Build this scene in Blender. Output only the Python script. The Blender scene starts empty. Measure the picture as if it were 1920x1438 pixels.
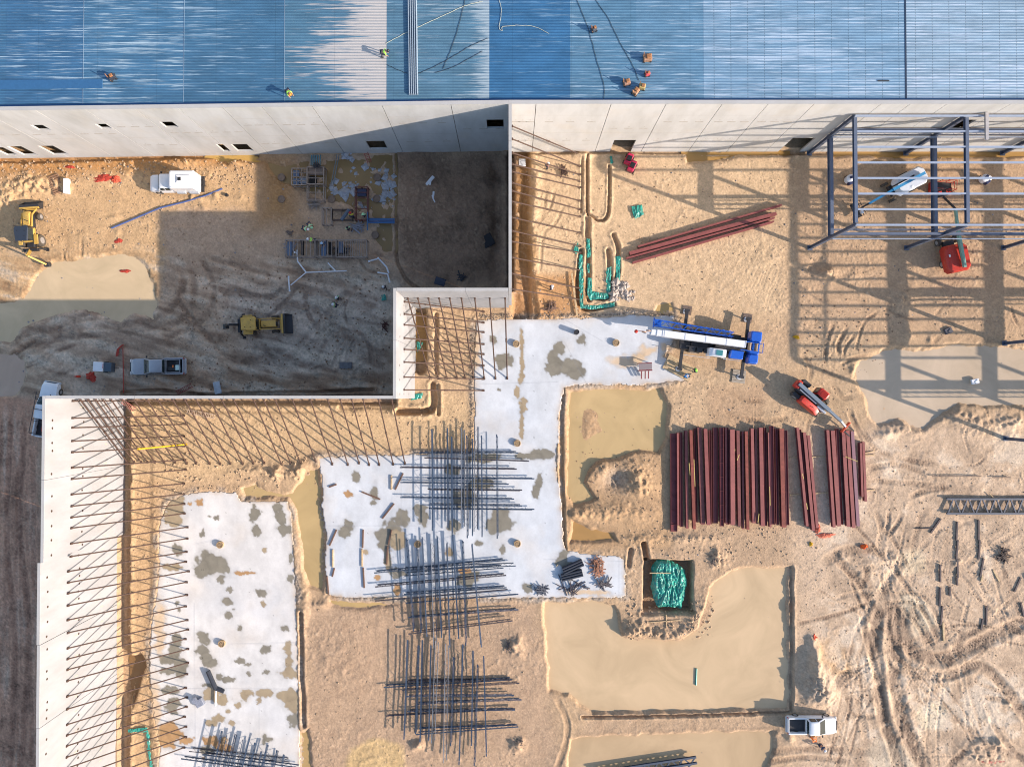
import bpy, bmesh, math, random
import numpy as np
from mathutils import Vector, Matrix

# ------------------------------------------------------------------ camera
CAM_F, CAM_H = 1332.0, 86.0            # focal length in photo pixels, height in metres
CAM_TILT = math.atan(23.0 / CAM_F)     # slightly off straight down
scene = bpy.context.scene
COL = scene.collection
cam_data = bpy.data.cameras.new('camera')
cam_data.sensor_width = 36.0
cam_data.lens = CAM_F / 1920.0 * 36.0
cam_data.clip_end = 2000.0
cam = bpy.data.objects.new('camera', cam_data)
cam.location = (0, 0, CAM_H)
cam.rotation_euler = (CAM_TILT, 0, 0)
COL.objects.link(cam)
scene.camera = cam

# ------------------------------------------------------------------ sky and sun
SUN_EL, SUN_AZ = math.radians(23.0), math.radians(110.4)   # azimuth clockwise from +Y
world = bpy.data.worlds.new('World')
scene.world = world
world.use_nodes = True
wn = world.node_tree
sky = wn.nodes.new('ShaderNodeTexSky')
sky.sky_type = 'NISHITA'
sky.sun_disc = False
sky.sun_elevation = SUN_EL
sky.sun_rotation = SUN_AZ
bg = wn.nodes['Background']
wn.links.new(sky.outputs[0], bg.inputs[0])
bg.inputs[1].default_value = 0.115
sun_data = bpy.data.lights.new('sun', 'SUN')
sun_data.energy = 3.5
sun_data.angle = math.radians(0.5)
sun_data.color = (1.0, 0.86, 0.73)
sun = bpy.data.objects.new('sun', sun_data)
sd = Vector((math.sin(SUN_AZ) * math.cos(SUN_EL), math.cos(SUN_AZ) * math.cos(SUN_EL), math.sin(SUN_EL)))
sun.rotation_euler = sd.to_track_quat('Z', 'Y').to_euler()
sun.location = (60, -20, 60)
COL.objects.link(sun)
scene.view_settings.view_transform = 'Standard'
scene.view_settings.look = 'None'
scene.view_settings.exposure = 1.08
scene.view_settings.gamma = 1.0
scene.cycles.pixel_filter_type = 'BLACKMAN_HARRIS'
scene.cycles.filter_width = 1.05

# ------------------------------------------------------------------ photo pixel <-> world
_ct, _st = math.cos(CAM_TILT), math.sin(CAM_TILT)
def P(u, v, z=0.0):
    """world point at height z seen at photo pixel (u, v)"""
    x = (u - 960.0) / CAM_F
    y = -(v - 719.0) / CAM_F
    dy = y * _ct + _st
    dz = y * _st - _ct
    t = (CAM_H - z) / (-dz)
    return x * t, dy * t, z
def PV(u, v, z=0.0):
    return Vector(P(u, v, z))
PX = CAM_H / CAM_F                     # metres per photo pixel on the ground
def wx(u, z=0.0): return P(u, 719, z)[0]
def wy(v, z=0.0): return P(960, v, z)[1]

# ------------------------------------------------------------------ noise and shapes on arrays
def vnoise(x, y, seed=0):
    rs = np.random.RandomState(seed)
    T = rs.rand(256, 256)
    xi = np.floor(x).astype(np.int64); yi = np.floor(y).astype(np.int64)
    fx = x - xi; fy = y - yi
    fx = fx * fx * (3 - 2 * fx); fy = fy * fy * (3 - 2 * fy)
    x0 = xi & 255; x1 = (xi + 1) & 255; y0 = yi & 255; y1 = (yi + 1) & 255
    return (T[y0, x0] * (1 - fx) + T[y0, x1] * fx) * (1 - fy) + (T[y1, x0] * (1 - fx) + T[y1, x1] * fx) * fy
def fbm(x, y, octaves=4, seed=0, gain=0.5):
    s = 0.0; a = 1.0; n = 0.0
    for k in range(octaves):
        s = s + a * (vnoise(x * 2 ** k + 17.3 * k, y * 2 ** k + 9.1 * k, seed + k) - 0.5) * 2
        n += a; a *= gain
    return s / n
def sstep(e0, e1, x):
    t = np.clip((x - e0) / (e1 - e0), 0, 1)
    return t * t * (3 - 2 * t)
def sdist(U, V, poly):
    """signed distance to a polygon in pixels, negative inside"""
    p = np.array(poly, float); q = np.roll(p, -1, 0)
    d2 = np.full(U.shape, 1e12); ins = np.zeros(U.shape, bool)
    for (ax, ay), (bx_, by_) in zip(p, q):
        ex, ey = bx_ - ax, by_ - ay
        t = np.clip(((U - ax) * ex + (V - ay) * ey) / (ex * ex + ey * ey + 1e-9), 0, 1)
        d2 = np.minimum(d2, (U - ax - ex * t) ** 2 + (V - ay - ey * t) ** 2)
        if ay != by_:
            c = ((ay > V) != (by_ > V)) & (U < (bx_ - ax) * (V - ay) / (by_ - ay) + ax)
            ins ^= c
    d = np.sqrt(d2)
    return np.where(ins, -d, d)
def curve_pts(pts, n=8):
    pts = [np.array(p, float) for p in pts]
    if len(pts) == 2:
        return np.array([pts[0] + (pts[1] - pts[0]) * t for t in np.linspace(0, 1, 3)])
    out = []
    for i in range(len(pts) - 1):
        p0 = pts[max(i - 1, 0)]; p1 = pts[i]; p2 = pts[i + 1]; p3 = pts[min(i + 2, len(pts) - 1)]
        for k in range(n):
            t = k / n
            out.append(0.5 * ((2 * p1) + (-p0 + p2) * t + (2 * p0 - 5 * p1 + 4 * p2 - p3) * t * t + (-p0 + 3 * p1 - 3 * p2 + p3) * t ** 3))
    out.append(pts[-1])
    return np.array(out)
def linedist(U, V, pts, side=False):
    d2 = np.full(U.shape, 1e12); s = np.zeros(U.shape); L = 0.0; sg = np.zeros(U.shape)
    for (ax, ay), (bx_, by_) in zip(pts[:-1], pts[1:]):
        ex, ey = bx_ - ax, by_ - ay; l = math.hypot(ex, ey) + 1e-9
        t = np.clip(((U - ax) * ex + (V - ay) * ey) / (l * l), 0, 1)
        dd = (U - ax - ex * t) ** 2 + (V - ay - ey * t) ** 2
        m = dd < d2
        d2 = np.where(m, dd, d2); s = np.where(m, L + t * l, s)
        sg = np.where(m, ((U - ax) * ey - (V - ay) * ex) / l, sg)
        L += l
    return np.sqrt(d2), s, L, sg
def lin(c):
    c = np.array(c, float) / 255.0
    return np.where(c <= 0.04045, c / 12.92, ((c + 0.055) / 1.055) ** 2.4)
def alb(c, k=1.28):
    """base colour of a surface that shows display colour c in full sun on level ground"""
    return np.clip(lin(c) / k, 0.005, 0.85)

# ------------------------------------------------------------------ materials
def nd(nt, t, **kw):
    n = nt.nodes.new(t)
    for k, v in kw.items(): setattr(n, k, v)
    return n
_mats = {}
def mat(name, col, rough=0.7, metal=0.0, var=0.0, vscale=3.0, bump=0.0, bscale=20.0, spec=0.5, emit=None, dirt=0.0, dirtcol=(0.33, 0.24, 0.15), alpha=1.0, coat=0.0):
    if name in _mats: return _mats[name]
    m = bpy.data.materials.new(name); m.use_nodes = True
    nt = m.node_tree; b = nt.nodes['Principled BSDF']
    b.inputs['Base Color'].default_value = (*col[:3], 1)
    b.inputs['Roughness'].default_value = rough
    b.inputs['Metallic'].default_value = metal
    b.inputs['Specular IOR Level'].default_value = spec
    b.inputs['Coat Weight'].default_value = coat
    b.inputs['Alpha'].default_value = alpha
    tc = nd(nt, 'ShaderNodeTexCoord')
    src = None
    if var > 0:
        n = nd(nt, 'ShaderNodeTexNoise'); n.inputs['Scale'].default_value = vscale; n.inputs['Detail'].default_value = 6; n.inputs['Roughness'].default_value = 0.6
        nt.links.new(tc.outputs['Object'], n.inputs['Vector'])
        r = nd(nt, 'ShaderNodeMapRange'); r.inputs['From Min'].default_value = 0.3; r.inputs['From Max'].default_value = 0.7
        r.inputs['To Min'].default_value = 1 - var; r.inputs['To Max'].default_value = 1 + var
        nt.links.new(n.outputs['Fac'], r.inputs['Value'])
        mx = nd(nt, 'ShaderNodeMix', data_type='RGBA', blend_type='MULTIPLY'); mx.inputs['Factor'].default_value = 1
        mx.inputs['A'].default_value = (*col[:3], 1)
        nt.links.new(r.outputs['Result'], mx.inputs['B'])
        src = mx.outputs['Result']
    if dirt > 0:
        n = nd(nt, 'ShaderNodeTexNoise'); n.inputs['Scale'].default_value = vscale * 1.7; n.inputs['Detail'].default_value = 8; n.inputs['Roughness'].default_value = 0.7
        nt.links.new(tc.outputs['Object'], n.inputs['Vector'])
        r = nd(nt, 'ShaderNodeMapRange'); r.inputs['From Min'].default_value = 0.62 - dirt * 0.3; r.inputs['From Max'].default_value = 0.75
        nt.links.new(n.outputs['Fac'], r.inputs['Value'])
        mx = nd(nt, 'ShaderNodeMix', data_type='RGBA')
        nt.links.new(r.outputs['Result'], mx.inputs['Factor'])
        if src: nt.links.new(src, mx.inputs['A'])
        else: mx.inputs['A'].default_value = (*col[:3], 1)
        mx.inputs['B'].default_value = (*dirtcol, 1)
        src = mx.outputs['Result']
    if src: nt.links.new(src, b.inputs['Base Color'])
    if bump > 0:
        n = nd(nt, 'ShaderNodeTexNoise'); n.inputs['Scale'].default_value = bscale; n.inputs['Detail'].default_value = 5
        nt.links.new(tc.outputs['Object'], n.inputs['Vector'])
        bp = nd(nt, 'ShaderNodeBump'); bp.inputs['Strength'].default_value = 1.0; bp.inputs['Distance'].default_value = bump
        nt.links.new(n.outputs['Fac'], bp.inputs['Height']); nt.links.new(bp.outputs[0], b.inputs['Normal'])
    _mats[name] = m
    return m

# ------------------------------------------------------------------ mesh builder and scene helpers
class MB:
    def __init__(s): s.v = []; s.f = []
    def add(s, vs, fs):
        o = len(s.v); s.v += [tuple(p) for p in vs]; s.f += [tuple(i + o for i in f) for f in fs]; return s
    def box(s, c, d, rz=0.0, ry=0.0, rx=0.0):
        x, y, z = d[0] / 2, d[1] / 2, d[2] / 2
        vs = [Vector((a * x, b * y, e * z)) for e in (-1, 1) for b in (-1, 1) for a in (-1, 1)]
        if rz or ry or rx:
            R = Matrix.Rotation(rz, 3, 'Z') @ Matrix.Rotation(ry, 3, 'Y') @ Matrix.Rotation(rx, 3, 'X')
            vs = [R @ q for q in vs]
        c = Vector(c)
        return s.add([q + c for q in vs], [(0, 2, 3, 1), (4, 5, 7, 6), (0, 1, 5, 4), (2, 6, 7, 3), (0, 4, 6, 2), (1, 3, 7, 5)])
    def cbox(s, c, d, ch=0.05, rz=0.0):
        """box with chamfered vertical and top edges"""
        x, y, z = d[0] / 2, d[1] / 2, d[2] / 2
        def ring(ix, zz):
            a, b = x - ix, y - ix; k = ch
            return [(a - k, -b, zz), (a, -b + k, zz), (a, b - k, zz), (a - k, b, zz), (-a + k, b, zz), (-a, b - k, zz), (-a, -b + k, zz), (-a + k, -b, zz)]
        vs = ring(0, -z) + ring(0, z - ch) + ring(ch, z)
        fs = [tuple(range(7, -1, -1)), tuple(range(16, 24))]
        for r in (0, 8):
            for i in range(8): fs.append((r + i, r + (i + 1) % 8, r + 8 + (i + 1) % 8, r + 8 + i))
        cr, sr = math.cos(rz), math.sin(rz)
        vs = [(c[0] + p[0] * cr - p[1] * sr, c[1] + p[0] * sr + p[1] * cr, c[2] + p[2]) for p in vs]
        return s.add(vs, fs)
    def _frame(s, a, b, up=Vector((0, 0, 1))):
        d = (b - a).normalized()
        if abs(d.dot(up)) > 0.98: up = Vector((0, 1, 0))
        x = d.cross(up).normalized(); y = x.cross(d).normalized()
        return x, y
    def bar(s, a, b, w, h=None, up=Vector((0, 0, 1))):
        a = Vector(a); b = Vector(b); h = h or w
        x, y = s._frame(a, b, up)
        vs = []
        for p in (a, b):
            for i, j in ((-1, -1), (1, -1), (1, 1), (-1, 1)): vs.append(p + x * i * w / 2 + y * j * h / 2)
        return s.add(vs, [(0, 1, 2, 3), (7, 6, 5, 4), (0, 4, 5, 1), (1, 5, 6, 2), (2, 6, 7, 3), (3, 7, 4, 0)])
    def tube(s, a, b, r, n=8, r2=None):
        a = Vector(a); b = Vector(b); r2 = r if r2 is None else r2
        x, y = s._frame(a, b); vs = []
        for p, q in ((a, r), (b, r2)):
            for k in range(n):
                t = 2 * math.pi * k / n; vs.append(p + x * math.cos(t) * q + y * math.sin(t) * q)
        fs = [(k, k + n, (k + 1) % n + n, (k + 1) % n) for k in range(n)]
        fs += [tuple(range(n)), tuple(range(2 * n - 1, n - 1, -1))]
        return s.add(vs, fs)
    def path(s, pts, r, n=6):
        pts = [Vector(p) for p in pts]; vs = []
        for i, p in enumerate(pts):
            a = pts[max(i - 1, 0)]; b = pts[min(i + 1, len(pts) - 1)]
            x, y = s._frame(a, b)
            for k in range(n):
                t = 2 * math.pi * k / n; vs.append(p + x * math.cos(t) * r + y * math.sin(t) * r)
        fs = []
        for i in range(len(pts) - 1):
            for k in range(n): fs.append((i * n + k, (i + 1) * n + k, (i + 1) * n + (k + 1) % n, i * n + (k + 1) % n))
        m = (len(pts) - 1) * n
        fs += [tuple(range(n)), tuple(range(m + n - 1, m - 1, -1))]
        return s.add(vs, fs)
    def prism(s, poly, a0, a1, axis='y'):
        """polygon (p, q) extruded along an axis"""
        def pt(p, t):
            return {'y': (p[0], t, p[1]), 'z': (p[0], p[1], t), 'x': (t, p[0], p[1])}[axis]
        n = len(poly)
        vs = [pt(p, a0) for p in poly] + [pt(p, a1) for p in poly]
        return s.add(vs, [tuple(range(n)), tuple(range(2 * n - 1, n - 1, -1))] + [(i, i + n, (i + 1) % n + n, (i + 1) % n) for i in range(n)])
    def loft(s, rings, cap=True):
        n = len(rings[0]); vs = [p for r in rings for p in r]; fs = []
        for i in range(len(rings) - 1):
            for k in range(n): fs.append((i * n + k, i * n + (k + 1) % n, (i + 1) * n + (k + 1) % n, (i + 1) * n + k))
        if cap: fs += [tuple(range(n - 1, -1, -1)), tuple(range((len(rings) - 1) * n, len(rings) * n))]
        return s.add(vs, fs)
    def lathe(s, prof, c=(0, 0, 0), n=14, axis='z'):
        rings = []
        for r, z in prof:
            ring = []
            for k in range(n):
                t = 2 * math.pi * k / n; a, b = r * math.cos(t), r * math.sin(t)
                q = {'z': (a, b, z), 'y': (a, z, -b), 'x': (z, a, b)}[axis]
                ring.append((q[0] + c[0], q[1] + c[1], q[2] + c[2]))
            rings.append(ring)
        return s.loft(rings)
    def build(s, name, material, parent=None, smooth=False, **tags):
        me = bpy.data.meshes.new(name)
        me.from_pydata(s.v, [], s.f); me.update()
        bm = bmesh.new(); bm.from_mesh(me); bmesh.ops.recalc_face_normals(bm, faces=bm.faces); bm.to_mesh(me); bm.free()
        if smooth:
            me.polygons.foreach_set('use_smooth', [True] * len(me.polygons))
            me.set_sharp_from_angle(angle=math.radians(40))
        if material: me.materials.append(material)
        o = bpy.data.objects.new(name, me); COL.objects.link(o)
        if parent: o.parent = parent
        for k, v in tags.items(): o[k] = v
        return o
def tag(o, label=None, cat=None, group=None, kind=None):
    if label: o['label'] = label
    if cat: o['category'] = cat
    if group: o['group'] = group
    if kind: o['kind'] = kind
    return o
def thing(name, label, cat, loc=(0, 0, 0), rz=0.0, group=None):
    o = bpy.data.objects.new(name, None); COL.objects.link(o)
    o.empty_display_size = 0.3
    o.location = loc; o.rotation_euler = (0, 0, rz)
    return tag(o, label, cat, group)
def copy_tree(o, parent=None):
    c = o.copy(); COL.objects.link(c)
    if parent: c.parent = parent
    for ch in list(o.children): copy_tree(ch, c)
    return c
ORD = ['zeroth', 'first', 'second', 'third', 'fourth', 'fifth', 'sixth', 'seventh', 'eighth', 'ninth', 'tenth', 'eleventh', 'twelfth', 'thirteenth', 'fourteenth', 'fifteenth', 'sixteenth', 'seventeenth', 'eighteenth', 'nineteenth', 'twentieth']
TENS = {20: 'twenty', 30: 'thirty', 40: 'forty'}
def ordn(i):
    if i <= 20: return ORD[i]
    return TENS[i // 10 * 10] + '-' + ORD[i % 10] if i % 10 else {30: 'thirtieth', 40: 'fortieth'}[i]

# ------------------------------------------------------------------ the ground sheet
def axis(a, b, step, lo, hi):
    mid = np.arange(a, b + 1e-6, step); out = [mid]
    s = step; x = a; L = []
    while x > lo: s *= 1.35; x -= s; L.append(x)
    out.insert(0, np.array(L[::-1])); s = step; x = mid[-1]; R = []
    while x < hi: s *= 1.35; x += s; R.append(x)
    out.append(np.array(R))
    return np.concatenate(out)
GSTEP = 1.75
gu = axis(-40, 1960, GSTEP, -9000, 11000)
gv = axis(268, 1470, GSTEP, -9000, 10000)
U, V = np.meshgrid(gu, gv)
shp = U.shape
WU = U + 5 * fbm(U / 22, V / 22, 3, 5)      # warped coordinates give ragged edges
WV = V + 5 * fbm(U / 22, V / 22, 3, 55)
WU2 = U + 14 * fbm(U / 60, V / 60, 3, 6) + 2.5 * fbm(U / 6, V / 6, 2, 8)
WV2 = V + 14 * fbm(U / 60, V / 60, 3, 66) + 2.5 * fbm(U / 6, V / 6, 2, 88)

SLABS = {
 'west': [(346, 925), (380, 921), (440, 922), (453, 940), (538, 939), (545, 960), (550, 1030), (556, 1120), (560, 1300), (562, 1480), (292, 1480), (300, 1400), (286, 1330), (280, 1250), (284, 1160), (298, 1080), (296, 1010), (300, 975), (318, 940)],
 'middle': [(596, 857), (660, 853), (752, 852), (888, 848), (889, 770), (888, 690), (892, 600), (960, 597), (1050, 598), (1190, 590), (1262, 592), (1262, 640), (1242, 668), (1290, 700), (1281, 714), (1210, 720), (1075, 721), (1058, 728), (1050, 760), (1046, 830), (1042, 880), (1052, 940), (1056, 1020), (1062, 1032), (1110, 1040), (1160, 1042), (1171, 1052), (1172, 1118), (1060, 1121), (960, 1121), (800, 1120), (640, 1119), (613, 1115), (609, 1050), (611, 990), (603, 950), (604, 900)],
}
WATER = {   # name: polygon, sunken depth, display colour
 'pond_south': ([(1018, 1128), (1060, 1130), (1110, 1122), (1150, 1135), (1162, 1155), (1168, 1188), (1230, 1196), (1280, 1196), (1308, 1176), (1318, 1140), (1330, 1105), (1346, 1084), (1372, 1068), (1400, 1062), (1480, 1062), (1481, 1180), (1483, 1332), (1330, 1336), (1110, 1338), (1085, 1325), (1064, 1302), (1030, 1300), (1024, 1240), (1020, 1180)], .42, (225, 196, 156)),
 'pond_north': ([(1066, 732), (1120, 726), (1242, 728), (1254, 760), (1252, 822), (1236, 852), (1205, 846), (1165, 862), (1128, 866), (1104, 882), (1100, 905), (1120, 935), (1075, 950), (1060, 930), (1062, 870), (1064, 800)], .40, (213, 184, 134)),
 'pond_step': ([(1072, 972), (1110, 990), (1150, 1000), (1158, 1015), (1070, 1020)], .40, (190, 150, 95)),
 'pond_bottom': ([(1070, 1384), (1200, 1376), (1330, 1372), (1450, 1368), (1458, 1400), (1440, 1440), (1438, 1500), (1062, 1500), (1062, 1420)], .32, (212, 183, 144)),
 'ditch_puddle': ([(480, 905), (500, 922), (548, 925), (570, 880), (600, 878), (606, 950), (612, 1050), (606, 1110), (578, 1100), (566, 1060), (552, 960), (540, 936), (456, 936), (450, 915)], .30, (207, 179, 128)),
 'ditch_puddle_south': ([(562, 1370), (580, 1365), (586, 1440), (586, 1500), (562, 1500)], .25, (200, 168, 115)),
 'slab_edge_puddle': ([(618, 1124), (700, 1126), (745, 1132), (700, 1142), (640, 1140), (616, 1134)], .22, (210, 180, 124)),
 'pond_east': ([(1660, 652), (1720, 648), (1800, 645), (1960, 645), (1960, 762), (1880, 770), (1800, 768), (1760, 790), (1740, 806), (1705, 810), (1688, 795), (1640, 808), (1625, 780), (1616, 740), (1600, 700), (1612, 672)], .30, (218, 197, 170)),
 'mud_pool_west': ([(-60, 568), (35, 552), (55, 515), (100, 482), (150, 476), (170, 482), (200, 484), (235, 478), (264, 492), (290, 530), (300, 578), (290, 600), (250, 598), (225, 614), (195, 608), (165, 588), (130, 598), (60, 612), (20, 640), (-60, 650)], .20, (232, 206, 166)),
 'mud_pool_edge': ([(-60, 650), (20, 650), (50, 670), (55, 700), (30, 745), (0, 752), (-60, 755)], .2, (215, 185, 160)),
 'courtyard_pond': ([(500, 306), (560, 300), (600, 292), (742, 290), (741, 350), (740, 478), (716, 480), (700, 450), (690, 400), (640, 390), (600, 380), (560, 352), (530, 345), (506, 330)], .25, (160, 134, 92)),
 'wall_puddle': ([(385, 293), (470, 291), (500, 300), (480, 306), (450, 303), (425, 312), (400, 304)], .25, (215, 175, 100)),
 'wall_foot_puddle': ([(1283, 284), (1330, 286), (1480, 284), (1480, 292), (1400, 294), (1320, 304), (1290, 306)], .25, (190, 150, 90)),
 'wall_foot_puddle_east': ([(1560, 284), (1960, 284), (1960, 296), (1700, 298), (1560, 296)], .25, (190, 150, 90)),
 'pier_pit_puddle': ([(778, 585), (796, 590), (798, 640), (797, 672), (782, 676)], .6, (170, 130, 75)),
 'trench_puddle': ([(238, 1230), (262, 1225), (272, 1250), (262, 1290), (246, 1330), (240, 1300)], .9, (150, 115, 75)),
 'small_puddle': ([(1232, 568), (1262, 566), (1266, 588), (1240, 594), (1226, 584)], .12, (215, 180, 120)),
}
TRACKS = [  # points, half width, depth, darkness, tread
 ([(1692, 1130), (1690, 1180), (1715, 1222), (1760, 1234), (1815, 1214), (1870, 1188), (1935, 1160)], 12, .20, 1.0, 1),
 ([(1676, 1200), (1690, 1245), (1740, 1266), (1790, 1262), (1835, 1248), (1880, 1285), (1935, 1360)], 9, .17, .95, 1),
 ([(1655, 1130), (1640, 1190), (1645, 1260), (1655, 1340), (1675, 1400), (1690, 1450)], 10, .17, .9, 1),
 ([(1672, 1120), (1676, 1250), (1690, 1340), (1712, 1400), (1740, 1450)], 12, .18, 1.0, 1),
 ([(1612, 1130), (1620, 1170), (1636, 1240), (1652, 1300), (1660, 1380)], 6, .10, .5, 1),
 ([(1538, 1062), (1575, 1036), (1620, 1030), (1688, 1044)], 9, .12, .6, 1),
 ([(1700, 1130), (1720, 1160), (1740, 1195), (1742, 1225)], 7, .1, .6, 1),
 ([(1640, 955), (1652, 985), (1648, 1010)], 5, .12, .6, 1),
 ([(1668, 955), (1664, 985), (1656, 1010)], 4, .14, .7, 1),
 ([(1694, 958), (1680, 985), (1662, 1006)], 4, .14, .7, 1),
 ([(1668, 1050), (1692, 1090), (1725, 1130), (1750, 1180), (1764, 1194)], 5, .10, .8, 1), ([(22, 770), (14, 1000), (30, 1200), (20, 1460)], 5, .08, .4, 1), ([(48, 790), (38, 980), (56, 1200), (40, 1460)], 6, .08, .35, 1), ([(62, 830), (66, 1100), (60, 1300), (64, 1460)], 4, .07, -.5, 1), ([(34, 860), (32, 1100), (38, 1460)], 3, .06, -.4, 1), ([(1560, 1040), (1610, 1090), (1640, 1150)], 8, .12, .7, 1), ([(1700, 1040), (1665, 1090), (1650, 1150)], 9, .12, .7, 1), ([(1700, 1300), (1780, 1340), (1860, 1400), (1930, 1420)], 7, .10, .5, 1),
 ([(1676, 1120), (1700, 1150), (1725, 1180), (1738, 1222)], 4, .09, .6, 1),
 ([(1650, 1056), (1652, 1090), (1662, 1130)], 3, .07, .5, 1),
 ([(1662, 1056), (1668, 1090), (1676, 1130)], 3, .07, .5, 1),
 ([(1800, 1175), (1802, 1200), (1788, 1218)], 6, .09, .8, 1),
 ([(1920, 1100), (1880, 1140), (1860, 1165)], 4, .08, .4, 1),
 ([(1565, 604), (1550, 640), (1547, 688)], 4, .16, .5, 0),
 ([(1592, 608), (1572, 645), (1576, 676)], 4, .16, .5, 0),
 ([(1606, 620), (1584, 655), (1582, 680)], 3, .12, .4, 0),
 ([(1652, 582), (1620, 605), (1602, 662)], 3, .10, .4, 1),
 ([(1570, 688), (1600, 672), (1640, 666)], 4, .12, .4, 0),
 ([(1376, 734), (1395, 750), (1440, 752)], 4, .07, .4, 1),
 ([(1358, 755), (1372, 780), (1425, 790), (1485, 782)], 5, .07, .4, 1),
 ([(1180, 440), (1215, 452), (1260, 450)], 5, .05, .25, 1),
 ([(1040, 350), (1030, 390), (1006, 430), (1000, 480)], 3, .09, .2, 0),
 ([(1024, 350), (1018, 400), (1000, 430), (990, 520)], 3, .09, .2, 0),
 ([(1058, 380), (1040, 420), (1020, 440), (1012, 520)], 3, .09, .2, 0),
 ([(0, 645), (80, 618), (180, 612), (280, 602), (335, 560), (345, 500)], 7, .10, .5, 1),
 ([(0, 690), (50, 650), (140, 632), (250, 622), (330, 600)], 6, .10, .5, 1),
 ([(30, 660), (90, 620), (160, 588), (230, 560)], 6, .12, .6, 1),
 ([(60, 645), (120, 610), (190, 596)], 4, .10, .6, 1),
 ([(345, 480), (365, 540), (350, 590), (300, 620)], 6, .09, .4, 1),
 ([(372, 470), (400, 540), (380, 600), (300, 640)], 6, .09, .4, 1),
 ([(330, 560), (380, 620), (430, 670), (520, 700)], 5, .09, .4, 1),
 ([(440, 690), (520, 660), (600, 690), (690, 700)], 6, .09, .4, 0),
 ([(560, 560), (620, 600), (660, 640), (650, 700)], 7, .10, .5, 0),
 ([(520, 700), (560, 650), (640, 560), (700, 520)], 6, .10, .5, 0),
 ([(430, 540), (490, 560), (560, 540), (640, 560)], 6, .08, .4, 0),
 ([(480, 610), (500, 660), (560, 690), (640, 680)], 8, .08, .3, 0),
 ([(700, 690), (690, 640), (660, 610), (640, 585)], 5, .09, .5, 0),
 ([(380, 480), (450, 500), (520, 520)], 5, .08, .4, 1),
 ([(120, 470), (119, 500), (120, 530)], 3, .08, .3, 0), ([(128, 470), (127, 530)], 2, .08, .3, 0), ([(154, 445), (152, 490)], 3, .08, .3, 0),
 ([(1040, 1450), (1060, 1390), (1062, 1350), (1040, 1300)], 5, .09, .3, 0),
 ([(1430, 1412), (1520, 1402), (1640, 1412)], 6, .09, .45, 1),
 ([(1430, 1428), (1520, 1420), (1600, 1428)], 5, .09, .45, 1),
 ([(1560, 1290), (1580, 1262), (1620, 1250)], 5, .09, .4, 1),
 ([(1575, 1300), (1640, 1290)], 3, .07, .35, 1),
 ([(1840, 1300), (1862, 1310), (1930, 1312)], 5, .09, .7, 1),
 ([(1845, 1312), (1875, 1380), (1930, 1438)], 5, .09, .5, 1),
 ([(1850, 1250), (1830, 1275), (1880, 1300), (1905, 1330)], 4, .07, .5, 1),
 ([(1500, 660), (1520, 690), (1516, 720)], 4, .10, .5, 0),
 ([(1532, 690), (1552, 700), (1590, 712)], 5, .09, .5, 1),
 ([(1560, 720), (1580, 745), (1606, 740)], 5, .08, .3, 0), ([(1590, 760), (1600, 790), (1620, 830)], 5, .10, .4, 0),
 ([(1612, 800), (1640, 840), (1700, 862), (1760, 870)], 5, .08, .4, 1), ([(1620, 880), (1680, 870), (1740, 890)], 5, .08, .4, 1),
 ([(1630, 900), (1690, 905), (1780, 912)], 5, .09, .5, 1), ([(1700, 935), (1740, 918), (1790, 914)], 5, .09, .5, 1),
]
rng = np.random.RandomState(11)
for k in range(62):     # scuffs left by turning machines south east of the beam stacks
    cx = rng.uniform(1560, 1900); cy = rng.uniform(1010, 1440); a = rng.uniform(-.5, .5) + rng.choice([1.35, .9, 2.2, .2]); L = rng.uniform(25, 90); b = rng.uniform(-12, 12)
    dx, dy = math.cos(a), math.sin(a)
    TRACKS.append(([(cx - dx * L, cy - dy * L), (cx - dy * b, cy + dx * b), (cx + dx * L, cy + dy * L)], rng.uniform(2., 6.5), rng.uniform(.02, .07), rng.uniform(-.8, .9), 1))
for k in range(20):     # ruts fanning out from the haul road hub
    hx, hy = 1680 + rng.uniform(-90, 110), rng.uniform(1040, 1200); a = rng.choice([rng.uniform(.9, 2.1), rng.uniform(.9, 2.1), rng.uniform(-.5, .9)]); L = rng.uniform(90, 330); b = rng.uniform(-60, 60)
    dx, dy = math.cos(a), math.sin(a); o_ = rng.uniform(20, 120)
    w_ = rng.uniform(2.0, 4.0); d_ = rng.uniform(.02, .05); k_ = rng.choice([-.8, -.5, .35, .5, .6])
    for sgn in ((-1, 1) if k % 3 else (1,)):
        ox_, oy_ = -dy * sgn * 10, dx * sgn * 10
        TRACKS.append(([(hx + dx * o_ + ox_, hy + dy * o_ + oy_), (hx + dx * (o_ + L) * .6 - dy * b + ox_, hy + dy * (o_ + L) * .6 + dx * b + oy_), (hx + dx * (o_ + L) + ox_, hy + dy * (o_ + L) + oy_)], w_, d_, k_, 1))
for k in range(60):     # courtyard swirl
    cx = rng.uniform(340, 700); cy = rng.uniform(490, 715); a = math.atan2(cy - 600, cx - 560) + 1.57 + rng.uniform(-.3, .3); L = rng.uniform(15, 55); b = rng.uniform(4, 14)
    dx, dy = math.cos(a), math.sin(a)
    TRACKS.append(([(cx - dx * L, cy - dy * L), (cx - dy * b, cy + dx * b), (cx + dx * L, cy + dy * L)], rng.uniform(1.8, 5), rng.uniform(.04, .10), rng.uniform(-.6, .8), 0))
for k in range(24):
    cx = rng.uniform(1500, 1920); cy = rng.uniform(470, 900); a = rng.uniform(0, 3.1); L = rng.uniform(15, 45); b = rng.uniform(-12, 12)
    dx, dy = math.cos(a), math.sin(a)
    TRACKS.append(([(cx - dx * L, cy - dy * L), (cx - dy * b, cy + dx * b), (cx + dx * L, cy + dy * L)], rng.uniform(1.6, 4), rng.uniform(.03, .08), rng.uniform(-.3, .4), 1))
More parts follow.
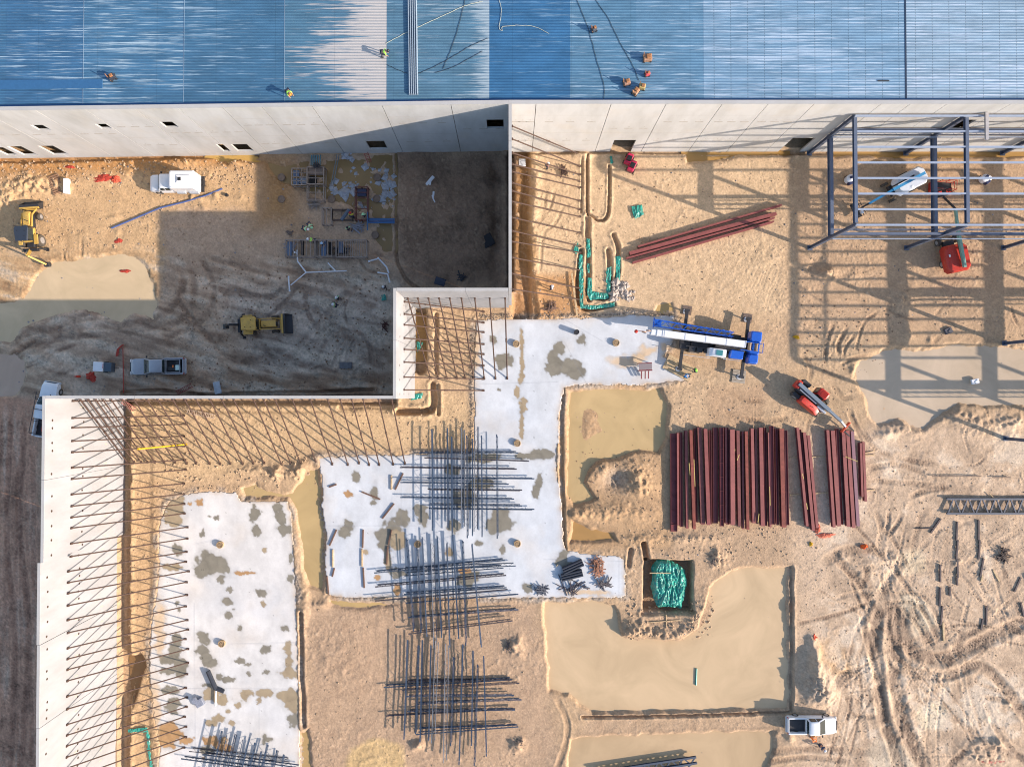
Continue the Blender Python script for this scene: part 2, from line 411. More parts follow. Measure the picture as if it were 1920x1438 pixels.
for k in range(24):
    cx = rng.uniform(20, 200); cy = rng.uniform(590, 700); a = rng.uniform(-.8, -.2); L = rng.uniform(15, 45)
    dx, dy = math.cos(a), math.sin(a)
    TRACKS.append(([(cx - dx * L, cy - dy * L), (cx, cy + 3), (cx + dx * L, cy + dy * L)], rng.uniform(1.6, 4), rng.uniform(.03, .09), rng.uniform(.1, .6), 1))
MOUNDS = [  # x, y, rx, ry, height, lumpiness
 (1152, 900, 26, 22, -.8, .3), (1190, 886, 34, 28, .45, .6), (1130, 880, 30, 18, .45, .6), (1205, 910, 30, 24, .5, .5), (1107, 785, 16, 26, .7, .4), (1098, 810, 10, 16, .5, .5), (1118, 805, 16, 16, .5, .5),
 (1080, 965, 14, 12, .4, .5), (1110, 960, 50, 14, .35, .5), (1180, 960, 60, 24, .35, .4), (1215, 770, 10, 8, .2, .5),
 (1530, 1278, 28, 36, 1.3, .35), (1528, 1235, 12, 30, 1.1, .2), (1545, 1300, 30, 22, .6, .3), (1522, 1198, 8, 14, .5, .4),
 (1190, 1180, 30, 22, .7, .7), (1250, 1188, 50, 16, .5, .8), (1300, 1170, 25, 20, .4, .6), (1325, 1145, 16, 30, .4, .5),
 (520, 890, 26, 14, .6, .8), (562, 885, 22, 18, .6, .8), (600, 860, 20, 12, .3, .7), (480, 880, 40, 12, .3, .5),
 (1720, 790, 16, 14, -.4, .3), (1700, 800, 34, 20, .45, .5), (1660, 815, 24, 12, .3, .5), (1800, 785, 50, 18, .4, .6), (1850, 800, 60, 20, .3, .6), (1900, 790, 30, 16, .4, .6),
 (60, 345, 50, 22, .4, .9), (20, 370, 40, 26, .4, .9), (120, 350, 24, 16, .3, .8), (300, 310, 30, 10, .4, .8), (350, 305, 30, 8, .5, .8), (440, 308, 30, 8, .5, .8), (250, 322, 30, 16, .3, .4),
 (330, 430, 40, 8, .2, .7), (1550, 515, 26, 16, .5, .8), (1535, 500, 16, 16, -.3, .5), (640, 1240, 60, 80, .25, .2), (970, 1210, 16, 26, .35, .7), (785, 1395, 14, 10, .5, .8), (972, 1395, 16, 14, .5, .8),
 (960, 1206, 6, 6, .4, .3), (1345, 1045, 18, 20, .45, .9), (1300, 1010, 60, 12, .3, .6), (1200, 1010, 40, 12, .3, .6), (1440, 1372, 60, 6, .2, .6), (1480, 1382, 10, 14, .4, .5),
 (1420, 1200, 8, 8, -.1, .2), (1690, 560, 30, 26, .3, .6), (1600, 520, 20, 14, .2, .6), (780, 300, 30, 200, .2, .4), (850, 420, 90, 120, .35, .3), (930, 420, 14, 120, -.6, .2), (1700, 1380, 30, 20, .2, .5), (1840, 1410, 50, 24, .4, .6), (1860, 1390, 40, 8, .3, .6),
 (930, 320, 20, 20, -.7, .3), (1090, 290, 18, 10, .5, .3), (600, 1135, 20, 10, .3, .7), (570, 1135, 10, 60, .3, .5), (1640, 1060, 60, 30, .15, .5)]
for k in range(70):
    MOUNDS.append((rng.uniform(1500, 1930), rng.uniform(480, 1440), rng.uniform(5, 16), rng.uniform(5, 14), rng.uniform(-.12, .22), .7))
for k in range(30):
    MOUNDS.append((rng.uniform(-10, 480), rng.uniform(300, 470), rng.uniform(5, 14), rng.uniform(4, 10), rng.uniform(-.1, .22), .7))
DITCHES = [  # points, half width px, depth (m)
 ([(236, 750), (236, 1480)], 6, 1.0), ([(262, 790), (262, 1480)], 22, .14), ([(236, 751), (480, 751), (736, 751)], 8, .7), ([(300, 760), (480, 762), (720, 760)], 12, .14),
 ([(788, 585), (788, 690)], 11, .9), ([(818, 590), (818, 700)], 4, .3), ([(748, 770), (770, 772), (800, 770), (812, 762), (812, 722)], 6, .7), ([(800, 772), (745, 773)], 5, .3), ([(822, 722), (822, 776)], 3, .4),
 ([(975, 288), (976, 400), (978, 590)], 16, .7), ([(958, 288), (958, 540)], 6, .7), ([(992, 330), (985, 470), (1000, 590)], 10, .3), ([(1101, 292), (1101, 402)], 2.6, .5), ([(1142, 312), (1141, 396), (1124, 414), (1104, 402)], 2.6, .45), ([(1091, 296), (1090, 400)], 1.6, .2),
 ([(1102, 408), (1103, 470), (1104, 556), (1110, 557), (1142, 555), (1143, 500), (1141, 470)], 4.2, .45), ([(1089, 470), (1088, 574), (1150, 571)], 4, .45), ([(1150, 440), (1159, 470), (1157, 524)], 3.5, .45),
 ([(740, 760), (640, 762)], 6, .3), ([(230, 736), (300, 732), (380, 740), (450, 738), (600, 735), (700, 730)], 3, .4), ([(0, 300), (200, 296), (480, 290)], 6, .4), ([(960, 284), (1200, 283), (1480, 285), (1960, 288)], 5, .4),
 ([(1484, 1064), (1485, 1334)], 3, .35), ([(1092, 1344), (1280, 1342), (1480, 1336)], 2.5, .35), ([(1054, 734), (1052, 880), (1058, 1026)], 4, .25), ([(564, 1150), (566, 1260), (570, 1360)], 4, .35), ([(1182, 1030), (1178, 1060)], 4, .3), ([(758, 862), (890, 852)], 3, .15), ([(743, 290), (744, 470), (760, 520), (790, 545)], 3, .35), ([(1208, 1020), (1213, 1050)], 5, .8), ([(1205, 1150), (1300, 1148)], 4, .35)]
PATCH = sstep(-.25, .45, fbm(U / 75, V / 75, 4, 301, .6))
H = 0.11 * fbm(U / 90, V / 90, 4, 1) + (0.012 + .035 * PATCH) * fbm(U / 17, V / 13, 4, 2, .6) + (.004 + 0.021 * PATCH) * fbm(U / 4, V / 4, 3, 3, .7)
PA2 = sstep(.0, .5, fbm((U + 2 * V) / 130, (V - U) / 60, 3, 302))
ang = fbm(U / 200, V / 200, 2, 303) * 3
rx_ = U * np.cos(ang) + V * np.sin(ang); ry_ = V * np.cos(ang) - U * np.sin(ang)
H += .045 * PA2 * fbm(rx_ / 26, ry_ / 3.6, 3, 304) + .02 * (1 - PATCH) * fbm(rx_ / 60, ry_ / 6, 3, 305)
rdg = 1 - np.abs(fbm(U / 30, V / 30, 4, 4)) * 2.2
H += 0.05 * np.clip(rdg, 0, 1) ** 3 * PATCH
clods = np.clip(vnoise(U / 3.4, V / 3.4, 31) - .72, 0, 1) * np.clip(fbm(U / 60, V / 60, 3, 30) + .35, 0, 1)
H += clods * 0.42
DARK = np.zeros(shp)        # damp soil, 0..1 (negative: dried pale)
WET = np.zeros(shp)
def box_of(pts, m):
    a = np.array(pts); x0, y0 = a.min(0) - m; x1, y1 = a.max(0) + m
    i0, i1 = np.searchsorted(gv, [y0, y1]); j0, j1 = np.searchsorted(gu, [x0, x1])
    return slice(max(i0, 0), i1 + 1), slice(max(j0, 0), j1 + 1)
for (x, y, rx, ry, h, l) in MOUNDS:
    sl = box_of([(x - rx, y - ry), (x + rx, y + ry)], 14)
    r2 = ((WU[sl] - x) / rx) ** 2 + ((WV[sl] - y) / ry) ** 2
    g = np.exp(-r2 * 1.6)
    H[sl] += h * g * (1 + l * 1.2 * fbm(U[sl] / 7, V[sl] / 7, 3, 77))
for pts, hw, dep in DITCHES:
    c = curve_pts(pts); sl = box_of(c, hw * 3 + 8)
    d, s, L, sg = linedist(WU[sl] * .35 + U[sl] * .65, WV[sl] * .35 + V[sl] * .65, c)
    k = 1 - sstep(hw * .75, hw * 1.25, d)
    H[sl] += -dep * k + 0.22 * min(dep, .5) * np.exp(-((d - hw * 1.7) / (hw * .5 + 1)) ** 2) * (0.5 + vnoise(U[sl] / 5, V[sl] / 5, 12))
    DARK[sl] = np.maximum(DARK[sl], .45 * k * min(1, dep * 1.3))
for pts, hw, dep, dk, tread in TRACKS:
    c = curve_pts(pts); sl = box_of(c, hw * 3 + 6)
    d, s, L, sg = linedist(WU[sl] * .3 + U[sl] * .7, WV[sl] * .3 + V[sl] * .7, c)
    fade = sstep(0, min(22, L * .3), s) * sstep(0, min(22, L * .3), L - s) * (.55 + .45 * sstep(.2, .6, vnoise(U[sl] / 16, V[sl] / 16, 70)))
    e = np.exp(-(d / hw) ** 4) * fade
    prof = -dep * e + dep * .4 * np.exp(-((d - hw * 1.45) / (hw * .4)) ** 2) * fade
    if tread: prof += .03 * e * np.sign(np.sin(s * 1.15 + np.abs(sg) * .9))
    prof += .25 * dep * e * (np.sin(sg * 2.2) > 0)
    H[sl] += prof
    DARK[sl] = DARK[sl] * (1 - e * .7) + dk * 1.25 * e * (.7 + .6 * vnoise(U[sl] / 4, V[sl] / 4, 41))
# the covered pit and the excavation round it
pit = sdist(WU * .4 + U * .6, WV * .4 + V * .6, [(1208, 1050), (1298, 1052), (1300, 1148), (1206, 1146)])
H += -1.5 * (1 - sstep(-4, 3, pit)); DARK = np.maximum(DARK, .5 * (1 - sstep(-4, 2, pit)))
shore = np.full(shp, 1e3)
WATER_Z = {}
for nm, (poly, dep, colr) in WATER.items():
    sl = box_of(poly, 30)
    soft = nm in ('mud_pool_west', 'mud_pool_edge', 'east_shallow', 'track_pool', 'bottom_pool', 'sand_pool_south', 'pond_east', 'courtyard_pond')
    uu, vv = (WU2[sl], WV2[sl]) if soft else (WU[sl], WV[sl])
    d = sdist(uu, vv, poly)
    shore[sl] = np.minimum(shore[sl], d)
    k = 1 - sstep(-5 if not soft else -9, 2.5, d)
    H[sl] = H[sl] * (1 - k * .80) - (dep + .05) * k
    z = -dep if not soft else -dep + .0
    if nm == 'courtyard_pond': H[sl] += .16 * np.clip(fbm(U[sl] / 16, V[sl] / 16, 3, 91) - .12, 0, 1) * k * 2.2
    WATER_Z[nm] = z
slab_d = {}
SLAB_SD = np.full(shp, 1e3)
for nm, poly in SLABS.items():
    sl = box_of(poly, 40)
    j = U[sl] + 3.0 * fbm(U[sl] / 9, V[sl] / 9, 3, 15); q = V[sl] + 3.0 * fbm(U[sl] / 9, V[sl] / 9, 3, 16)
    d = sdist(j, q, poly); full = np.full(shp, 1e3); full[sl] = d; slab_d[nm] = full
    SLAB_SD = np.minimum(SLAB_SD, full)
kk = 1 - sstep(-6, 1.5, SLAB_SD)
H = H * (1 - kk) - .16 * kk
# gravel verge along slab edges and the wall foot
verge = np.exp(-((SLAB_SD - 4) / 6) ** 2)
H += verge * .12 * vnoise(U / 3, V / 3, 44) * (1 - kk)
foot = (U > 221) & (WU < 243) & (V > 747)
H[foot] = np.minimum(H[foot], -.95)
under = 1 - sstep(268, 286, V)
H = H * (1 - under)
H = H * (1 - sstep(1960, 2300, U)) * sstep(-400, -40, U)

# ---- ground colour: what the soil itself looks like, region by region
def C(c): return alb(c)
RGBc = np.ones(shp + (3,)) * C((205, 174, 138))
REG = [
 ([(1335, 462), (1400, 452), (1485, 455), (1500, 520), (1490, 548), (1440, 552), (1380, 546), (1345, 520)], (226, 200, 150), 7),
 ([(-900, 280), (485, 280), (485, 600), (-900, 620)], (216, 180, 136), 30),
 ([(-900, 285), (480, 285), (470, 312), (200, 325), (-900, 345)], (196, 146, 92), 16),
 ([(960, 280), (1500, 280), (1500, 600), (960, 600)], (220, 190, 152), 30),
 ([(960, 280), (1000, 280), (1000, 592), (960, 592)], (176, 134, 86), 12),
 ([(960, 500), (1100, 520), (1100, 596), (960, 596)], (205, 158, 110), 14),
 ([(1480, 300), (2300, 300), (2300, 640), (1480, 640)], (204, 172, 138), 40),
 ([(235, 745), (890, 745), (890, 850), (600, 852), (235, 925)], (218, 186, 144), 20),
 ([(235, 900), (300, 900), (296, 1480), (235, 1480)], (218, 182, 138), 10),
 ([(562, 1120), (1010, 1122), (1060, 1480), (562, 1480)], (196, 166, 136), 26),
 ([(1180, 980), (1500, 980), (1500, 1480), (1050, 1480), (1180, 1150)], (198, 168, 136), 26),
 ([(1490, 780), (2300, 800), (2300, 1600), (1480, 1600)], (212, 185, 156), 40),
 ([(1052, 726), (1250, 722), (1250, 1030), (1056, 1030)], (196, 162, 124), 10),
 ([(1240, 700), (1620, 620), (1620, 810), (1240, 810)], (208, 178, 142), 30),
 ([(1720, 1330), (1760, 1315), (1775, 1335), (1770, 1362), (1735, 1368), (1718, 1350)], (228, 208, 176), 6), ([(1650, 1385), (1700, 1395), (1720, 1440), (1700, 1480), (1630, 1480), (1625, 1420)], (228, 208, 180), 8), ([(660, 1400), (700, 1385), (750, 1395), (765, 1440), (740, 1480), (640, 1480)], (216, 184, 134), 7),
 ([(1690, 1100), (1740, 1120), (1760, 1170), (1720, 1190), (1700, 1140)], (226, 206, 176), 8), ([(1680, 1030), (1725, 1032), (1730, 1062), (1690, 1070)], (222, 200, 168), 7), ([(1530, 1190), (1580, 1200), (1600, 1260), (1560, 1262), (1535, 1230)], (210, 176, 138), 8), ([(1330, 720), (1440, 720), (1440, 800), (1330, 800)], (198, 166, 132), 12),
 ([(300, 395), (480, 395), (480, 290), (960, 285), (958, 540), (735, 540), (735, 745), (80, 745), (75, 1600), (-900, 1600), (-900, 570), (300, 565)], (204, 176, 148), 14),
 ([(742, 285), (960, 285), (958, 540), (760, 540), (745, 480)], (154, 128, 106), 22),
 ([(480, 290), (560, 290), (560, 420), (480, 420)], (175, 138, 95), 40),
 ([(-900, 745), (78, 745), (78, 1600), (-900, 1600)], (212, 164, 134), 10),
 ([(420, 540), (735, 540), (735, 700), (480, 700)], (210, 192, 172), 40),
 ([(80, 570), (300, 570), (300, 740), (80, 740)], (208, 182, 156), 30),
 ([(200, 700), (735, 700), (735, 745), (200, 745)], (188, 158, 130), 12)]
for poly, c, fe in REG:
    d = sdist(WU2, WV2, poly); k = (1 - sstep(-fe, fe, d))[..., None]
    RGBc = RGBc * (1 - k) + C(c) * k
mott = fbm(U / 26, V / 26, 5, 21, .6); mott2 = fbm(U / 120, V / 120, 3, 22); grain = fbm(U / 3.2, V / 3.2, 3, 23, .7)
reg_e = (sstep(1490, 1600, WU2) * sstep(760, 860, WV2))
DARK = DARK + .30 * np.clip(mott * 1.8 - .12, 0, 1) * (1 - .3 * reg_e)
DARK = DARK - reg_e * 1.0 * np.clip(mott2 * 1.6 + mott * 1.8 - .05, 0, .7) + reg_e * .45 * np.clip(-mott * 1.8 - mott2 - .1, 0, 1)
DARK = DARK + .30 * np.exp(-(np.clip(shore, 0, 100) / 7) ** 2) * (shore > 0) * (.4 + .6 * vnoise(U / 14, V / 14, 320)) + .25 * np.exp(-np.clip(SLAB_SD, 0, 99) / 6) * vnoise(U / 8, V / 8, 24)
swirl = fbm((U + V * .3) / 60, (V - U * .25) / 12, 4, 25)
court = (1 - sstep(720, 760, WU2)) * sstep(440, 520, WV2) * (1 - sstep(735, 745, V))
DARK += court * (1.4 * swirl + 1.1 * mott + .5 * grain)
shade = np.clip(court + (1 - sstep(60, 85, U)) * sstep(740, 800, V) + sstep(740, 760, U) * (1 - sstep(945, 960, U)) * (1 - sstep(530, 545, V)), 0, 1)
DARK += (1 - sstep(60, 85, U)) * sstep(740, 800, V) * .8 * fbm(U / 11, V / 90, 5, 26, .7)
dk = np.clip(DARK, 0, 1)[..., None]; pl = np.clip(-DARK, 0, 1)[..., None]
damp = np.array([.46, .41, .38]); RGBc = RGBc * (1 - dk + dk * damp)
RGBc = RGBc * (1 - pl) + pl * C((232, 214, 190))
grv = verge * sstep(.35, .7, vnoise(U / 26, V / 26, 47)) * (SLAB_SD > -2)
grv = np.maximum(grv, np.exp(-(((U - 1152) / 26) ** 2 + ((V - 897) / 22) ** 2)) * .8)
grv = np.maximum(grv, np.exp(-(((U - 1530) / 26) ** 2 + ((V - 1285) / 26) ** 2)) * .8)
grv = np.clip(grv, 0, 1)[..., None]
gcol = C((176, 160, 142)) * (.55 + .9 * vnoise(U / 2.1, V / 2.1, 48))[..., None]
RGBc = RGBc * (1 - grv) + gcol * grv
RGBc *= (1 + (.15 + .36 * shade) * (1 - .7 * sstep(745, 765, U) * (1 - sstep(545, 560, V))* (1 - sstep(950, 965, U))) * grain + (.12 + .5 * shade) * mott + .12 * fbm(U / 9, V / 9, 3, 307) + .12 * fbm(U / 1.9, V / 1.9, 1, 306))[..., None]
clod_c = (clods * 2.5).clip(0, .5)[..., None]
RGBc = RGBc * (1 - clod_c) + clod_c * C((222, 196, 164))
WETm = np.clip(dk[..., 0] * .8, 0, 1)
RGBc = np.clip(RGBc * np.array([1.04, 1.035, 1.05]), .01, .8)
XX, YY, _ = P(U, V, 0.0)
GX, GY, GH = XX, YY, H
def hgt(u, v):
    i = int(np.clip(np.searchsorted(gv, v), 1, len(gv) - 1)); j = int(np.clip(np.searchsorted(gu, u), 1, len(gu) - 1))
    return float(GH[i, j])
def grid_mesh(name, X, Y, Z, mask, material, col=None, smooth=True):
    """mask marks the cells to keep"""
    nr, nc = X.shape
    idx = np.arange(nr * nc).reshape(nr, nc)
    q = np.stack([idx[:-1, :-1], idx[1:, :-1], idx[1:, 1:], idx[:-1, 1:]], -1)[mask]
    used = np.unique(q); remap = np.full(nr * nc, -1); remap[used] = np.arange(len(used))
    q = remap[q].astype(np.int32)
    me = bpy.data.meshes.new(name)
    me.vertices.add(len(used)); me.loops.add(q.size); me.polygons.add(len(q))
    co = np.stack([X.ravel()[used], Y.ravel()[used], Z.ravel()[used]], -1).astype(np.float32)
    me.vertices.foreach_set('co', co.ravel())
    me.loops.foreach_set('vertex_index', q.ravel())
    me.polygons.foreach_set('loop_start', np.arange(0, q.size, 4, dtype=np.int32))
    me.polygons.foreach_set('use_smooth', np.full(len(q), smooth))
    me.update(calc_edges=True)
    if col is not None:
        a = me.color_attributes.new('Col', 'FLOAT_COLOR', 'POINT')
        a.data.foreach_set('color', col.reshape(-1, 4)[used].astype(np.float32).ravel())
    me.materials.append(material)
    o = bpy.data.objects.new(name, me); COL.objects.link(o)
    return o
def soil_material(name, bumpd=.05, rough=.95, crack=False):
    m = bpy.data.materials.new(name); m.use_nodes = True; nt = m.node_tree; b = nt.nodes['Principled BSDF']
    at = nd(nt, 'ShaderNodeAttribute', attribute_name='Col'); g = nd(nt, 'ShaderNodeNewGeometry')
    n1 = nd(nt, 'ShaderNodeTexNoise'); n1.inputs['Scale'].default_value = 4.5; n1.inputs['Detail'].default_value = 8; n1.inputs['Roughness'].default_value = .75
    nt.links.new(g.outputs['Position'], n1.inputs['Vector'])
    r = nd(nt, 'ShaderNodeMapRange'); r.inputs['From Min'].default_value = .3; r.inputs['From Max'].default_value = .7; r.inputs['To Min'].default_value = .80 if not crack else .94; r.inputs['To Max'].default_value = 1.2 if not crack else 1.05
    nt.links.new(n1.outputs['Fac'], r.inputs['Value'])
    mx = nd(nt, 'ShaderNodeMix', data_type='RGBA', blend_type='MULTIPLY'); mx.inputs['Factor'].default_value = 1
    nt.links.new(at.outputs['Color'], mx.inputs['A']); nt.links.new(r.outputs['Result'], mx.inputs['B'])
    nt.links.new(mx.outputs['Result'], b.inputs['Base Color'])
    rr = nd(nt, 'ShaderNodeMapRange'); rr.inputs['To Min'].default_value = rough; rr.inputs['To Max'].default_value = .45 if not crack else .3
    nt.links.new(at.outputs['Alpha'], rr.inputs['Value']); nt.links.new(rr.outputs['Result'], b.inputs['Roughness'])
    b.inputs['Specular IOR Level'].default_value = .3
    n2 = nd(nt, 'ShaderNodeTexNoise'); n2.inputs['Scale'].default_value = 7; n2.inputs['Detail'].default_value = 6; n2.inputs['Roughness'].default_value = .7
    nt.links.new(g.outputs['Position'], n2.inputs['Vector'])
    bp = nd(nt, 'ShaderNodeBump'); bp.inputs['Strength'].default_value = 1; bp.inputs['Distance'].default_value = bumpd
    nt.links.new(n2.outputs['Fac'], bp.inputs['Height']); nt.links.new(bp.outputs[0], b.inputs['Normal'])
    return m
M_SOIL = soil_material('sandy_soil', .055)
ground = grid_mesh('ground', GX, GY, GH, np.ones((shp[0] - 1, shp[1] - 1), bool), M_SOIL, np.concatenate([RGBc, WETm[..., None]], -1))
ground['kind'] = 'structure'

# ---- muddy water
def water_material(name, c):
    m = bpy.data.materials.new(name); m.use_nodes = True; nt = m.node_tree; b = nt.nodes['Principled BSDF']
    g = nd(nt, 'ShaderNodeNewGeometry')
    n = nd(nt, 'ShaderNodeTexNoise'); n.inputs['Scale'].default_value = .16; n.inputs['Detail'].default_value = 5; n.inputs['Roughness'].default_value = .6; n.inputs['Distortion'].default_value = 1.2
    nt.links.new(g.outputs['Position'], n.inputs['Vector'])
    cr = nd(nt, 'ShaderNodeValToRGB'); a = alb(c)
    cr.color_ramp.elements[0].position = .3; cr.color_ramp.elements[0].color = (*(a * .84), 1)
    cr.color_ramp.elements[1].position = .7; cr.color_ramp.elements[1].color = (*np.clip(a * np.array([1.06, 1.06, 1.08]), 0, .9), 1)
    nt.links.new(n.outputs['Fac'], cr.inputs[0]); nt.links.new(cr.outputs[0], b.inputs['Base Color'])
    b.inputs['Roughness'].default_value = .22; b.inputs['Specular IOR Level'].default_value = .35
    return m
for nm, (poly, dep, c) in WATER.items():
    sl = box_of(poly, 26)
    d = shore[sl]; X, Y = GX[sl], GY[sl]
    soft = nm in ('mud_pool_west', 'mud_pool_edge', 'east_shallow', 'track_pool', 'bottom_pool', 'sand_pool_south', 'pond_east', 'courtyard_pond')
    uu, vv = (WU2[sl], WV2[sl]) if soft else (WU[sl], WV[sl])
    dd = sdist(uu, vv, poly)
    cell = (dd[:-1, :-1] < 4)
    o = grid_mesh(nm, X, Y, np.full(X.shape, WATER_Z[nm]), cell, water_material('muddy_water_' + nm, c), None)
    o['kind'] = 'structure'

# ---- the cast slabs with their stains
STAINS = [(668, 895, 8, 9, 0), (702, 925, 7, 15, 0), (700, 942, 6, 4, 0), (654, 928, 8, 7, 2), (650, 990, 13, 12, 0), (643, 1000, 9, 12, 0), (656, 982, 8, 5, 0), (750, 968, 15, 17, 0), (785, 958, 12, 12, 0), (793, 975, 9, 12, 0), (731, 1000, 22, 20, 0), (745, 1012, 16, 16, 1), (722, 1020, 10, 16, 0), (728, 1048, 6, 14, 1), (685, 1035, 6, 5, 1), (709, 1083, 5, 5, 2),
 (748, 1073, 18, 8, 0), (940, 975, 22, 20, 0), (925, 990, 12, 14, 0), (852, 988, 12, 12, 0), (943, 1030, 5, 11, 0), (898, 1018, 7, 5, 0), (843, 1036, 10, 7, 1), (1055, 1050, 12, 16, 0), (1066, 1068, 14, 14, 0), (945, 677, 14, 11, 0), (939, 686, 8, 7, 0), (925, 637, 5, 9, 0), (1040, 672, 15, 14, 0), (1046, 650, 10, 14, 0), (1038, 692, 14, 12, 0),
 (1073, 690, 18, 16, 0), (1080, 702, 13, 9, 0), (1092, 637, 8, 10, 0), (935, 730, 4, 3, 0), (1010, 900, 6, 16, 0), (1006, 925, 6, 14, 0), (1017, 850, 18, 9, 0), (990, 855, 20, 6, 0), (900, 858, 34, 7, 0), (870, 935, 22, 20, 0), (900, 905, 20, 10, 0), (850, 880, 16, 8, 0),
 (978, 640, 3.5, 20, 1), (979, 680, 4, 26, 1), (976, 712, 4, 10, 1), (969, 735, 5, 12, 1), (981, 760, 7, 14, 1), (978, 800, 4, 34, 1), (1173, 677, 26, 10, 3), (1215, 658, 18, 9, 3), (1245, 650, 10, 8, 3), (1200, 672, 14, 8, 3), (880, 1085, 16, 14, 0), (870, 1070, 10, 7, 2), (990, 1102, 10, 10, 0), (745, 1105, 7, 9, 2), (1100, 1110, 40, 5, 3), (890, 660, 10, 40, 3), (700, 925, 5, 5, 0),
 (374, 941, 8, 6, 2), (356, 944, 4, 3, 2), (407, 972, 5, 4, 0), (394, 968, 4, 2, 0), (476, 965, 10, 12, 0), (477, 948, 4, 4, 0), (481, 995, 8, 9, 0), (520, 950, 8, 9, 0), (526, 970, 9, 16, 0), (534, 992, 12, 11, 0), (381, 996, 3, 7, 0), (378, 1004, 4, 4, 0), (333, 1030, 10, 11, 0), (385, 1050, 15, 20, 0), (403, 1060, 22, 18, 0), (380, 1070, 12, 14, 0), (415, 1086, 7, 7, 0),
 (497, 1030, 4, 6, 1), (455, 1074, 16, 3, 2), (431, 1105, 6, 5, 0), (425, 1127, 10, 8, 0), (428, 1153, 10, 9, 0), (490, 1112, 9, 8, 0), (494, 1133, 4, 6, 1), (545, 1048, 4, 9, 0), (545, 1084, 6, 7, 0), (533, 1177, 9, 6, 0), (332, 1130, 4, 5, 0), (336, 1143, 3, 4, 0), (320, 1063, 18, 6, 1),
 (449, 1177, 4, 6, 0), (380, 1196, 12, 11, 0), (378, 1220, 11, 13, 0), (394, 1245, 11, 12, 0), (386, 1232, 9, 9, 0), (332, 1200, 9, 12, 0), (328, 1222, 12, 14, 0), (318, 1236, 14, 10, 0), (338, 1252, 13, 16, 0), (322, 1258, 18, 7, 0), (498, 1218, 10, 8, 0), (450, 1238, 9, 5, 0), (465, 1245, 6, 3, 0), (539, 1215, 7, 12, 1), (541, 1238, 7, 9, 1), (540, 1262, 14, 11, 1), (428, 1274, 14, 6, 0), (412, 1268, 7, 8, 0),
 (468, 1264, 5, 4, 0), (499, 1260, 6, 4, 0), (393, 1284, 12, 3, 0), (398, 1300, 16, 10, 1), (415, 1312, 18, 8, 1), (459, 1303, 9, 9, 1), (466, 1296, 8, 6, 1), (494, 1297, 16, 8, 1), (486, 1313, 5, 5, 1), (540, 1305, 20, 12, 1), (548, 1325, 14, 14, 1), (552, 1350, 12, 14, 0), (395, 1354, 12, 6, 1), (410, 1346, 10, 7, 1), (436, 1354, 9, 6, 1), (446, 1322, 5, 6, 1), (428, 1333, 4, 4, 1),
 (320, 1294, 14, 8, 0), (325, 1322, 15, 13, 0), (318, 1372, 20, 20, 2), (312, 1392, 14, 12, 2), (350, 1388, 11, 8, 2), (396, 1388, 12, 8, 2), (412, 1394, 10, 8, 2), (390, 1408, 12, 9, 0), (428, 1402, 14, 7, 2), (496, 1384, 4, 8, 0), (505, 1386, 8, 4, 0), (382, 1421, 4, 3, 2), (322, 950, 20, 22, 1), (300, 1170, 10, 60, 3), (290, 1320, 10, 60, 3), (325, 975, 16, 16, 1)]
SC = {0: (150, 144, 130), 1: (180, 162, 134), 2: (196, 156, 112), 3: (226, 194, 152)}
def slab_material():
    m = soil_material('cast_concrete', .006, .8, crack=True)
    return m
M_SLAB = slab_material()
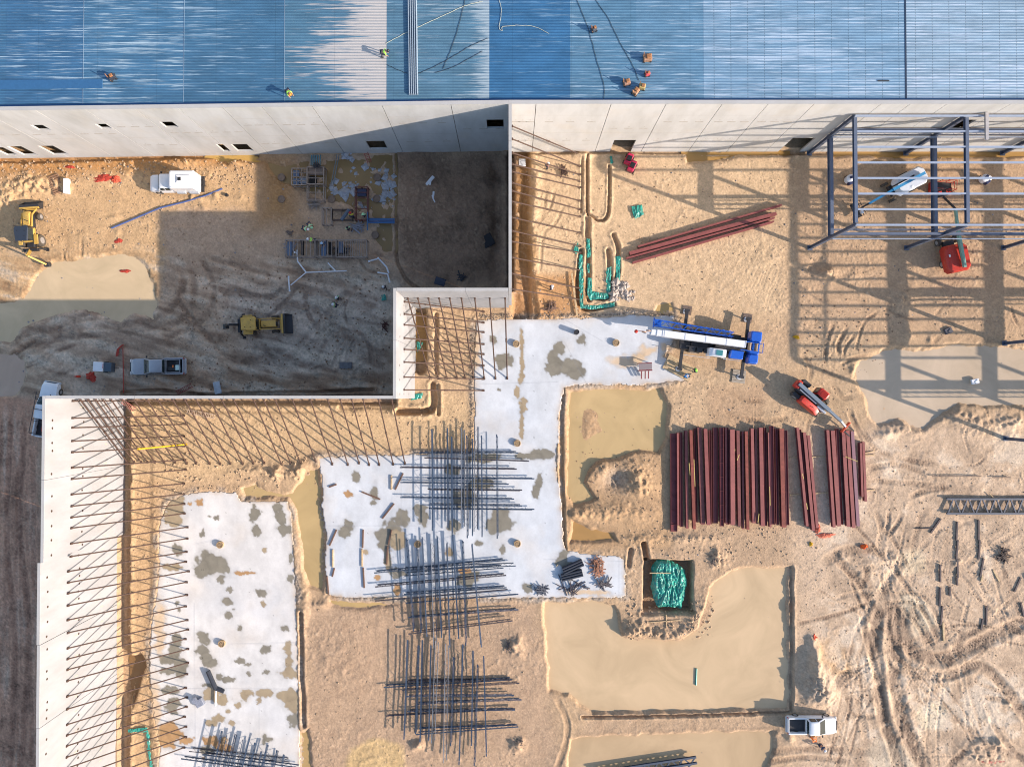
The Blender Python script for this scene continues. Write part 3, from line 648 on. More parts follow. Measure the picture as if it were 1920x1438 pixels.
for nm, full in slab_d.items():
    poly = SLABS[nm]; sl = box_of(poly, 12)
    u, v = U[sl], V[sl]; d = full[sl]
    base = C((222, 226, 231)) if nm == 'middle' else C((234, 232, 230))
    col = np.ones(u.shape + (3,)) * base
    cl = 1.35 * fbm(u / 40, v / 40, 5, 101, .65); br = fbm(u / 7, v / 18, 3, 102)
    col *= (1 + .17 * cl + .06 * br)[..., None]
    blue = np.clip(fbm(u / 70, v / 70, 3, 103) * 2, 0, 1)[..., None] * .16
    col = col * (1 - blue) + C((186, 200, 220)) * blue
    dust = np.clip(fbm(u / 50, v / 50, 4, 104) * 1.8 - .1, 0, 1)[..., None] * .22
    col = col * (1 - dust) + C((232, 210, 182)) * dust
    edge = (np.exp(-np.clip(-d, 0, 99) / 4.5) * (.25 + vnoise(u / 9, v / 9, 105)))[..., None].clip(0, 1) * .8
    col = col * (1 - edge) + C((206, 176, 138)) * edge
    wet = np.zeros(u.shape)
    for (x, y, rx, ry, t) in STAINS:
        if not (u.min() - 30 < x < u.max() + 30 and v.min() - 30 < y < v.max() + 30): continue
        s2 = (slice(*np.searchsorted(gv[sl[0]], [y - ry * 1.8, y + ry * 1.8])), slice(*np.searchsorted(gu[sl[1]], [x - rx * 1.8, x + rx * 1.8])))
        a, b = u[s2], v[s2]
        if a.size == 0: continue
        q = .75 * rx * fbm(a / (rx * .8 + 2) + x, b / (rx * .8 + 2), 3, 106) + 1.5 * fbm(a / 4, b / 4, 2, 107); w = .75 * ry * fbm(a / (ry * .8 + 2) + 50, b / (ry * .8 + 2) + y, 3, 107) + 1.5 * fbm(a / 4, b / 4, 2, 108)
        rr = np.sqrt(((a + q - x) / (rx * 1.12)) ** 2 + ((b + w - y) / (ry * 1.12)) ** 2)
        k = 1 - sstep(.84, 1.05, rr) if t != 3 else (1 - sstep(.5, 1.3, rr)) * .8
        rim = np.exp(-((rr - .93) / .09) ** 2) * .18
        col[s2] *= (1 - .10 * np.exp(-((rr - 1.05) / .3) ** 2))[..., None]
        sc = C(SC[t]) * (1 + .15 * fbm(a / 9, b / 9, 3, 108))[..., None]
        col[s2] = col[s2] * (1 - k[..., None]) + sc * (k * (1 - rim))[..., None]
        if t != 3: wet[s2] = np.maximum(wet[s2], k)
    for (x0, y0, x1, y1) in ([(364, 1130, 366, 1400), (366, 1400, 372, 1438), (430, 1207, 556, 1204), (298, 1290, 556, 1291), (486, 1310, 486, 1438), (365, 1020, 412, 1010)] if nm == 'west' else [(968, 860, 1046, 858), (1020, 1048, 1172, 1052), (1160, 1046, 1160, 1118), (752, 853, 752, 1000), (1058, 640, 1100, 720), (612, 985, 780, 985), (900, 720, 1046, 716), (1130, 640, 1060, 600)]):
        dj, _, _, _ = linedist(u, v, np.array([(x0, y0), (x1, y1)], float)); kj = (.28 * np.exp(-(dj / .8) ** 2))[..., None]
        col = col * (1 - kj) + C((140, 146, 158)) * kj
    spk = (vnoise(u / 1.9, v / 1.9, 109) > .985)
    col[spk] *= .5
    cell = d[:-1, :-1] < 0
    o = grid_mesh('concrete_slab', GX[sl], GY[sl], np.full(u.shape, .03) + .012 * fbm(u / 50, v / 50, 2, 110), cell, M_SLAB, np.concatenate([np.clip(col, .02, .85), wet[..., None]], -1))
    sm = o.modifiers.new('thickness', 'SOLIDIFY'); sm.thickness = .12; sm.offset = -1
    o.name = 'slab_' + nm
    o['kind'] = 'structure'

# ------------------------------------------------------------------ warehouse, tilt-up walls
WH = 14.0
def ray_y(u, v, Yw):
    x = (u - 960.0) / CAM_F; y = -(v - 719.0) / CAM_F
    dy = y * _ct + _st; dz = y * _st - _ct; t = Yw / dy
    return x * t, CAM_H + dz * t
def concrete(name, c, var=.10, stain=.5, streak=True):
    m = bpy.data.materials.new(name); m.use_nodes = True; nt = m.node_tree; b = nt.nodes['Principled BSDF']
    g = nd(nt, 'ShaderNodeNewGeometry'); a = alb(c)
    mp = nd(nt, 'ShaderNodeMapping'); mp.inputs['Scale'].default_value = (.35, .35, .12) if streak else (.3, .3, .3)
    nt.links.new(g.outputs['Position'], mp.inputs['Vector'])
    n = nd(nt, 'ShaderNodeTexNoise'); n.inputs['Scale'].default_value = 1.2; n.inputs['Detail'].default_value = 7; n.inputs['Roughness'].default_value = .62
    nt.links.new(mp.outputs[0], n.inputs['Vector'])
    cr = nd(nt, 'ShaderNodeValToRGB')
    cr.color_ramp.elements[0].position = .28; cr.color_ramp.elements[0].color = (*(a * (1 - var * 1.8) * np.array([1, .99, .96])), 1)
    cr.color_ramp.elements[1].position = .62; cr.color_ramp.elements[1].color = (*np.clip(a * (1 + var * .4), 0, .85), 1)
    nt.links.new(n.outputs['Fac'], cr.inputs[0])
    n2 = nd(nt, 'ShaderNodeTexNoise'); n2.inputs['Scale'].default_value = .35; n2.inputs['Detail'].default_value = 3
    nt.links.new(g.outputs['Position'], n2.inputs['Vector'])
    r = nd(nt, 'ShaderNodeMapRange'); r.inputs['From Min'].default_value = .56; r.inputs['From Max'].default_value = .72; r.inputs['To Max'].default_value = stain
    nt.links.new(n2.outputs['Fac'], r.inputs['Value'])
    mx = nd(nt, 'ShaderNodeMix', data_type='RGBA'); nt.links.new(r.outputs['Result'], mx.inputs['Factor']); nt.links.new(cr.outputs[0], mx.inputs['A'])
    mx.inputs['B'].default_value = (*(a * np.array([1.0, .90, .76])), 1)
    nt.links.new(mx.outputs['Result'], b.inputs['Base Color']); b.inputs['Roughness'].default_value = .85
    bp = nd(nt, 'ShaderNodeBump'); bp.inputs['Distance'].default_value = .02; nt.links.new(n.outputs['Fac'], bp.inputs['Height']); nt.links.new(bp.outputs[0], b.inputs['Normal'])
    return m
M_WALLN = concrete('grey_tilt_concrete', (222, 221, 219), .11, .28)
M_WALLW = concrete('pale_tilt_concrete', (176, 177, 182), .10, .22)
M_COPE = concrete('concrete_top', (200, 198, 196), .05, .1)
M_MARK = mat('insert_mark', alb((200, 194, 186)), .9, var=.2)
M_DARK = mat('dark_void', (.012, .012, .014), .9)
M_RUST = mat('rusty_steel', alb((82, 61, 52)), .75, var=.3, vscale=6, dirt=.2, dirtcol=(.16, .07, .04))
M_POCK = mat('rust_pocket', alb((74, 54, 38)), .9)
M_STRAP = mat('joint_sealant', alb((110, 108, 104)), .9)

def panel_mesh(length, z0, z1, th, holes):
    """a slab in the xz plane from x 0..length with rectangular holes, outer face at y=0, inner at y=th"""
    xs = sorted({0.0, length} | {h[i] for h in holes for i in (0, 1)}); zs = sorted({z0, z1} | {h[i] for h in holes for i in (2, 3)})
    xs = [x for x in xs if 0 <= x <= length]; zs = [z for z in zs if z0 <= z <= z1]
    solid = {}
    for i in range(len(xs) - 1):
        for k in range(len(zs) - 1):
            cx, cz = (xs[i] + xs[i + 1]) / 2, (zs[k] + zs[k + 1]) / 2
            solid[i, k] = not any(h[0] < cx < h[1] and h[2] < cz < h[3] for h in holes)
    mb = MB()
    def quad(a, b, c, d): mb.add([a, b, c, d], [(0, 1, 2, 3)])
    for (i, k), s in solid.items():
        if not s: continue
        x0, x1, a, b = xs[i], xs[i + 1], zs[k], zs[k + 1]
        quad((x0, 0, a), (x1, 0, a), (x1, 0, b), (x0, 0, b)); quad((x0, th, a), (x0, th, b), (x1, th, b), (x1, th, a))
        if not solid.get((i - 1, k)): quad((x0, 0, a), (x0, 0, b), (x0, th, b), (x0, th, a))
        if not solid.get((i + 1, k)): quad((x1, 0, a), (x1, th, a), (x1, th, b), (x1, 0, b))
        if not solid.get((i, k - 1)): quad((x0, 0, a), (x0, th, a), (x1, th, a), (x1, 0, a))
        if not solid.get((i, k + 1)): quad((x0, 0, b), (x1, 0, b), (x1, th, b), (x0, th, b))
    return mb
def build_noflip(mb, name, m, parent):
    me = bpy.data.meshes.new(name); me.from_pydata(mb.v, [], mb.f)
    bm = bmesh.new(); bm.from_mesh(me); bmesh.ops.remove_doubles(bm, verts=bm.verts, dist=1e-4); bmesh.ops.recalc_face_normals(bm, faces=bm.faces); bm.to_mesh(me); bm.free()
    me.materials.append(m); o = bpy.data.objects.new(name, me); COL.objects.link(o); o.parent = parent
    return o
warehouse = thing('warehouse', 'long grey concrete warehouse under a blue corrugated metal roof deck', 'warehouse', (0, 0, 0))
ROOFZ = 13.45
Ye = wy(283.5, 0); Yw_mid = Ye
ang_w = math.radians(0.75)
Xc = wx(957, WH)
def wall_run(parent, ox, oy, ang, joints, holes, th, z0=-.3, z1=WH, m=M_WALLN, gap=.06, name='wall_panel'):
    """joints are distances along the run; holes are (a, b, zlo, zhi)"""
    for a, b in zip(joints[:-1], joints[1:]):
        hs = [(max(h[0], a) - a, min(h[1], b) - a, h[2], h[3]) for h in holes if h[1] > a and h[0] < b]
        mb = panel_mesh(b - a - gap, z0, z1, th, hs)
        nf = len(mb.f); im = mb; L_ = b - a
        for fx in (.2, .5, .8):
            for z in ((3.6, 9.2) if not hs else (7.3,)): im.box((L_ * fx, -.003, z), (.9, .006, .22)); im.box((L_ * fx, -.004, z + .5), (.12, .008, .12))
        for z in ((2.2, 6.0, 11.0) if not hs else (6.0,)): im.box((L_ * .5, -.002, z), (L_ * .96, .004, .03))
        o = build_noflip(mb, name, m, parent)
        o.location = (ox + math.cos(ang) * a, oy + math.sin(ang) * a, 0); o.rotation_euler = (0, 0, ang)
        o.data.materials.append(M_MARK)
        for p in o.data.polygons[nf:]: p.material_index = 1
# east part of the front wall (level), west part turned slightly
je = [wx(u, WH) - Xc for u in (957, 1006, 1148, 1252, 1358, 1445, 1532, 1658, 1713, 1783, 1903, 2000, 2120, 2300)]
def hole_e(u0, u1, v0, v1, ground=False):
    x0, zt = ray_y(u0, v0, Ye); x1, _ = ray_y(u1, v0, Ye); _, zb = ray_y(u0, v1, Ye)
    return (x0 - Xc, x1 - Xc, -1 if ground else zb, zt)
hol_e = [hole_e(1152, 1193, 263, 280, True), hole_e(1487, 1530, 259, 283, True), hole_e(1798, 1832, 225, 243), hole_e(1990, 2020, 262, 283, True)]
wall_run(warehouse, Xc, Ye, 0.0, je, hol_e, .20)
Lw = (Xc - wx(-260, WH))
def hole_w(u0, u1, v0, v1, ground=False):
    def hit(u, v):
        x = (u - 960.0) / CAM_F; y = -(v - 719.0) / CAM_F
        dx, dy, dz = x, y * _ct + _st, y * _st - _ct
        s, c = math.sin(-ang_w), math.cos(-ang_w)   # wall direction from the corner goes west: (-c, s*-1)
        # plane through (Xc, Ye) with direction (-cos, -sin)
        nx, ny = -math.sin(ang_w), math.cos(ang_w)
        t = (Xc * nx + Ye * ny) / (dx * nx + dy * ny)
        X, Y, Z = dx * t, dy * t, CAM_H + dz * t
        return (Xc - X) / math.cos(ang_w), Z
    a0, zt = hit(u0, v0); a1, _ = hit(u1, v0); _, zb = hit(u0, v1)
    return (Lw - a0, Lw - a1, zb, zt)
ox = Xc - Lw * math.cos(ang_w); oy = Ye - Lw * math.sin(ang_w)
jw = sorted([Lw - (Xc - wx(u, WH)) / math.cos(ang_w) for u in (957, 845, 715, 583, 488, 413, 330, 248, 155, 60, -40, -150)] + [0.0])
hol_w = [hole_w(*q) for q in ((56, 80, 235, 245), (177, 198, 233, 242), (298, 323, 229, 240), (-16, 6, 277, 292), (12, 40, 275, 292), (70, 100, 274, 291), (404, 418, 271, 285), (432, 463, 271, 284), (685, 720, 265, 280), (912, 944, 225, 241))]
wall_run(warehouse, ox, oy, ang_w, jw, hol_w, .20)
# coping line, sides and back of the building
cp = MB(); cp.bar((Xc - .2, Ye + .175, WH + .02), (wx(2300, WH), Ye + .175, WH + .02), .40, .05); cp.build('coping', M_COPE, warehouse)
cp = MB(); cp.bar((ox, oy + .175, WH + .021), (Xc - .21, Ye + .172, WH + .021), .40, .05); cp.build('coping', M_COPE, warehouse)
Yn = wy(-420, ROOFZ)
b = MB(); b.box((wx(2300, WH) - .2, (Ye + Yn) / 2 + .3, WH / 2), (.35, Yn - Ye - .6, WH)); b.box((ox + .2, (oy + Yn) / 2 + .5, WH / 2), (.35, Yn - oy - .9, WH)); b.box(((ox + wx(2300, WH)) / 2, Yn, WH / 2), (wx(2300, WH) - ox, .3, WH)); b.build('rear_walls', M_WALLN, warehouse)
for (u0, v0, u1, v1, k) in ((40, 240, 0, 0, 0),): pass
def deck_material(name, c, light, dens, grad=None, seams=False):
    m = bpy.data.materials.new(name); m.use_nodes = True; nt = m.node_tree; b = nt.nodes['Principled BSDF']
    g = nd(nt, 'ShaderNodeNewGeometry'); sp = nd(nt, 'ShaderNodeSeparateXYZ'); nt.links.new(g.outputs['Position'], sp.inputs[0])
    def noise(sx, sy, sc, det=4, rough=.6):
        mp = nd(nt, 'ShaderNodeMapping'); mp.inputs['Scale'].default_value = (sx, sy, 1); nt.links.new(g.outputs['Position'], mp.inputs['Vector'])
        n = nd(nt, 'ShaderNodeTexNoise'); n.inputs['Scale'].default_value = sc; n.inputs['Detail'].default_value = det; n.inputs['Roughness'].default_value = rough
        nt.links.new(mp.outputs[0], n.inputs['Vector']); return n.outputs['Fac']
    def mth(op, a, b_, clamp=False):
        n = nd(nt, 'ShaderNodeMath', operation=op, use_clamp=clamp)
        for i, q in enumerate((a, b_)):
            if q is None: continue
            if isinstance(q, (int, float)): n.inputs[i].default_value = q
            else: nt.links.new(q, n.inputs[i])
        return n.outputs[0]
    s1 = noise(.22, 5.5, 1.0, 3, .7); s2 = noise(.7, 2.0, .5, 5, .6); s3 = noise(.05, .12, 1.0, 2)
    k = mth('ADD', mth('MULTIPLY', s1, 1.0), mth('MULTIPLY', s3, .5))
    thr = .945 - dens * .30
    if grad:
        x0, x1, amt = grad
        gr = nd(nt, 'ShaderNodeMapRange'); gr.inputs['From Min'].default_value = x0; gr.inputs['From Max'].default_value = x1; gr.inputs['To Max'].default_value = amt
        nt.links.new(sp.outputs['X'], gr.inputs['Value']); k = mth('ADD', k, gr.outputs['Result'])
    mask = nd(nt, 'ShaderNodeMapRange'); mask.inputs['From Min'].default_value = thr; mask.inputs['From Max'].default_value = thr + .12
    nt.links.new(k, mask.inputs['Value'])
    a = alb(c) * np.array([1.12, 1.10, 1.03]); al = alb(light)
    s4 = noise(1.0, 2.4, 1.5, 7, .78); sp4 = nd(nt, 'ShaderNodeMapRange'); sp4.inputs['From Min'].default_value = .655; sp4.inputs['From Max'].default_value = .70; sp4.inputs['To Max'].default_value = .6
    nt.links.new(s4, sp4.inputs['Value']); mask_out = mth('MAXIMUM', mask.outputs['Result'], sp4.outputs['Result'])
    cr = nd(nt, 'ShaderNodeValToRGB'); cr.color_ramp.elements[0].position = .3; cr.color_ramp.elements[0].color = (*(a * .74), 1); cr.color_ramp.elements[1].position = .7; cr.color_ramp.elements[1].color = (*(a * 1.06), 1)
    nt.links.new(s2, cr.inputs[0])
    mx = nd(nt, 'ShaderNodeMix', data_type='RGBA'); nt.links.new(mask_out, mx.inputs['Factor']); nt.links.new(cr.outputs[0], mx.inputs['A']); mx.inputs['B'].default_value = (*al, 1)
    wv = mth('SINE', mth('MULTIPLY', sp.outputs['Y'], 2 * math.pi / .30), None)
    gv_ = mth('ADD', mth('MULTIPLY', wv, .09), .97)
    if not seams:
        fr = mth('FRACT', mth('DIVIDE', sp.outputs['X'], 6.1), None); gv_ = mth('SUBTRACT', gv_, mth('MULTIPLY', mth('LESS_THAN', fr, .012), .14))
    if seams:
        fr = mth('FRACT', mth('DIVIDE', sp.outputs['X'], 1.73), None)
        sm = mth('LESS_THAN', fr, .05); dots = mth('GREATER_THAN', wv, -.2)
        gv_ = mth('SUBTRACT', gv_, mth('MULTIPLY', mth('MULTIPLY', sm, dots), .42))
    mm = nd(nt, 'ShaderNodeMix', data_type='RGBA', blend_type='MULTIPLY'); mm.inputs['Factor'].default_value = 1
    nt.links.new(mx.outputs['Result'], mm.inputs['A']); nt.links.new(gv_, mm.inputs['B'])
    nt.links.new(mm.outputs['Result'], b.inputs['Base Color'])
    b.inputs['Roughness'].default_value = .42; b.inputs['Metallic'].default_value = .12
    bp = nd(nt, 'ShaderNodeBump'); bp.inputs['Distance'].default_value = .02; nt.links.new(wv, bp.inputs['Height']); nt.links.new(bp.outputs[0], b.inputs['Normal'])
    return m
DECK = [(-340, 4, (74, 122, 164), (178, 204, 222), .35, 0), (4, 150, (72, 120, 164), (178, 204, 222), .40, 0), (150, 340, (82, 130, 170), (180, 206, 222), .42, 0), (340, 530, (78, 124, 162), (160, 190, 212), .32, 0),  # blue tints stand in for sky mirrored by the galvanised sheets
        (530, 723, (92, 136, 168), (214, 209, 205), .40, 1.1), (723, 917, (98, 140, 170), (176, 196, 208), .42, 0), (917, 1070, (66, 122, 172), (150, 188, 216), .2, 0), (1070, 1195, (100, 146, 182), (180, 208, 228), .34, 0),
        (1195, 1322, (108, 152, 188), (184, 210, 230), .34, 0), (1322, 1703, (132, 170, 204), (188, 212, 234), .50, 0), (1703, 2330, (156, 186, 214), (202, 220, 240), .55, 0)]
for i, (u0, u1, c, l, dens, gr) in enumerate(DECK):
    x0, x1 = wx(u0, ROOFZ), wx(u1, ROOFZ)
    grad = (x0 + 1, x1 + 1, .42) if gr else None  # sun glare on the beige-white bay, put into the colour as a streaked ramp
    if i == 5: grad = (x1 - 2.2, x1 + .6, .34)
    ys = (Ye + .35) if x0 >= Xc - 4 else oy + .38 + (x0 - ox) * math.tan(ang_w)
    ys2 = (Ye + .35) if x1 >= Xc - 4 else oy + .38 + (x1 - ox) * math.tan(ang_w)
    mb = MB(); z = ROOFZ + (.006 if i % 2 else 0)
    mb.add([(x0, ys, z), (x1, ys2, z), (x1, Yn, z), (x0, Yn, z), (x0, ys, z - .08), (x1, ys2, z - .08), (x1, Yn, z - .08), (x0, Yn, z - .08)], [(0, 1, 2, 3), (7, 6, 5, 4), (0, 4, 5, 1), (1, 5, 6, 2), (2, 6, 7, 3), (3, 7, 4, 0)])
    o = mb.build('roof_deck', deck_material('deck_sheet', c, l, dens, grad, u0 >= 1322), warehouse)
sm = MB()
for u in (150, 340, 530): sm.bar((wx(u, ROOFZ), Ye + .2, ROOFZ + .02), (wx(u, ROOFZ), Yn, ROOFZ + .02), .035, .02)
sm.build('roof_seam', mat('bare_zinc', alb((150, 176, 198)), .5), warehouse)
sm = MB(); sm.bar((wx(1704, ROOFZ), Ye + .4, ROOFZ + .02), (wx(1704, ROOFZ), Yn, ROOFZ + .02), .16, .03); sm.build('roof_seam', mat('dark_seam', alb((38, 58, 84)), .6), warehouse)
M_FLASH = mat('blue_flashing', alb((50, 98, 148)), .45, var=.1)
sm = MB(); sm.bar((Xc, Ye + .56, ROOFZ + .04), (wx(2300, WH), Ye + .56, ROOFZ + .04), .36, .03); sm.bar((ox, oy + .58, ROOFZ + .04), (Xc - .02, Ye + .57, ROOFZ + .04), .36, .03); sm.build('flashing', M_FLASH, warehouse)

# ---- free standing tilt-up walls
TH = .30
def run_wall(label, x0, y0, x1, y1, joints, side, m=M_WALLW, z0=-1.3, pockets=None):
    """panels from (x0, y0) to (x1, y1); thickness to the left of travel"""
    L = math.hypot(x1 - x0, y1 - y0); ang = math.atan2(y1 - y0, x1 - x0)
    t = thing('tilt_up_wall', label, 'concrete wall', (x0, y0, 0), ang)
    js = [0.0] + [j for j in joints if 0 < j < L] + [L]
    for n, (a, b_) in enumerate(zip(js[:-1], js[1:])):
        off = side[n] if isinstance(side, (list, tuple)) else 0
        mb = panel_mesh(b_ - a - .03, z0, WH - .02, TH, [])
        o = build_noflip(mb, 'wall_panel', m, t); o.location = (a, off, 0)
        c = MB(); c.box(((a + b_) / 2, TH / 2 + off, WH), (b_ - a - .03, TH + .012, .045)); c.build('coping', M_COPE, t)
        if pockets:
            pk = MB()
            rs = random.Random(n * 7 + 3)
            for z in pockets:
                x = a + .5
                while x < b_ - .3:
                    pk.lathe([(.0, -.012), (.13, -.012), (.13, .0)], (x, off, z + rs.uniform(-.1, .1)), 8, 'y')
                    x += rs.choice([1.5, 1.5, .8, 2.3]) * rs.uniform(.95, 1.05)
            pk.build('lifting_pocket', M_POCK, t)
            cr = MB()
            for z in (3.2, 8.0):
                x = a + .7
                while x < b_ - .3:
                    cr.box((x, off - .004, z), (.12, .008, .5)); x += 2.2
            cr.build('form_mark', mat('faint_form_mark', alb((196, 186, 170)), .9), t)
    return t
X1 = wx(956.5, WH); X3 = wx(737, WH); X5 = wx(80, WH)
Y2 = wy(540, WH); Y4 = wy(742, WH); Y5s = wy(1960, WH)
# each wall is drawn so that its outer face (y = 0 of the run) looks at the braces
w1 = run_wall('tall thin concrete wall seen edge-on, dividing dark courtyard from sunlit trenches', X1 + TH / 2, Y2 - .0, X1 + TH / 2, Ye - .02, [7.5, 15], 0)
w2 = run_wall('short concrete wall across the top of the braced notch, at the slab corner', X3 + TH + .01, Y2 - TH, X1 - TH / 2 - .01, Y2 - TH, [7.0], 0)
w3 = run_wall('pale concrete wall at the notch, running between two corners beside its rusty braces', X3 + TH, Y4 - 0.31, X3 + TH, Y2 - .0, [6.0], 0, pockets=(11.6, 8.8, 5))
w4 = run_wall('long concrete wall seen edge-on between the pickup and the slanting braces', X5 + TH + .01, Y4 - TH, X3 - .01, Y4 - TH, [9, 18, 27], 0)
jj = [wy(v, WH) - Y5s for v in (1520, 1365, 1209, 1055, 900)]
w5 = run_wall('long white sunlit concrete wall with a sawtooth row of rusty braces', X5 + TH, Y5s, X5 + TH, Y4 - .0, jj, [.28, .22, .25, .30, .0, .0], pockets=(12.9, 7.6))

# ---- braces
def brace(top, foot, label, group, r=.076, m=None, yellow=False):
    t = MB(); T = Vector(top); Fp = Vector(foot); o = T
    t.tube((0, 0, 0), Fp - T, r, 8)
    d = (Fp - T).normalized()
    t.box(Fp - T + Vector((0, 0, .02)), (.34, .24, .05), math.atan2(d.y, d.x))
    t.tube((Fp - T) * .48, (Fp - T) * .52, r * 1.35, 8)
    t.box((0, 0, 0), (.2, .2, .3), math.atan2(d.y, d.x))
    ob = t.build('wall_brace', m or M_RUST, None, True); ob.location = T
    tag(ob, label, 'wall brace', group)
    return ob
M_YEL = mat('yellow_paint', alb((235, 190, 40)), .5)
ys = [752, 784, 802, 827, 848, 877, 898, 927, 949, 970, 990, 1019, 1043, 1071, 1092, 1112, 1135, 1162, 1186, 1215, 1235, 1255, 1276, 1305, 1329, 1358, 1378, 1398, 1419, 1440, 1462, 1484]
for i, v in enumerate(ys):
    zb = 9.6; x, y, _ = P(140, v, zb)
    xf = wx(353 if v > 1000 else 347, .1) + random.Random(i).uniform(-.2, .2)
    brace((X5 + TH - (.0 if v < 1055 else .25) + .05, y, zb), (xf, y, .05 if v > 1000 else .08), '%s rusty pipe brace from the north along the long white wall' % ordn(i + 1), 'braces of the long white wall')
brace((X5 + TH + 5.1, wy(841, 5), 5.6), (wx(350), wy(833), .1), 'bright yellow pipe brace among the rusty ones of the white wall', 'braces of the long white wall', .09, M_YEL)
xs4 = [238, 251, 264, 276, 290, 308, 328, 350, 368, 393, 413, 432, 455, 475, 495, 528, 545, 564, 593, 623, 652, 673, 692, 711, 737, 759]
for i, u in enumerate(xs4):
    xf, yf, _ = P(u, 869 + random.Random(i).uniform(-2, 2), .06)
    xt = xf
    if u < 330: yf = wy(866, 0)
    xt = min(max(xt, X5 + TH + .5), X3 - .4)
    brace((xt, Y4 - TH - .05, 9.6), (xf, yf, .05), '%s slanting rusty brace from the west below the edge-on wall' % ordn(i + 1), 'braces of the long edge-on wall')
for i, (v0, v1) in enumerate([(566, 583), (589, 607), (609, 621), (634, 642), (655, 660), (679, 681), (707, 708), (731, 732)]):
    brace((X3 + TH + .05, wy(v0, 9), 9.0), (wx(906), wy(742 + (v0 - 742) / 1.118), .05), '%s rusty brace from the north on the notch wall' % ordn(i + 1), 'braces of the notch wall')
for i, (u0, u1) in enumerate([(764, 807), (783, 822), (803, 838), (823, 857), (843, 872), (865, 888), (890, 908), (918, 929), (947, 951)]):
    brace((wx(u0, 9), Y2 - TH - .05, 9.0), (wx(u1), wy(709), .07), '%s rusty brace from the west under the short wall' % ordn(i + 1), 'braces of the short wall')
for i, (v0, v1) in enumerate([(237, 290), (261, 312), (287, 328), (308, 340), (322, 352), (343, 377), (358, 393), (378, 407), (408, 437), (433, 462), (453, 474), (483, 507), (513, 541), (542, 562)]):
    brace((X1 + TH / 2 + .06, wy(v0, 9.5), 9.5), (wx(1088), wy(v1), .05), '%s rusty brace from the warehouse along the courtyard wall' % ordn(i + 1), 'braces of the courtyard wall')

# ------------------------------------------------------------------ steel frame
M_STEEL = mat('blue_grey_steel', alb((104, 116, 138)), .5, var=.12, vscale=2, metal=.1, dirt=.1, dirtcol=tuple(alb((84, 106, 146))))
M_STEEL_L = mat('pale_purlin_steel', alb((168, 182, 204)), .45, var=.06)
def ibeam(mb, a, b_, depth, width, tf=.03, tw=.03, up=Vector((0, 0, 1))):
    a = Vector(a); b_ = Vector(b_); x, y = mb._frame(a, b_, up)
    for s in (-1, 1):
        o = y * s * (depth / 2 - tf / 2); mb.bar(a + o, b_ + o, width, tf, up)
    mb.bar(a, b_, tw, depth - 2 * tf, up); return mb
frame = thing('steel_skeleton', 'two-level blue-grey steel building frame standing beside the warehouse', 'steel frame')
TZ, MZ = 11.5, 5.75
gx = [1520, 1702, 1884, 2066, 2248]; gy = [283, 465, 644, 822]
GXw = [wx(u) for u in gx]; GYw = [wy(v) for v in gy]
GYw[0] = wy(288)
def rows(i): return [0, 1] if i < 2 else [0, 1, 2, 3]
for i, x in enumerate(GXw):
    for j in rows(i):
        m = MB(); ibeam(m, (0, 0, -.2), (0, 0, TZ), .36, .34, up=Vector((0, 1, 0))); m.box((0, 0, .08), (.6, .6, .06))
        o = m.build('column', M_STEEL, frame); o.location = (x, GYw[j], 0)
for i, x in enumerate(GXw):
    js = rows(i)
    for j0, j1 in zip(js[:-1], js[1:]):
        m = MB(); ibeam(m, (x, GYw[j0] - .2, TZ + .02), (x, GYw[j1] + .2, TZ + .02), .40, .34); m.build('roof_girder', M_STEEL, frame)
        m = MB(); ibeam(m, (x, GYw[j0] - .2, MZ), (x, GYw[j1] + .2, MZ), .72, .36); m.build('floor_girder', M_STEEL, frame)
npur = {0: 7, 1: 7, 2: 7}
def lattice(mb, a, b_, depth, r=.035, n=18, chord=.09):
    a = Vector(a); b_ = Vector(b_); up = Vector((0, 0, depth / 2))
    mb.bar(a + up, b_ + up, chord, .06); mb.bar(a - up, b_ - up, chord, .06)
    for k in range(n):
        p = a.lerp(b_, k / n); q = a.lerp(b_, (k + 1) / n); s = 1 if k % 2 else -1
        mb.bar(p + up * s, q - up * s, r)
for i in range(len(GXw) - 1):
    x0, x1 = GXw[i], GXw[i + 1]
    js = rows(i)
    for j0, j1 in zip(js[:-1], js[1:]):
        for k in range(8 if j1 == js[-1] else 7):
            y = GYw[j0] + (GYw[j1] - GYw[j0]) * k / 7
            m = MB(); ibeam(m, (x0, y, TZ + .10), (x1, y, TZ + .10), .22, .16); m.build('purlin', M_STEEL_L, frame)
    for j in js:
        y = GYw[j]
        m = MB(); lattice(m, (x0, y + .3, MZ), (x1, y + .3, MZ), .62); lattice(m, (x0, y + .85, MZ + .05), (x1, y + .85, MZ + .05), .5); m.build('lattice_joist', M_STEEL, frame)
        m = MB(); ibeam(m, (x0, y, 7.6), (x1, y, 7.6), 1.1 if (i >= 2 and j >= 2) else .30, .25); m.build('tie_beam', M_STEEL, frame)
        if j in (0, 1) and i < 3:
            m = MB(); m.bar((x0, y - .25, MZ + .36), (x1, y - .25, MZ + .36), .10, .1); m.build('edge_angle', M_STEEL_L, frame)
xb = wx(1937); m = MB(); m.bar((xb, GYw[1], TZ - .1), (xb, GYw[3], TZ - .1), .18, .18)
for k in range(10):
    y0 = GYw[1] + (GYw[3] - GYw[1]) * k / 10; y1 = GYw[1] + (GYw[3] - GYw[1]) * (k + 1) / 10
    m.bar((GXw[2], y0, TZ - .1), (xb, y1, TZ - .1), .07)
m.build('wind_bracing', M_STEEL, frame)
lb = MB(); ibeam(lb, (0, 0, 0), (0, -2.9, 0), .2, .34); o = lb.build('loose_beam', mat('galvanised_beam', alb((190, 186, 186)), .5, var=.15), None)
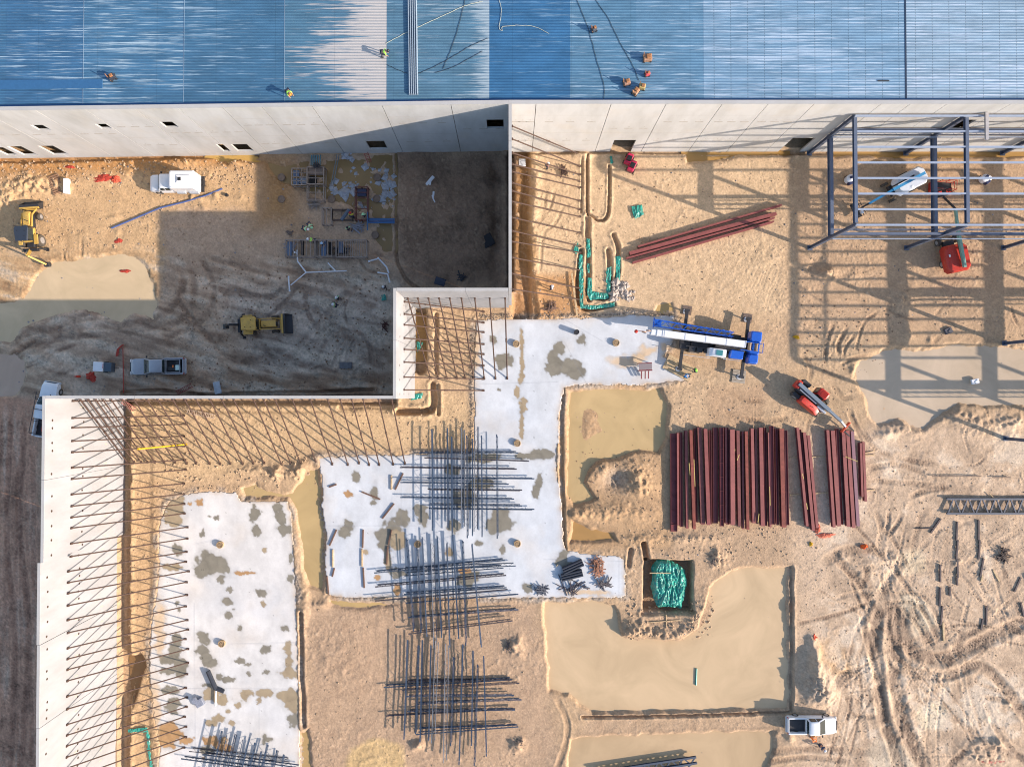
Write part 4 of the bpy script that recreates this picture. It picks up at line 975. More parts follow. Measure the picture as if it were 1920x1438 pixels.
x, y, _ = P(1850, 211, TZ + .4); o.location = (x, y, TZ + .37); tag(o, 'short pale loose beam lying crosswise on the northern roof purlins of the frame', 'steel beam')

# ------------------------------------------------------------------ machines and cars
M_WHITE = mat('white_paint', (.80, .81, .83), .3, coat=.4, var=.04, vscale=1.5)
M_GREYP = mat('silver_paint', (.36, .39, .44), .35, coat=.4, var=.05)
M_GLASS = mat('dark_glass', (.02, .035, .04), .08, spec=.8)
M_BLACK = mat('black_rubber', (.022, .022, .024), .8, var=.2)
M_BLK = mat('black_metal', (.03, .03, .034), .5, var=.2)
M_TYRE = mat('dusty_tyre', (.07, .06, .05), .9, var=.3, vscale=5, dirt=.3)
M_RIM = mat('grey_rim', (.45, .45, .46), .4, metal=.5)
M_CHROME = mat('galvanised', (.55, .57, .6), .4, metal=.4, var=.1)
M_LAMP = mat('clear_lamp', (.75, .78, .8), .15)
M_TAIL = mat('red_lamp', (.45, .02, .02), .3)
M_YELLOW = mat('machine_yellow', (.58, .36, .08), .5, var=.12, vscale=3, dirt=.25)
M_RED = mat('machine_red', (.52, .035, .02), .4, var=.12, vscale=3, dirt=.15)
M_BLUE = mat('crane_blue', (.012, .10, .50), .35, coat=.3, var=.08)
M_SKYB = mat('lift_blue', (.04, .25, .50), .4, var=.08, dirt=.1)
M_GREYB = mat('boom_grey', (.12, .16, .21), .45, var=.1)
M_SAGE = mat('sage_boom', (.22, .40, .32), .5, var=.1)
M_WOOD = mat('pine_board', (.52, .38, .22), .8, var=.25, vscale=6)
M_WOODD = mat('weathered_board', (.16, .12, .10), .85, var=.3, vscale=6)
M_MAROON = mat('primer_red_steel', alb((152, 84, 80)), .55, var=.16, vscale=1.6, dirt=.12, dirtcol=tuple(alb((96, 44, 40))))
M_MAROON2 = mat('dark_primer_steel', alb((128, 62, 64)), .5, var=.2, vscale=1.6)
M_JOIST = mat('joist_blue_grey', alb((66, 84, 108)), .5, var=.15, vscale=3)
M_JOISTD = mat('joist_dark', alb((70, 66, 76)), .6, var=.2)
M_TEAL = mat('teal_tarp', (.015, .30, .23), .35, var=.15, vscale=2)
M_NET = mat('red_netting', (.42, .05, .03), .8, var=.3, vscale=9)
M_PVC = mat('white_pvc', (.72, .74, .78), .4)
M_HIVIS = mat('lime_vest', (.42, .85, .10), .7)
M_HIV2 = mat('mint_vest', (.45, .80, .45), .7)
M_ORANGE = mat('orange_cloth', (.80, .20, .04), .7, var=.1)
M_JEANS = mat('dark_jeans', (.03, .04, .07), .85)
M_SKIN = mat('skin', (.42, .25, .16), .6)
M_CONC2 = mat('cast_pier_concrete', alb((188, 160, 124)), .9, var=.25, vscale=5)

def wheel(parent, x, y, r, w, rimr=.55, side=1):
    t = MB(); t.lathe([(r * .55, -w / 2), (r * .93, -w / 2), (r, -w * .3), (r, w * .3), (r * .93, w / 2), (r * .55, w / 2)], (0, 0, 0), 18, 'y')
    wh = t.build('wheel', M_TYRE, parent, True); wh.location = (x, y, r)
    q = MB(); q.lathe([(.02, -w / 2 - .005), (r * rimr, -w / 2 - .005), (r * rimr, w / 2 + .005), (.02, w / 2 + .005)], (0, 0, 0), 14, 'y')
    q.build('rim', M_RIM, wh)
    return wh
def rect(x0, x1, hw, z, r=.12):
    return [(x0 + r, -hw, z), (x1 - r, -hw, z), (x1, -hw + r, z), (x1, hw - r, z), (x1 - r, hw, z), (x0 + r, hw, z), (x0, hw - r, z), (x0, -hw + r, z)]
def cab_part(parent, m, x0, x1, tx0, tx1, hw, thw, z0, z1, name='cab'):
    c = MB(); c.loft([rect(x0, x1, hw, z0, .10), rect(tx0 - .05, tx1 + .08, thw + .04, z1 - .08, .12), rect(tx0 + .04, tx1 - .04, thw - .05, z1, .14)])
    cab = c.build(name, m, parent, True)
    def quad(a, b, c_, d, nm):
        n = (Vector(b) - Vector(a)).cross(Vector(d) - Vector(a)).normalized() * .012
        q = MB(); P4 = [Vector(p) for p in (a, b, c_, d)]; q.add([p + n for p in P4] + [p - n for p in P4], [(0, 1, 2, 3), (7, 6, 5, 4), (0, 4, 5, 1), (1, 5, 6, 2), (2, 6, 7, 3), (3, 7, 4, 0)]); q.build(nm, M_GLASS, cab)
    L = lambda a, b, t: a + (b - a) * t
    za, zb = L(z0, z1 - .08, .06), L(z0, z1 - .08, .95)
    def w(t): return L(hw, thw + .04, t) - .08
    quad((L(x1, tx1 + .08, .06) + .01, -w(.06), za), (L(x1, tx1 + .08, .06) + .01, w(.06), za), (L(x1, tx1 + .08, .95) + .01, w(.95), zb), (L(x1, tx1 + .08, .95) + .01, -w(.95), zb), 'windshield')
    quad((L(x0, tx0 - .05, .1) - .01, -w(.1), L(z0, z1, .2)), (L(x0, tx0 - .05, .1) - .01, w(.1), L(z0, z1, .2)), (L(x0, tx0 - .05, .9) - .01, w(.9), zb - .05), (L(x0, tx0 - .05, .9) - .01, -w(.9), zb - .05), 'rear_window')
    for s in (-1, 1):
        f = lambda x, t: (x, s * (L(hw, thw + .04, t) + .008), L(z0, z1 - .08, t))
        xm = (x0 + x1) / 2 - .1
        quad(f(x0 + .2, .1), f(xm - .05, .1), f(xm - .05, .9), f(tx0 + .12, .9), 'side_window'); quad(f(xm + .05, .1), f(x1 - .35, .1), f(tx1 - .05, .9), f(xm + .05, .9), 'side_window')
    return cab
def pickup(label, m, loc, rz, L=5.9, W=2.0, bed_open=True, group=None):
    t = thing('pickup_truck', label, 'pickup truck', loc, rz, group)
    h = L / 2; hw = W / 2; nose = h; cb0 = -h + 2.15
    b = MB()
    prof = [(cb0, .45, 1.12), (1.30, .45, 1.14), (1.75, .45, 1.18), (nose - .5, .45, 1.12), (nose - .12, .5, 1.0), (nose, .55, .85)]
    rings = []
    for x, z0, z1 in prof:
        k = hw if x < nose - .6 else (hw - .03 if x < nose - .3 else (hw - .13 if x < nose - .05 else hw - .36))
        rings.append([(x, -k, z0), (x, -k, z1 - .2), (x, -k + .06, z1 - .04), (x, -k * .6, z1 + .03), (x, k * .6, z1 + .03), (x, k - .06, z1 - .04), (x, k, z1 - .2), (x, k, z0)])
    b.loft(rings); b.build('body', m, t, True)
    d = MB()
    for s in (-1, 1): d.cbox(((-h + cb0) / 2, s * (hw - .09), .82), (cb0 + h, .18, .74), .04)
    d.cbox((-h + .05, 0, .80), (.10, W - .36, .66), .02); d.box(((-h + cb0) / 2, 0, .62), (cb0 + h - .1, W - .36, .06)); d.build('bed', m, t)
    lin_ = MB(); lin_.box(((-h + cb0) / 2 + .04, 0, .665), (cb0 + h - .16, W - .38, .03)); lin_.build('bed_liner', M_BLK, t)
    cab_part(t, m, cb0 - .02, 1.50, cb0 + .12, .45, hw - .07, hw - .26, 1.14, 1.88)
    bp = MB(); bp.cbox((nose + .02, 0, .58), (.22, W - .1, .25), .04); bp.build('bumper', M_CHROME, t)
    bp = MB(); bp.cbox((-h - .06, 0, .55), (.18, W - .2, .2), .03); bp.build('bumper', M_CHROME, t)
    for s in (-1, 1):
        q = MB(); q.cbox((nose - .07, s * (hw - .30), .86), (.14, .36, .2), .03); q.build('headlight', M_LAMP, t)
        q = MB(); q.cbox((-h + .02, s * (hw - .09), .95), (.1, .15, .3), .02); q.build('tail_light', M_TAIL, t)
        q = MB(); q.cbox((1.12, s * (hw + .16), 1.2), (.12, .26, .2), .03); q.build('mirror', M_BLK, t)
        for x in (-h + 1.05, h - 1.0): wheel(t, x, s * (hw - .10), .40, .27)
    gr = MB(); gr.box((nose + .02, 0, .84), (.04, 1.1, .26)); gr.build('grille', M_BLK, t)
    return t
def ground_at(u, v, hz=0.8):
    x, y, _ = P(u, v, hz); return (x, y, max(hgt(u, v), -.15) if SLAB_SD[min(np.searchsorted(gv, v), len(gv) - 1), min(np.searchsorted(gu, u), len(gu) - 1)] > 0 else .04)
R = math.radians
p1 = pickup('white pickup with empty dark bed parked beside the big pond, orange worker at its door', M_WHITE, ground_at(1523, 1360, 1.0), R(0), 5.75)
p2 = pickup('silver pickup loaded with pump gear in its bed, parked in the shaded courtyard', M_GREYP, ground_at(294, 687, 1.0), R(181), 6.4)
p3 = pickup('white pickup half hidden behind the long white wall, with red item in bed', M_WHITE, ground_at(86, 768, 1.0), R(80), 6.6, 2.05)
# gear in beds
g = MB(); g.cbox((-1.9, .3, 1.0), (1.0, .5, .5), .05); g.box((-2.6, -.35, .9), (.5, .5, .45)); g.tube((-1.2, -.8, .9), (-2.7, -.8, .9), .05); g.build('bed_cargo', M_BLK, p2)
g = MB(); g.cbox((-2.55, .2, 1.05), (.42, .62, .5), .04); g.build('cargo_box', mat('pale_mint', (.55, .75, .72), .5), p2)
g = MB(); g.cbox((-2.05, .05, 1.25), (.14, .3, .14), .02); g.build('cargo_can', M_ORANGE, p2)
g = MB()
for y in (-.75, .75): g.bar((-2.9, y, 1.3), (-.9, y, 1.3), .05)
for x in (-2.9, -.9): g.bar((x, -.75, 1.3), (x, .75, 1.3), .05)
g.build('bed_rack', M_CHROME, p2)
g = MB()
for y in (-.85, .85): g.bar((-2.9, y, 1.95), (2.0, y, 1.95), .05)
for x in (-2.9, -1.4, 0, 1.4): g.bar((x, -.85, 1.95), (x, .85, 1.95), .06); 
for x in (-2.9, -1.3):
    for y in (-.85, .85): g.bar((x, y, 1.1), (x, y, 1.95), .05)
g.build('ladder_rack', M_BLK, p3)
g = MB(); g.cbox((-2.2, -.3, .95), (.9, .6, .5), .06); g.build('bed_cargo', M_RED, p3)

# service truck
st = thing('service_truck', 'white utility truck with a tall box body and roof hatch, beside the blue pipe', 'truck', ground_at(326, 342, 1.5), R(180))
b = MB(); rings = []
for x, z1 in ((.1, 1.3), (1.75, 1.3), (2.7, 1.2), (3.0, 1.05), (3.12, .85)):
    k = 1.02 if x < 2.9 else .9
    rings.append([(x, -k, .5), (x, -k, z1 - .2), (x, -k + .07, z1 - .03), (x, -k * .6, z1 + .03), (x, k * .6, z1 + .03), (x, k - .07, z1 - .03), (x, k, z1 - .2), (x, k, .5)])
b.loft(rings); b.build('body', M_WHITE, st, True)
cab_part(st, M_WHITE, .15, 2.0, .25, 1.45, .98, .80, 1.26, 2.05)
b = MB(); b.cbox((-1.45, 0, 1.75), (3.05, 2.14, 1.9), .16); b.build('box_body', M_WHITE, st)
b = MB(); b.box((-1.45, 0, .7), (3.3, 1.8, .3)); b.build('chassis', M_BLK, st)
b = MB(); b.cbox((-1.25, 0, 2.74), (.55, .55, .10), .02); b.build('roof_hatch', M_WHITE, st); b = MB(); b.box((-1.25, 0, 2.80), (.38, .38, .03)); b.build('hatch_opening', M_DARK, st)
b = MB(); b.bar((-.9, -.45, 2.74), (-.9, .45, 2.74), .05); b.bar((-.9, -.45, 2.74), (-2.4, -.5, 2.74), .05); b.build('roof_rail', M_CHROME, st)
b = MB()
for y in (-.3, .3): b.bar((-3.1, y, .9), (-3.55, y, .9), .05); b.bar((-3.5, y, .6), (-3.5, y, 1.5), .05)
for z in (.7, 1.0, 1.3): b.bar((-3.5, -.3, z), (-3.5, .3, z), .04)
b.box((-3.15, 0, .65), (.35, 1.9, .08)); b.build('rear_step', M_BLK, st)
b = MB(); b.cbox((-.75, 1.16, 1.0), (1.0, .2, .4), .03); b.cbox((-2.3, 1.16, 1.0), (1.1, .2, .5), .03); b.cbox((-.75, -1.14, 1.0), (1.0, .16, .4), .03); b.build('side_locker', M_CHROME, st)
for s in (-1, 1):
    for x in (-2.0, 2.15): wheel(st, x, s * .92, .45, .3)
    q = MB(); q.cbox((3.0, s * .7, .9), (.12, .32, .2), .03); q.build('headlight', M_LAMP, st)
    q = MB(); q.cbox((1.55, s * 1.2, 1.4), (.12, .25, .28), .03); q.build('mirror', M_BLK, st)

def backhoe(label, loc, rz, cabroof, fold, group=None, bucket_up=False):
    t = thing('backhoe_loader', label, 'backhoe loader', loc, rz, group)
    b = MB(); b.cbox((.2, 0, .95), (4.0, .9, .5), .06); b.build('chassis', M_BLK, t)
    b = MB(); b.loft([rect(.65, 2.45, .42, 1.1, .08), rect(.65, 2.40, .42, 1.65, .08), rect(.7, 2.2, .36, 1.78, .1)]); b.build('hood', M_YELLOW, t, True)
    q = MB(); q.cbox((2.42, 0, 1.4), (.1, .6, .5), .02); q.build('grille', M_BLK, t)
    q = MB(); q.tube((1.2, -.25, 1.7), (1.2, -.25, 2.4), .05); q.build('exhaust', M_BLK, t)
    q = MB(); q.cbox((-.35, 0, 1.35), (1.7, 1.35, .4), .06); q.build('cab_floor', M_YELLOW, t)
    g = MB()
    for x in (-1.15, .42):
        for y in (-.68, .68): g.bar((x, y, 1.5), (x * .95, y * .95, 2.72), .07)
    g.build('cab_post', M_BLK, t)
    q = MB(); q.cbox((-.36, 0, 1.85), (.5, .5, .5), .06); q.box((-.6, 0, 2.15), (.12, .5, .5)); q.build('seat', M_BLK, t)
    q = MB(); q.loft([rect(-1.1, .38, .62, 1.55, .05), rect(-1.05, .34, .6, 2.66, .05)]); q.build('cab_glass', M_GLASS, t)
    q = MB(); q.loft([[(-1.35, -.72, 2.72), (.2, -.86, 2.72), (.5, -.62, 2.72), (.42, -.3, 2.72), (.42, .3, 2.72), (.5, .62, 2.72), (.2, .86, 2.72), (-1.35, .72, 2.72)], [(-1.3, -.66, 2.84), (.15, -.8, 2.84), (.42, -.58, 2.84), (.36, -.28, 2.84), (.36, .28, 2.84), (.42, .58, 2.84), (.15, .8, 2.84), (-1.3, .66, 2.84)]]); roof = q.build('cab_roof', cabroof, t)
    q = MB()
    for x, y in ((-.85, -.4), (-.2, -.45), (-.15, .4)): q.lathe([(.01, 2.845), (.05, 2.845), (.05, 2.87), (.01, 2.87)], (x, y, 0), 8)
    q.build('roof_vent', M_DARK, roof)
    for s in (-1, 1):
        wheel(t, -.95, s * .92, .72, .48); wheel(t, 2.0, s * .85, .46, .34)
        q = MB(); q.cbox((-.95, s * .92, 1.55), (1.15, .5, .08), .03); q.build('fender', M_YELLOW, t)
        q = MB(); q.bar((.55, s * .62, 1.75), (2.1, s * .62, 1.5), .10, .16); q.bar((2.1, s * .62, 1.5), (3.05, s * .62, .55), .10, .18); q.build('loader_arm', M_YELLOW, t)
        q = MB(); q.bar((-2.0, s * .9, 1.1), (-1.95, s * 1.3, .25), .14, .14); q.box((-1.95, s * 1.35, .14), (.4, .35, .06)); q.build('stabiliser', M_BLK, t)
    q = MB(); q.bar((2.75, -.7, .95), (2.75, .7, .95), .12, .12); q.build('cross_tube', M_YELLOW, t)
    bz = .25 if not bucket_up else .9
    q = MB(); q.prism([(3.1, bz), (3.95, bz - .15), (3.98, bz - .1), (3.2, bz + .12), (3.02, bz + .35), (3.12, bz + .75), (3.4, bz + .9), (3.36, bz + .96), (3.02, bz + .82), (2.9, bz + .35)], -1.15, 1.15, 'y')
    for s in (-1, 1): q.prism([(3.02, bz), (3.95, bz - .12), (3.4, bz + .92), (3.0, bz + .7)], s * 1.15 - .02, s * 1.15 + .02, 'y')
    q.build('front_bucket', M_BLK, t)
    q = MB(); q.bar((2.98, -1.15, bz + .78), (2.98, 1.15, bz + .78), .22, .2)
    q.build('bucket_back', M_YELLOW, t)
    # rear boom, stick and bucket
    piv = Vector((-2.2, .1, 1.2)); e = [Vector(p) for p in fold]
    q = MB(); q.box((-2.1, 0, 1.05), (.3, 1.6, .5)); q.build('swing_frame', M_BLK, t)
    rb = M_YELLOW if cabroof is M_BLKROOF else M_BLK
    q = MB(); q.bar(piv, e[0], .22, .34); q.build('rear_boom', rb, t)
    q = MB(); q.bar(e[0], e[1], .18, .28); q.build('dipper', rb, t)
    q = MB(); q.tube(piv + Vector((0, .14, .3)), e[0] + Vector((0, .14, -.05)), .04); q.build('cylinder', M_CHROME, t)
    c = e[1]; d = (e[1] - e[0]).normalized()
    q = MB(); q.prism([(c.x - .3, c.z - .1), (c.x + .15, c.z + .1), (c.x + .35, c.z - .35), (c.x + .1, c.z - .62), (c.x - .25, c.z - .5)], c.y - .28, c.y + .28, 'y'); q.build('rear_bucket', M_BLK, t)
    return t
M_BLKROOF = mat('black_canopy', (.03, .04, .06), .5)
backhoe('yellow backhoe loader with a yellow cab roof working in the shaded courtyard mud', ground_at(482, 609, 1.2), R(3), M_YELLOW, [(-3.0, .05, 2.3), (-3.75, 0, 1.3)])
bb = backhoe('dusty yellow backhoe with black canopy in the sun near the left picture edge', ground_at(56, 436, 1.2), R(94), M_BLKROOF, [(-3.1, -.5, 2.6), (-3.9, -1.6, 1.0)])

# ---- rough terrain crane
cr = thing('mobile_crane', 'blue and white rough-terrain crane on four outriggers at the slab edge', 'mobile crane', (*P(1337, 645, .5)[:2], 0), R(172.5))
b = MB(); b.cbox((-.1, 0, 1.15), (8.2, 2.3, .7), .08); b.build('chassis', M_BLK, cr)
b = MB(); b.cbox((3.6, 0, 1.5), (1.3, 2.3, .35), .06); b.cbox((1.9, 0, 1.62), (2.0, 2.3, .3), .06); b.build('front_deck', M_BLK, cr)
for s in (-1, 1):
    for x in (-2.35, 2.35): wheel(cr, x, s * 1.05, .80, .62)
    for x, m_ in ((3.72, 0), (-3.72, 1)):
        q = MB(); q.bar((x, s * 1.1, 1.0), (x, s * 3.5, .95), .34, .30); q.tube((x, s * 3.5, .95), (x, s * 3.5, .12), .09); q.box((x, s * 3.55, 1.02), (.55, .3, .3)); og = q.build('outrigger', M_BLK, cr)
        q = MB(); q.lathe([(.02, .1), (.32, .1), (.32, .17), (.02, .2)], (x, s * 3.5, 0), 16); q.build('foot_pad', M_CHROME, og)
b = MB(); b.lathe([(.9, 1.5), (.9, 1.75)], (-.6, 0, 0), 20); b.cbox((-1.6, 0, 2.0), (3.6, 1.5, .5), .06); b.build('turntable', M_BLK, cr)
b = MB(); b.cbox((-4.35, -1.25, 2.1), (1.3, 1.3, 1.3), .12); b.cbox((-4.35, 1.35, 2.0), (1.15, 1.1, 1.2), .12); b.cbox((-4.4, 0, 1.9), (1.2, 1.6, 1.0), .1); b.build('counterweight', M_BLUE, cr)
b = MB(); b.cbox((-2.4, 1.1, 2.15), (1.5, 1.0, .8), .08); b.build('engine_cover', M_BLUE, cr)
for x in (-3.65, -4.45):
    b = MB(); b.lathe([(.28, -.45), (.28, -.4), (.2, -.4), (.2, .4), (.28, .4), (.28, .45)], (x, 0, 2.75), 14, 'y'); b.build('winch_drum', mat('rope_drum', (.25, .18, .12), .6, metal=.2), cr)
b = MB()
for y in (-.5, .5): b.bar((-2.6, y, 2.9), (-5.0, y, 2.7), .08, .25)
for y in (-.55, .55): b.bar((-5.0, y, 2.6), (-5.15, y, 3.1), .06)
b.bar((-5.15, -.55, 3.1), (-5.15, .55, 3.1), .06); b.build('winch_frame', M_BLUE, cr)
# telescopic boom: three nested sections, slightly lowered to the tip
BO = M_WHITE; a0 = Vector((-2.9, -.12, 3.25)); a1 = Vector((8.0, -.18, 2.75))
boom = MB(); boom.bar(a0, a0.lerp(a1, .88), .76, .86); bo = boom.build('boom', BO, cr)
q = MB(); q.bar(a0.lerp(a1, .88), a0.lerp(a1, .94), .70, .78); q.build('boom_section', BO, bo)
q = MB(); q.bar(a0.lerp(a1, .94), a1, .60, .66); q.bar(a1, a1 + Vector((.55, 0, -.1)), .5, .55); q.build('boom_section', BO, bo)
q = MB()
for k in (.0, .2, .42, .64, .86): p = a0.lerp(a1, k); q.box(p, (.10, .80, .90))
q.build('boom_collar', mat('collar_white', (.6, .62, .66), .4), bo)
for dx, y in ((.35, -.1), (.85, .1)):
    q = MB(); q.lathe([(.05, -.06), (.28, -.06), (.28, .06), (.05, .06)], tuple(a1 + Vector((dx, y, .15))), 14, 'y'); q.build('boom_sheave', mat('brass_sheave', (.35, .2, .12), .5), bo)
q = MB(); q.path([a1 + Vector((.9, 0, 0)), a1 + Vector((1.3, 0, -.5)), a1 + Vector((1.55, 0, -1.2))], .03); q.lathe([(.02, -.2), (.2, -.1), (.22, .1), (.1, .25)], tuple(a1 + Vector((1.55, 0, -1.3))), 12); q.build('hook_block', M_RED, cr)
# lattice jib stowed along the right side
q = MB(); J0 = Vector((-1.6, -1.15, 2.7)); J1 = Vector((7.7, -1.35, 2.55))
for sy, sz in ((-.38, -.3), (.38, -.3), (-.38, .3), (.38, .3)): q.bar(J0 + Vector((0, sy * .6, sz * .7)), J1 + Vector((0, sy, sz)), .08)
n = 14
for k in range(n):
    for sz in (-.3, .3):
        p = J0.lerp(J1, k / n); r_ = J0.lerp(J1, (k + 1) / n); s = 1 if k % 2 else -1
        q.bar(p + Vector((0, s * .36, sz)), r_ + Vector((0, -s * .36, sz)), .05)
    for sy in (-.36, .36): p = J0.lerp(J1, k / n); r_ = J0.lerp(J1, (k + 1) / n); q.bar(p + Vector((0, sy, -.28)), r_ + Vector((0, sy, .28)), .045)
q.box(J1 + Vector((-.4, 0, 0)), (.8, .8, .12)); q.bar(J1 + Vector((.1, -.6, 0)), J1 + Vector((.1, .6, 0)), .12)
q.build('lattice_jib', M_BLUE, cr)
cb = MB(); cb.loft([rect(-.75, 1.35, .5, 1.6, .08), rect(-.75, 1.25, .5, 2.7, .08), rect(-.7, .9, .44, 2.95, .1)]); co = cb.build('operator_cab', M_WHITE, cr, True); co.location = (-.3, 1.2, .1)
q = MB(); q.box((.12, 0, 3.0), (.75, .62, .03)); q.build('roof_window', mat('teal_glass', (.06, .22, .24), .1), co); q = MB(); q.box((.98, 0, 2.78), (.5, .8, .03), 0, R(28)); q.build('windshield', M_GLASS, co)
q = MB(); q.box((.3, .512, 2.2), (1.2, .02, .8)); q.build('side_window', M_GLASS, co)
q = MB()
for x in (1.0, 1.9, 2.8): q.box((x, 1.1, 1.9), (.7, .5, .3))
q.tube((1.2, .8, 2.1), (3.6, .8, 2.1), .06); q.build('front_toolbox', M_BLK, cr)
q = MB(); q.bar((.4, 1.85, 1.6), (3.6, 1.85, 1.6), .05); q.bar((-1.0, 1.75, 2.0), (-2.9, 1.75, 2.2), .05); q.build('hand_rail', M_CHROME, cr)
# the timber mat and steel plate under the pads
for (u, v, a, w, l, m_, lab) in ((1273, 690, 172, 1.9, 3.6, M_WOOD, 'long tan timber mat under the front crane outrigger near the tool stand'), (1385, 706, 172, 1.6, 1.6, mat('mat_grey', (.35, .30, .24), .8, var=.2), 'square grey mat under the rear southern crane outrigger'), (1288, 582, 172, 1.1, 1.1, M_WOODD, 'small dark mat under the front northern crane outrigger'), (1401, 597, 172, 1.1, 1.1, M_WOODD, 'small dark mat under the rear northern crane outrigger')):
    q = MB(); n = 5
    for k in range(n): q.box((0, (k - (n - 1) / 2) * w / n, 0), (l, w / n - .03, .09))
    o = q.build('crane_mat', m_, None); o.location = (*P(u, v, 0)[:2], .07); o.rotation_euler = (0, 0, R(-28 if l > 3 else a)); tag(o, lab, 'crane mat')

# ---- telehandler
th = thing('telehandler', 'red telehandler with grey boom reaching over the maroon beam stacks', 'telehandler', ground_at(1522, 746, 1.2), R(-40.5))
b = MB(); b.cbox((0, 0, 1.0), (4.2, 1.1, .6), .08); b.build('chassis', M_BLK, th)
b = MB(); b.loft([rect(-1.2, 1.5, .48, .9, .1), rect(-1.2, 1.5, .48, 1.6, .1), rect(-1.0, 1.0, .36, 1.85, .12)]); o = b.build('engine_cover', M_RED, th, True); o.location = (.1, -.95, 0)
q = MB(); q.box((.5, -.95, 1.862), (.5, .06, .02), .2); q.build('cover_vent', M_DARK, th)
cb = cab_part(th, M_RED, -.6, 1.0, -.45, .7, .48, .42, 1.0, 2.35); cb.location = (.3, 1.0, 0)
q = MB()
for k in range(6): q.box((-.1 + k * .14, 0, 2.38), (.05, .7, .04))
q.build('roof_grille', M_RED, cb)
for s in (-1, 1):
    for x in (-1.5, 1.55): wheel(th, x, s * .95, .62, .42)
    q = MB(); q.cbox((-1.55, s * .95, 1.3), (1.1, .46, .07), .02); q.build('fender', M_BLK, th)
b = MB(); b.bar((-2.6, 0, 2.35), (2.3, 0, 2.0), .42, .46); bm_ = b.build('boom', M_GREYB, th)
q = MB(); q.bar((2.3, 0, 2.0), (4.2, 0, 1.8), .30, .34); q.bar((4.2, 0, 1.8), (5.3, 0, 1.2), .22, .26); q.build('boom_extension', M_GREYB, bm_)
q = MB(); q.tube((-2.0, -.36, 2.2), (.6, -.36, 2.0), .09); q.build('lift_cylinder', M_CHROME, th)
q = MB(); q.cbox((-2.5, 0, 1.9), (.6, .95, .9), .08); q.build('rear_frame', M_RED, th)
q = MB(); q.bar((5.4, -.75, 1.0), (5.4, .75, 1.0), .12, .5); q.bar((5.4, -.75, 1.3), (5.4, .75, 1.3), .1, .1)
q.build('fork_carriage', mat('coral_red', (.7, .09, .04), .5), th)
q = MB()
for y in (-.4, .4): q.bar((5.45, y, .8), (6.6, y, .75), .14, .06)
q.build('fork', M_BLK, th)
b = MB(); b.cbox((1.6, -.45, 1.7), (1.3, .3, .4), .05); b.build('fuel_tank', M_CHROME, th)

def boom_lift(label, loc, rz, body_m, boom_m, L, W, pts, plat):
    t = thing('boom_lift', label, 'boom lift', loc, rz)
    b = MB(); b.cbox((0, 0, .6), (2.6, 1.3, .45), .05); b.build('chassis', M_BLK, t)
    b = MB(); b.loft([rect(-L / 2, L / 2, W / 2, 1.0, .35), rect(-L / 2, L / 2, W / 2, 1.7, .45), rect(-L / 2 + .12, L / 2 - .15, W / 2 - .15, 1.95, .5)]); bd = b.build('turret_body', body_m, t, True); bd.location = (-1.0, 0, 0)
    q = MB(); q.box((.1, -.35, 1.96), (L * .8, .16, .03)); q.build('body_slot', M_DARK, t)
    q = MB(); q.cbox((-.6, W * .33, 1.97), (.3, .2, .05), .01); q.build('decal_plate', M_WHITE, t)
    for s in (-1, 1):
        for x in (-1.35, 1.35): wheel(t, x, s * 1.05, .46, .34)
    pr = None
    for k, (a, b_, w) in enumerate(pts):
        q = MB(); q.bar(a, b_, w, w * 1.1); nm = 'boom' if k == 0 else 'boom_section'
        pr = q.build(nm, boom_m if k < 2 else M_BLK, t)
    px, py, pz = plat; q = MB()
    for z in (0, .5, 1.05):
        for a, b_ in (((-.35, -.9), (.35, -.9)), ((.35, -.9), (.35, .9)), ((.35, .9), (-.35, .9)), ((-.35, .9), (-.35, -.9))):
            q.bar((px + a[0], py + a[1], pz + z), (px + b_[0], py + b_[1], pz + z), .05)
    for a in ((-.35, -.9), (.35, -.9), (.35, .9), (-.35, .9), (-.35, 0), (.35, 0)): q.bar((px + a[0], py + a[1], pz), (px + a[0], py + a[1], pz + 1.05), .045)
    q.box((px, py, pz), (.7, 1.8, .04)); q.build('platform', M_BLK, t)
    q = MB(); q.cbox((px, py + .5, pz + 1.0), (.3, .4, .3), .03); q.build('control_box', body_m, t)
    return t
boom_lift('red boom lift with a sage-green boom, just south of the steel frame', ground_at(1786, 470, 1.2), R(102), M_RED, M_SAGE, 3.3, 2.9, [((-2.3, -.3, 2.25), (2.2, -.3, 2.5), .32), ((2.2, -.3, 2.5), (4.6, -.3, 2.9), .26), ((4.6, -.3, 2.9), (6.4, .35, 2.2), .18)], (6.9, .4, 1.6))
boom_lift('blue and white boom lift lying diagonal under the steel frame purlins', ground_at(1690, 348, 1.2), R(208), mat('lift_white', (.66, .69, .74), .4, var=.06), M_SKYB, 3.9, 2.2, [((-2.4, 0, 2.3), (2.0, 0, 2.5), .34), ((2.0, 0, 2.5), (4.8, .1, 1.7), .26), ((4.8, .1, 1.7), (5.4, .1, 1.0), .2)], (5.9, .1, .5))

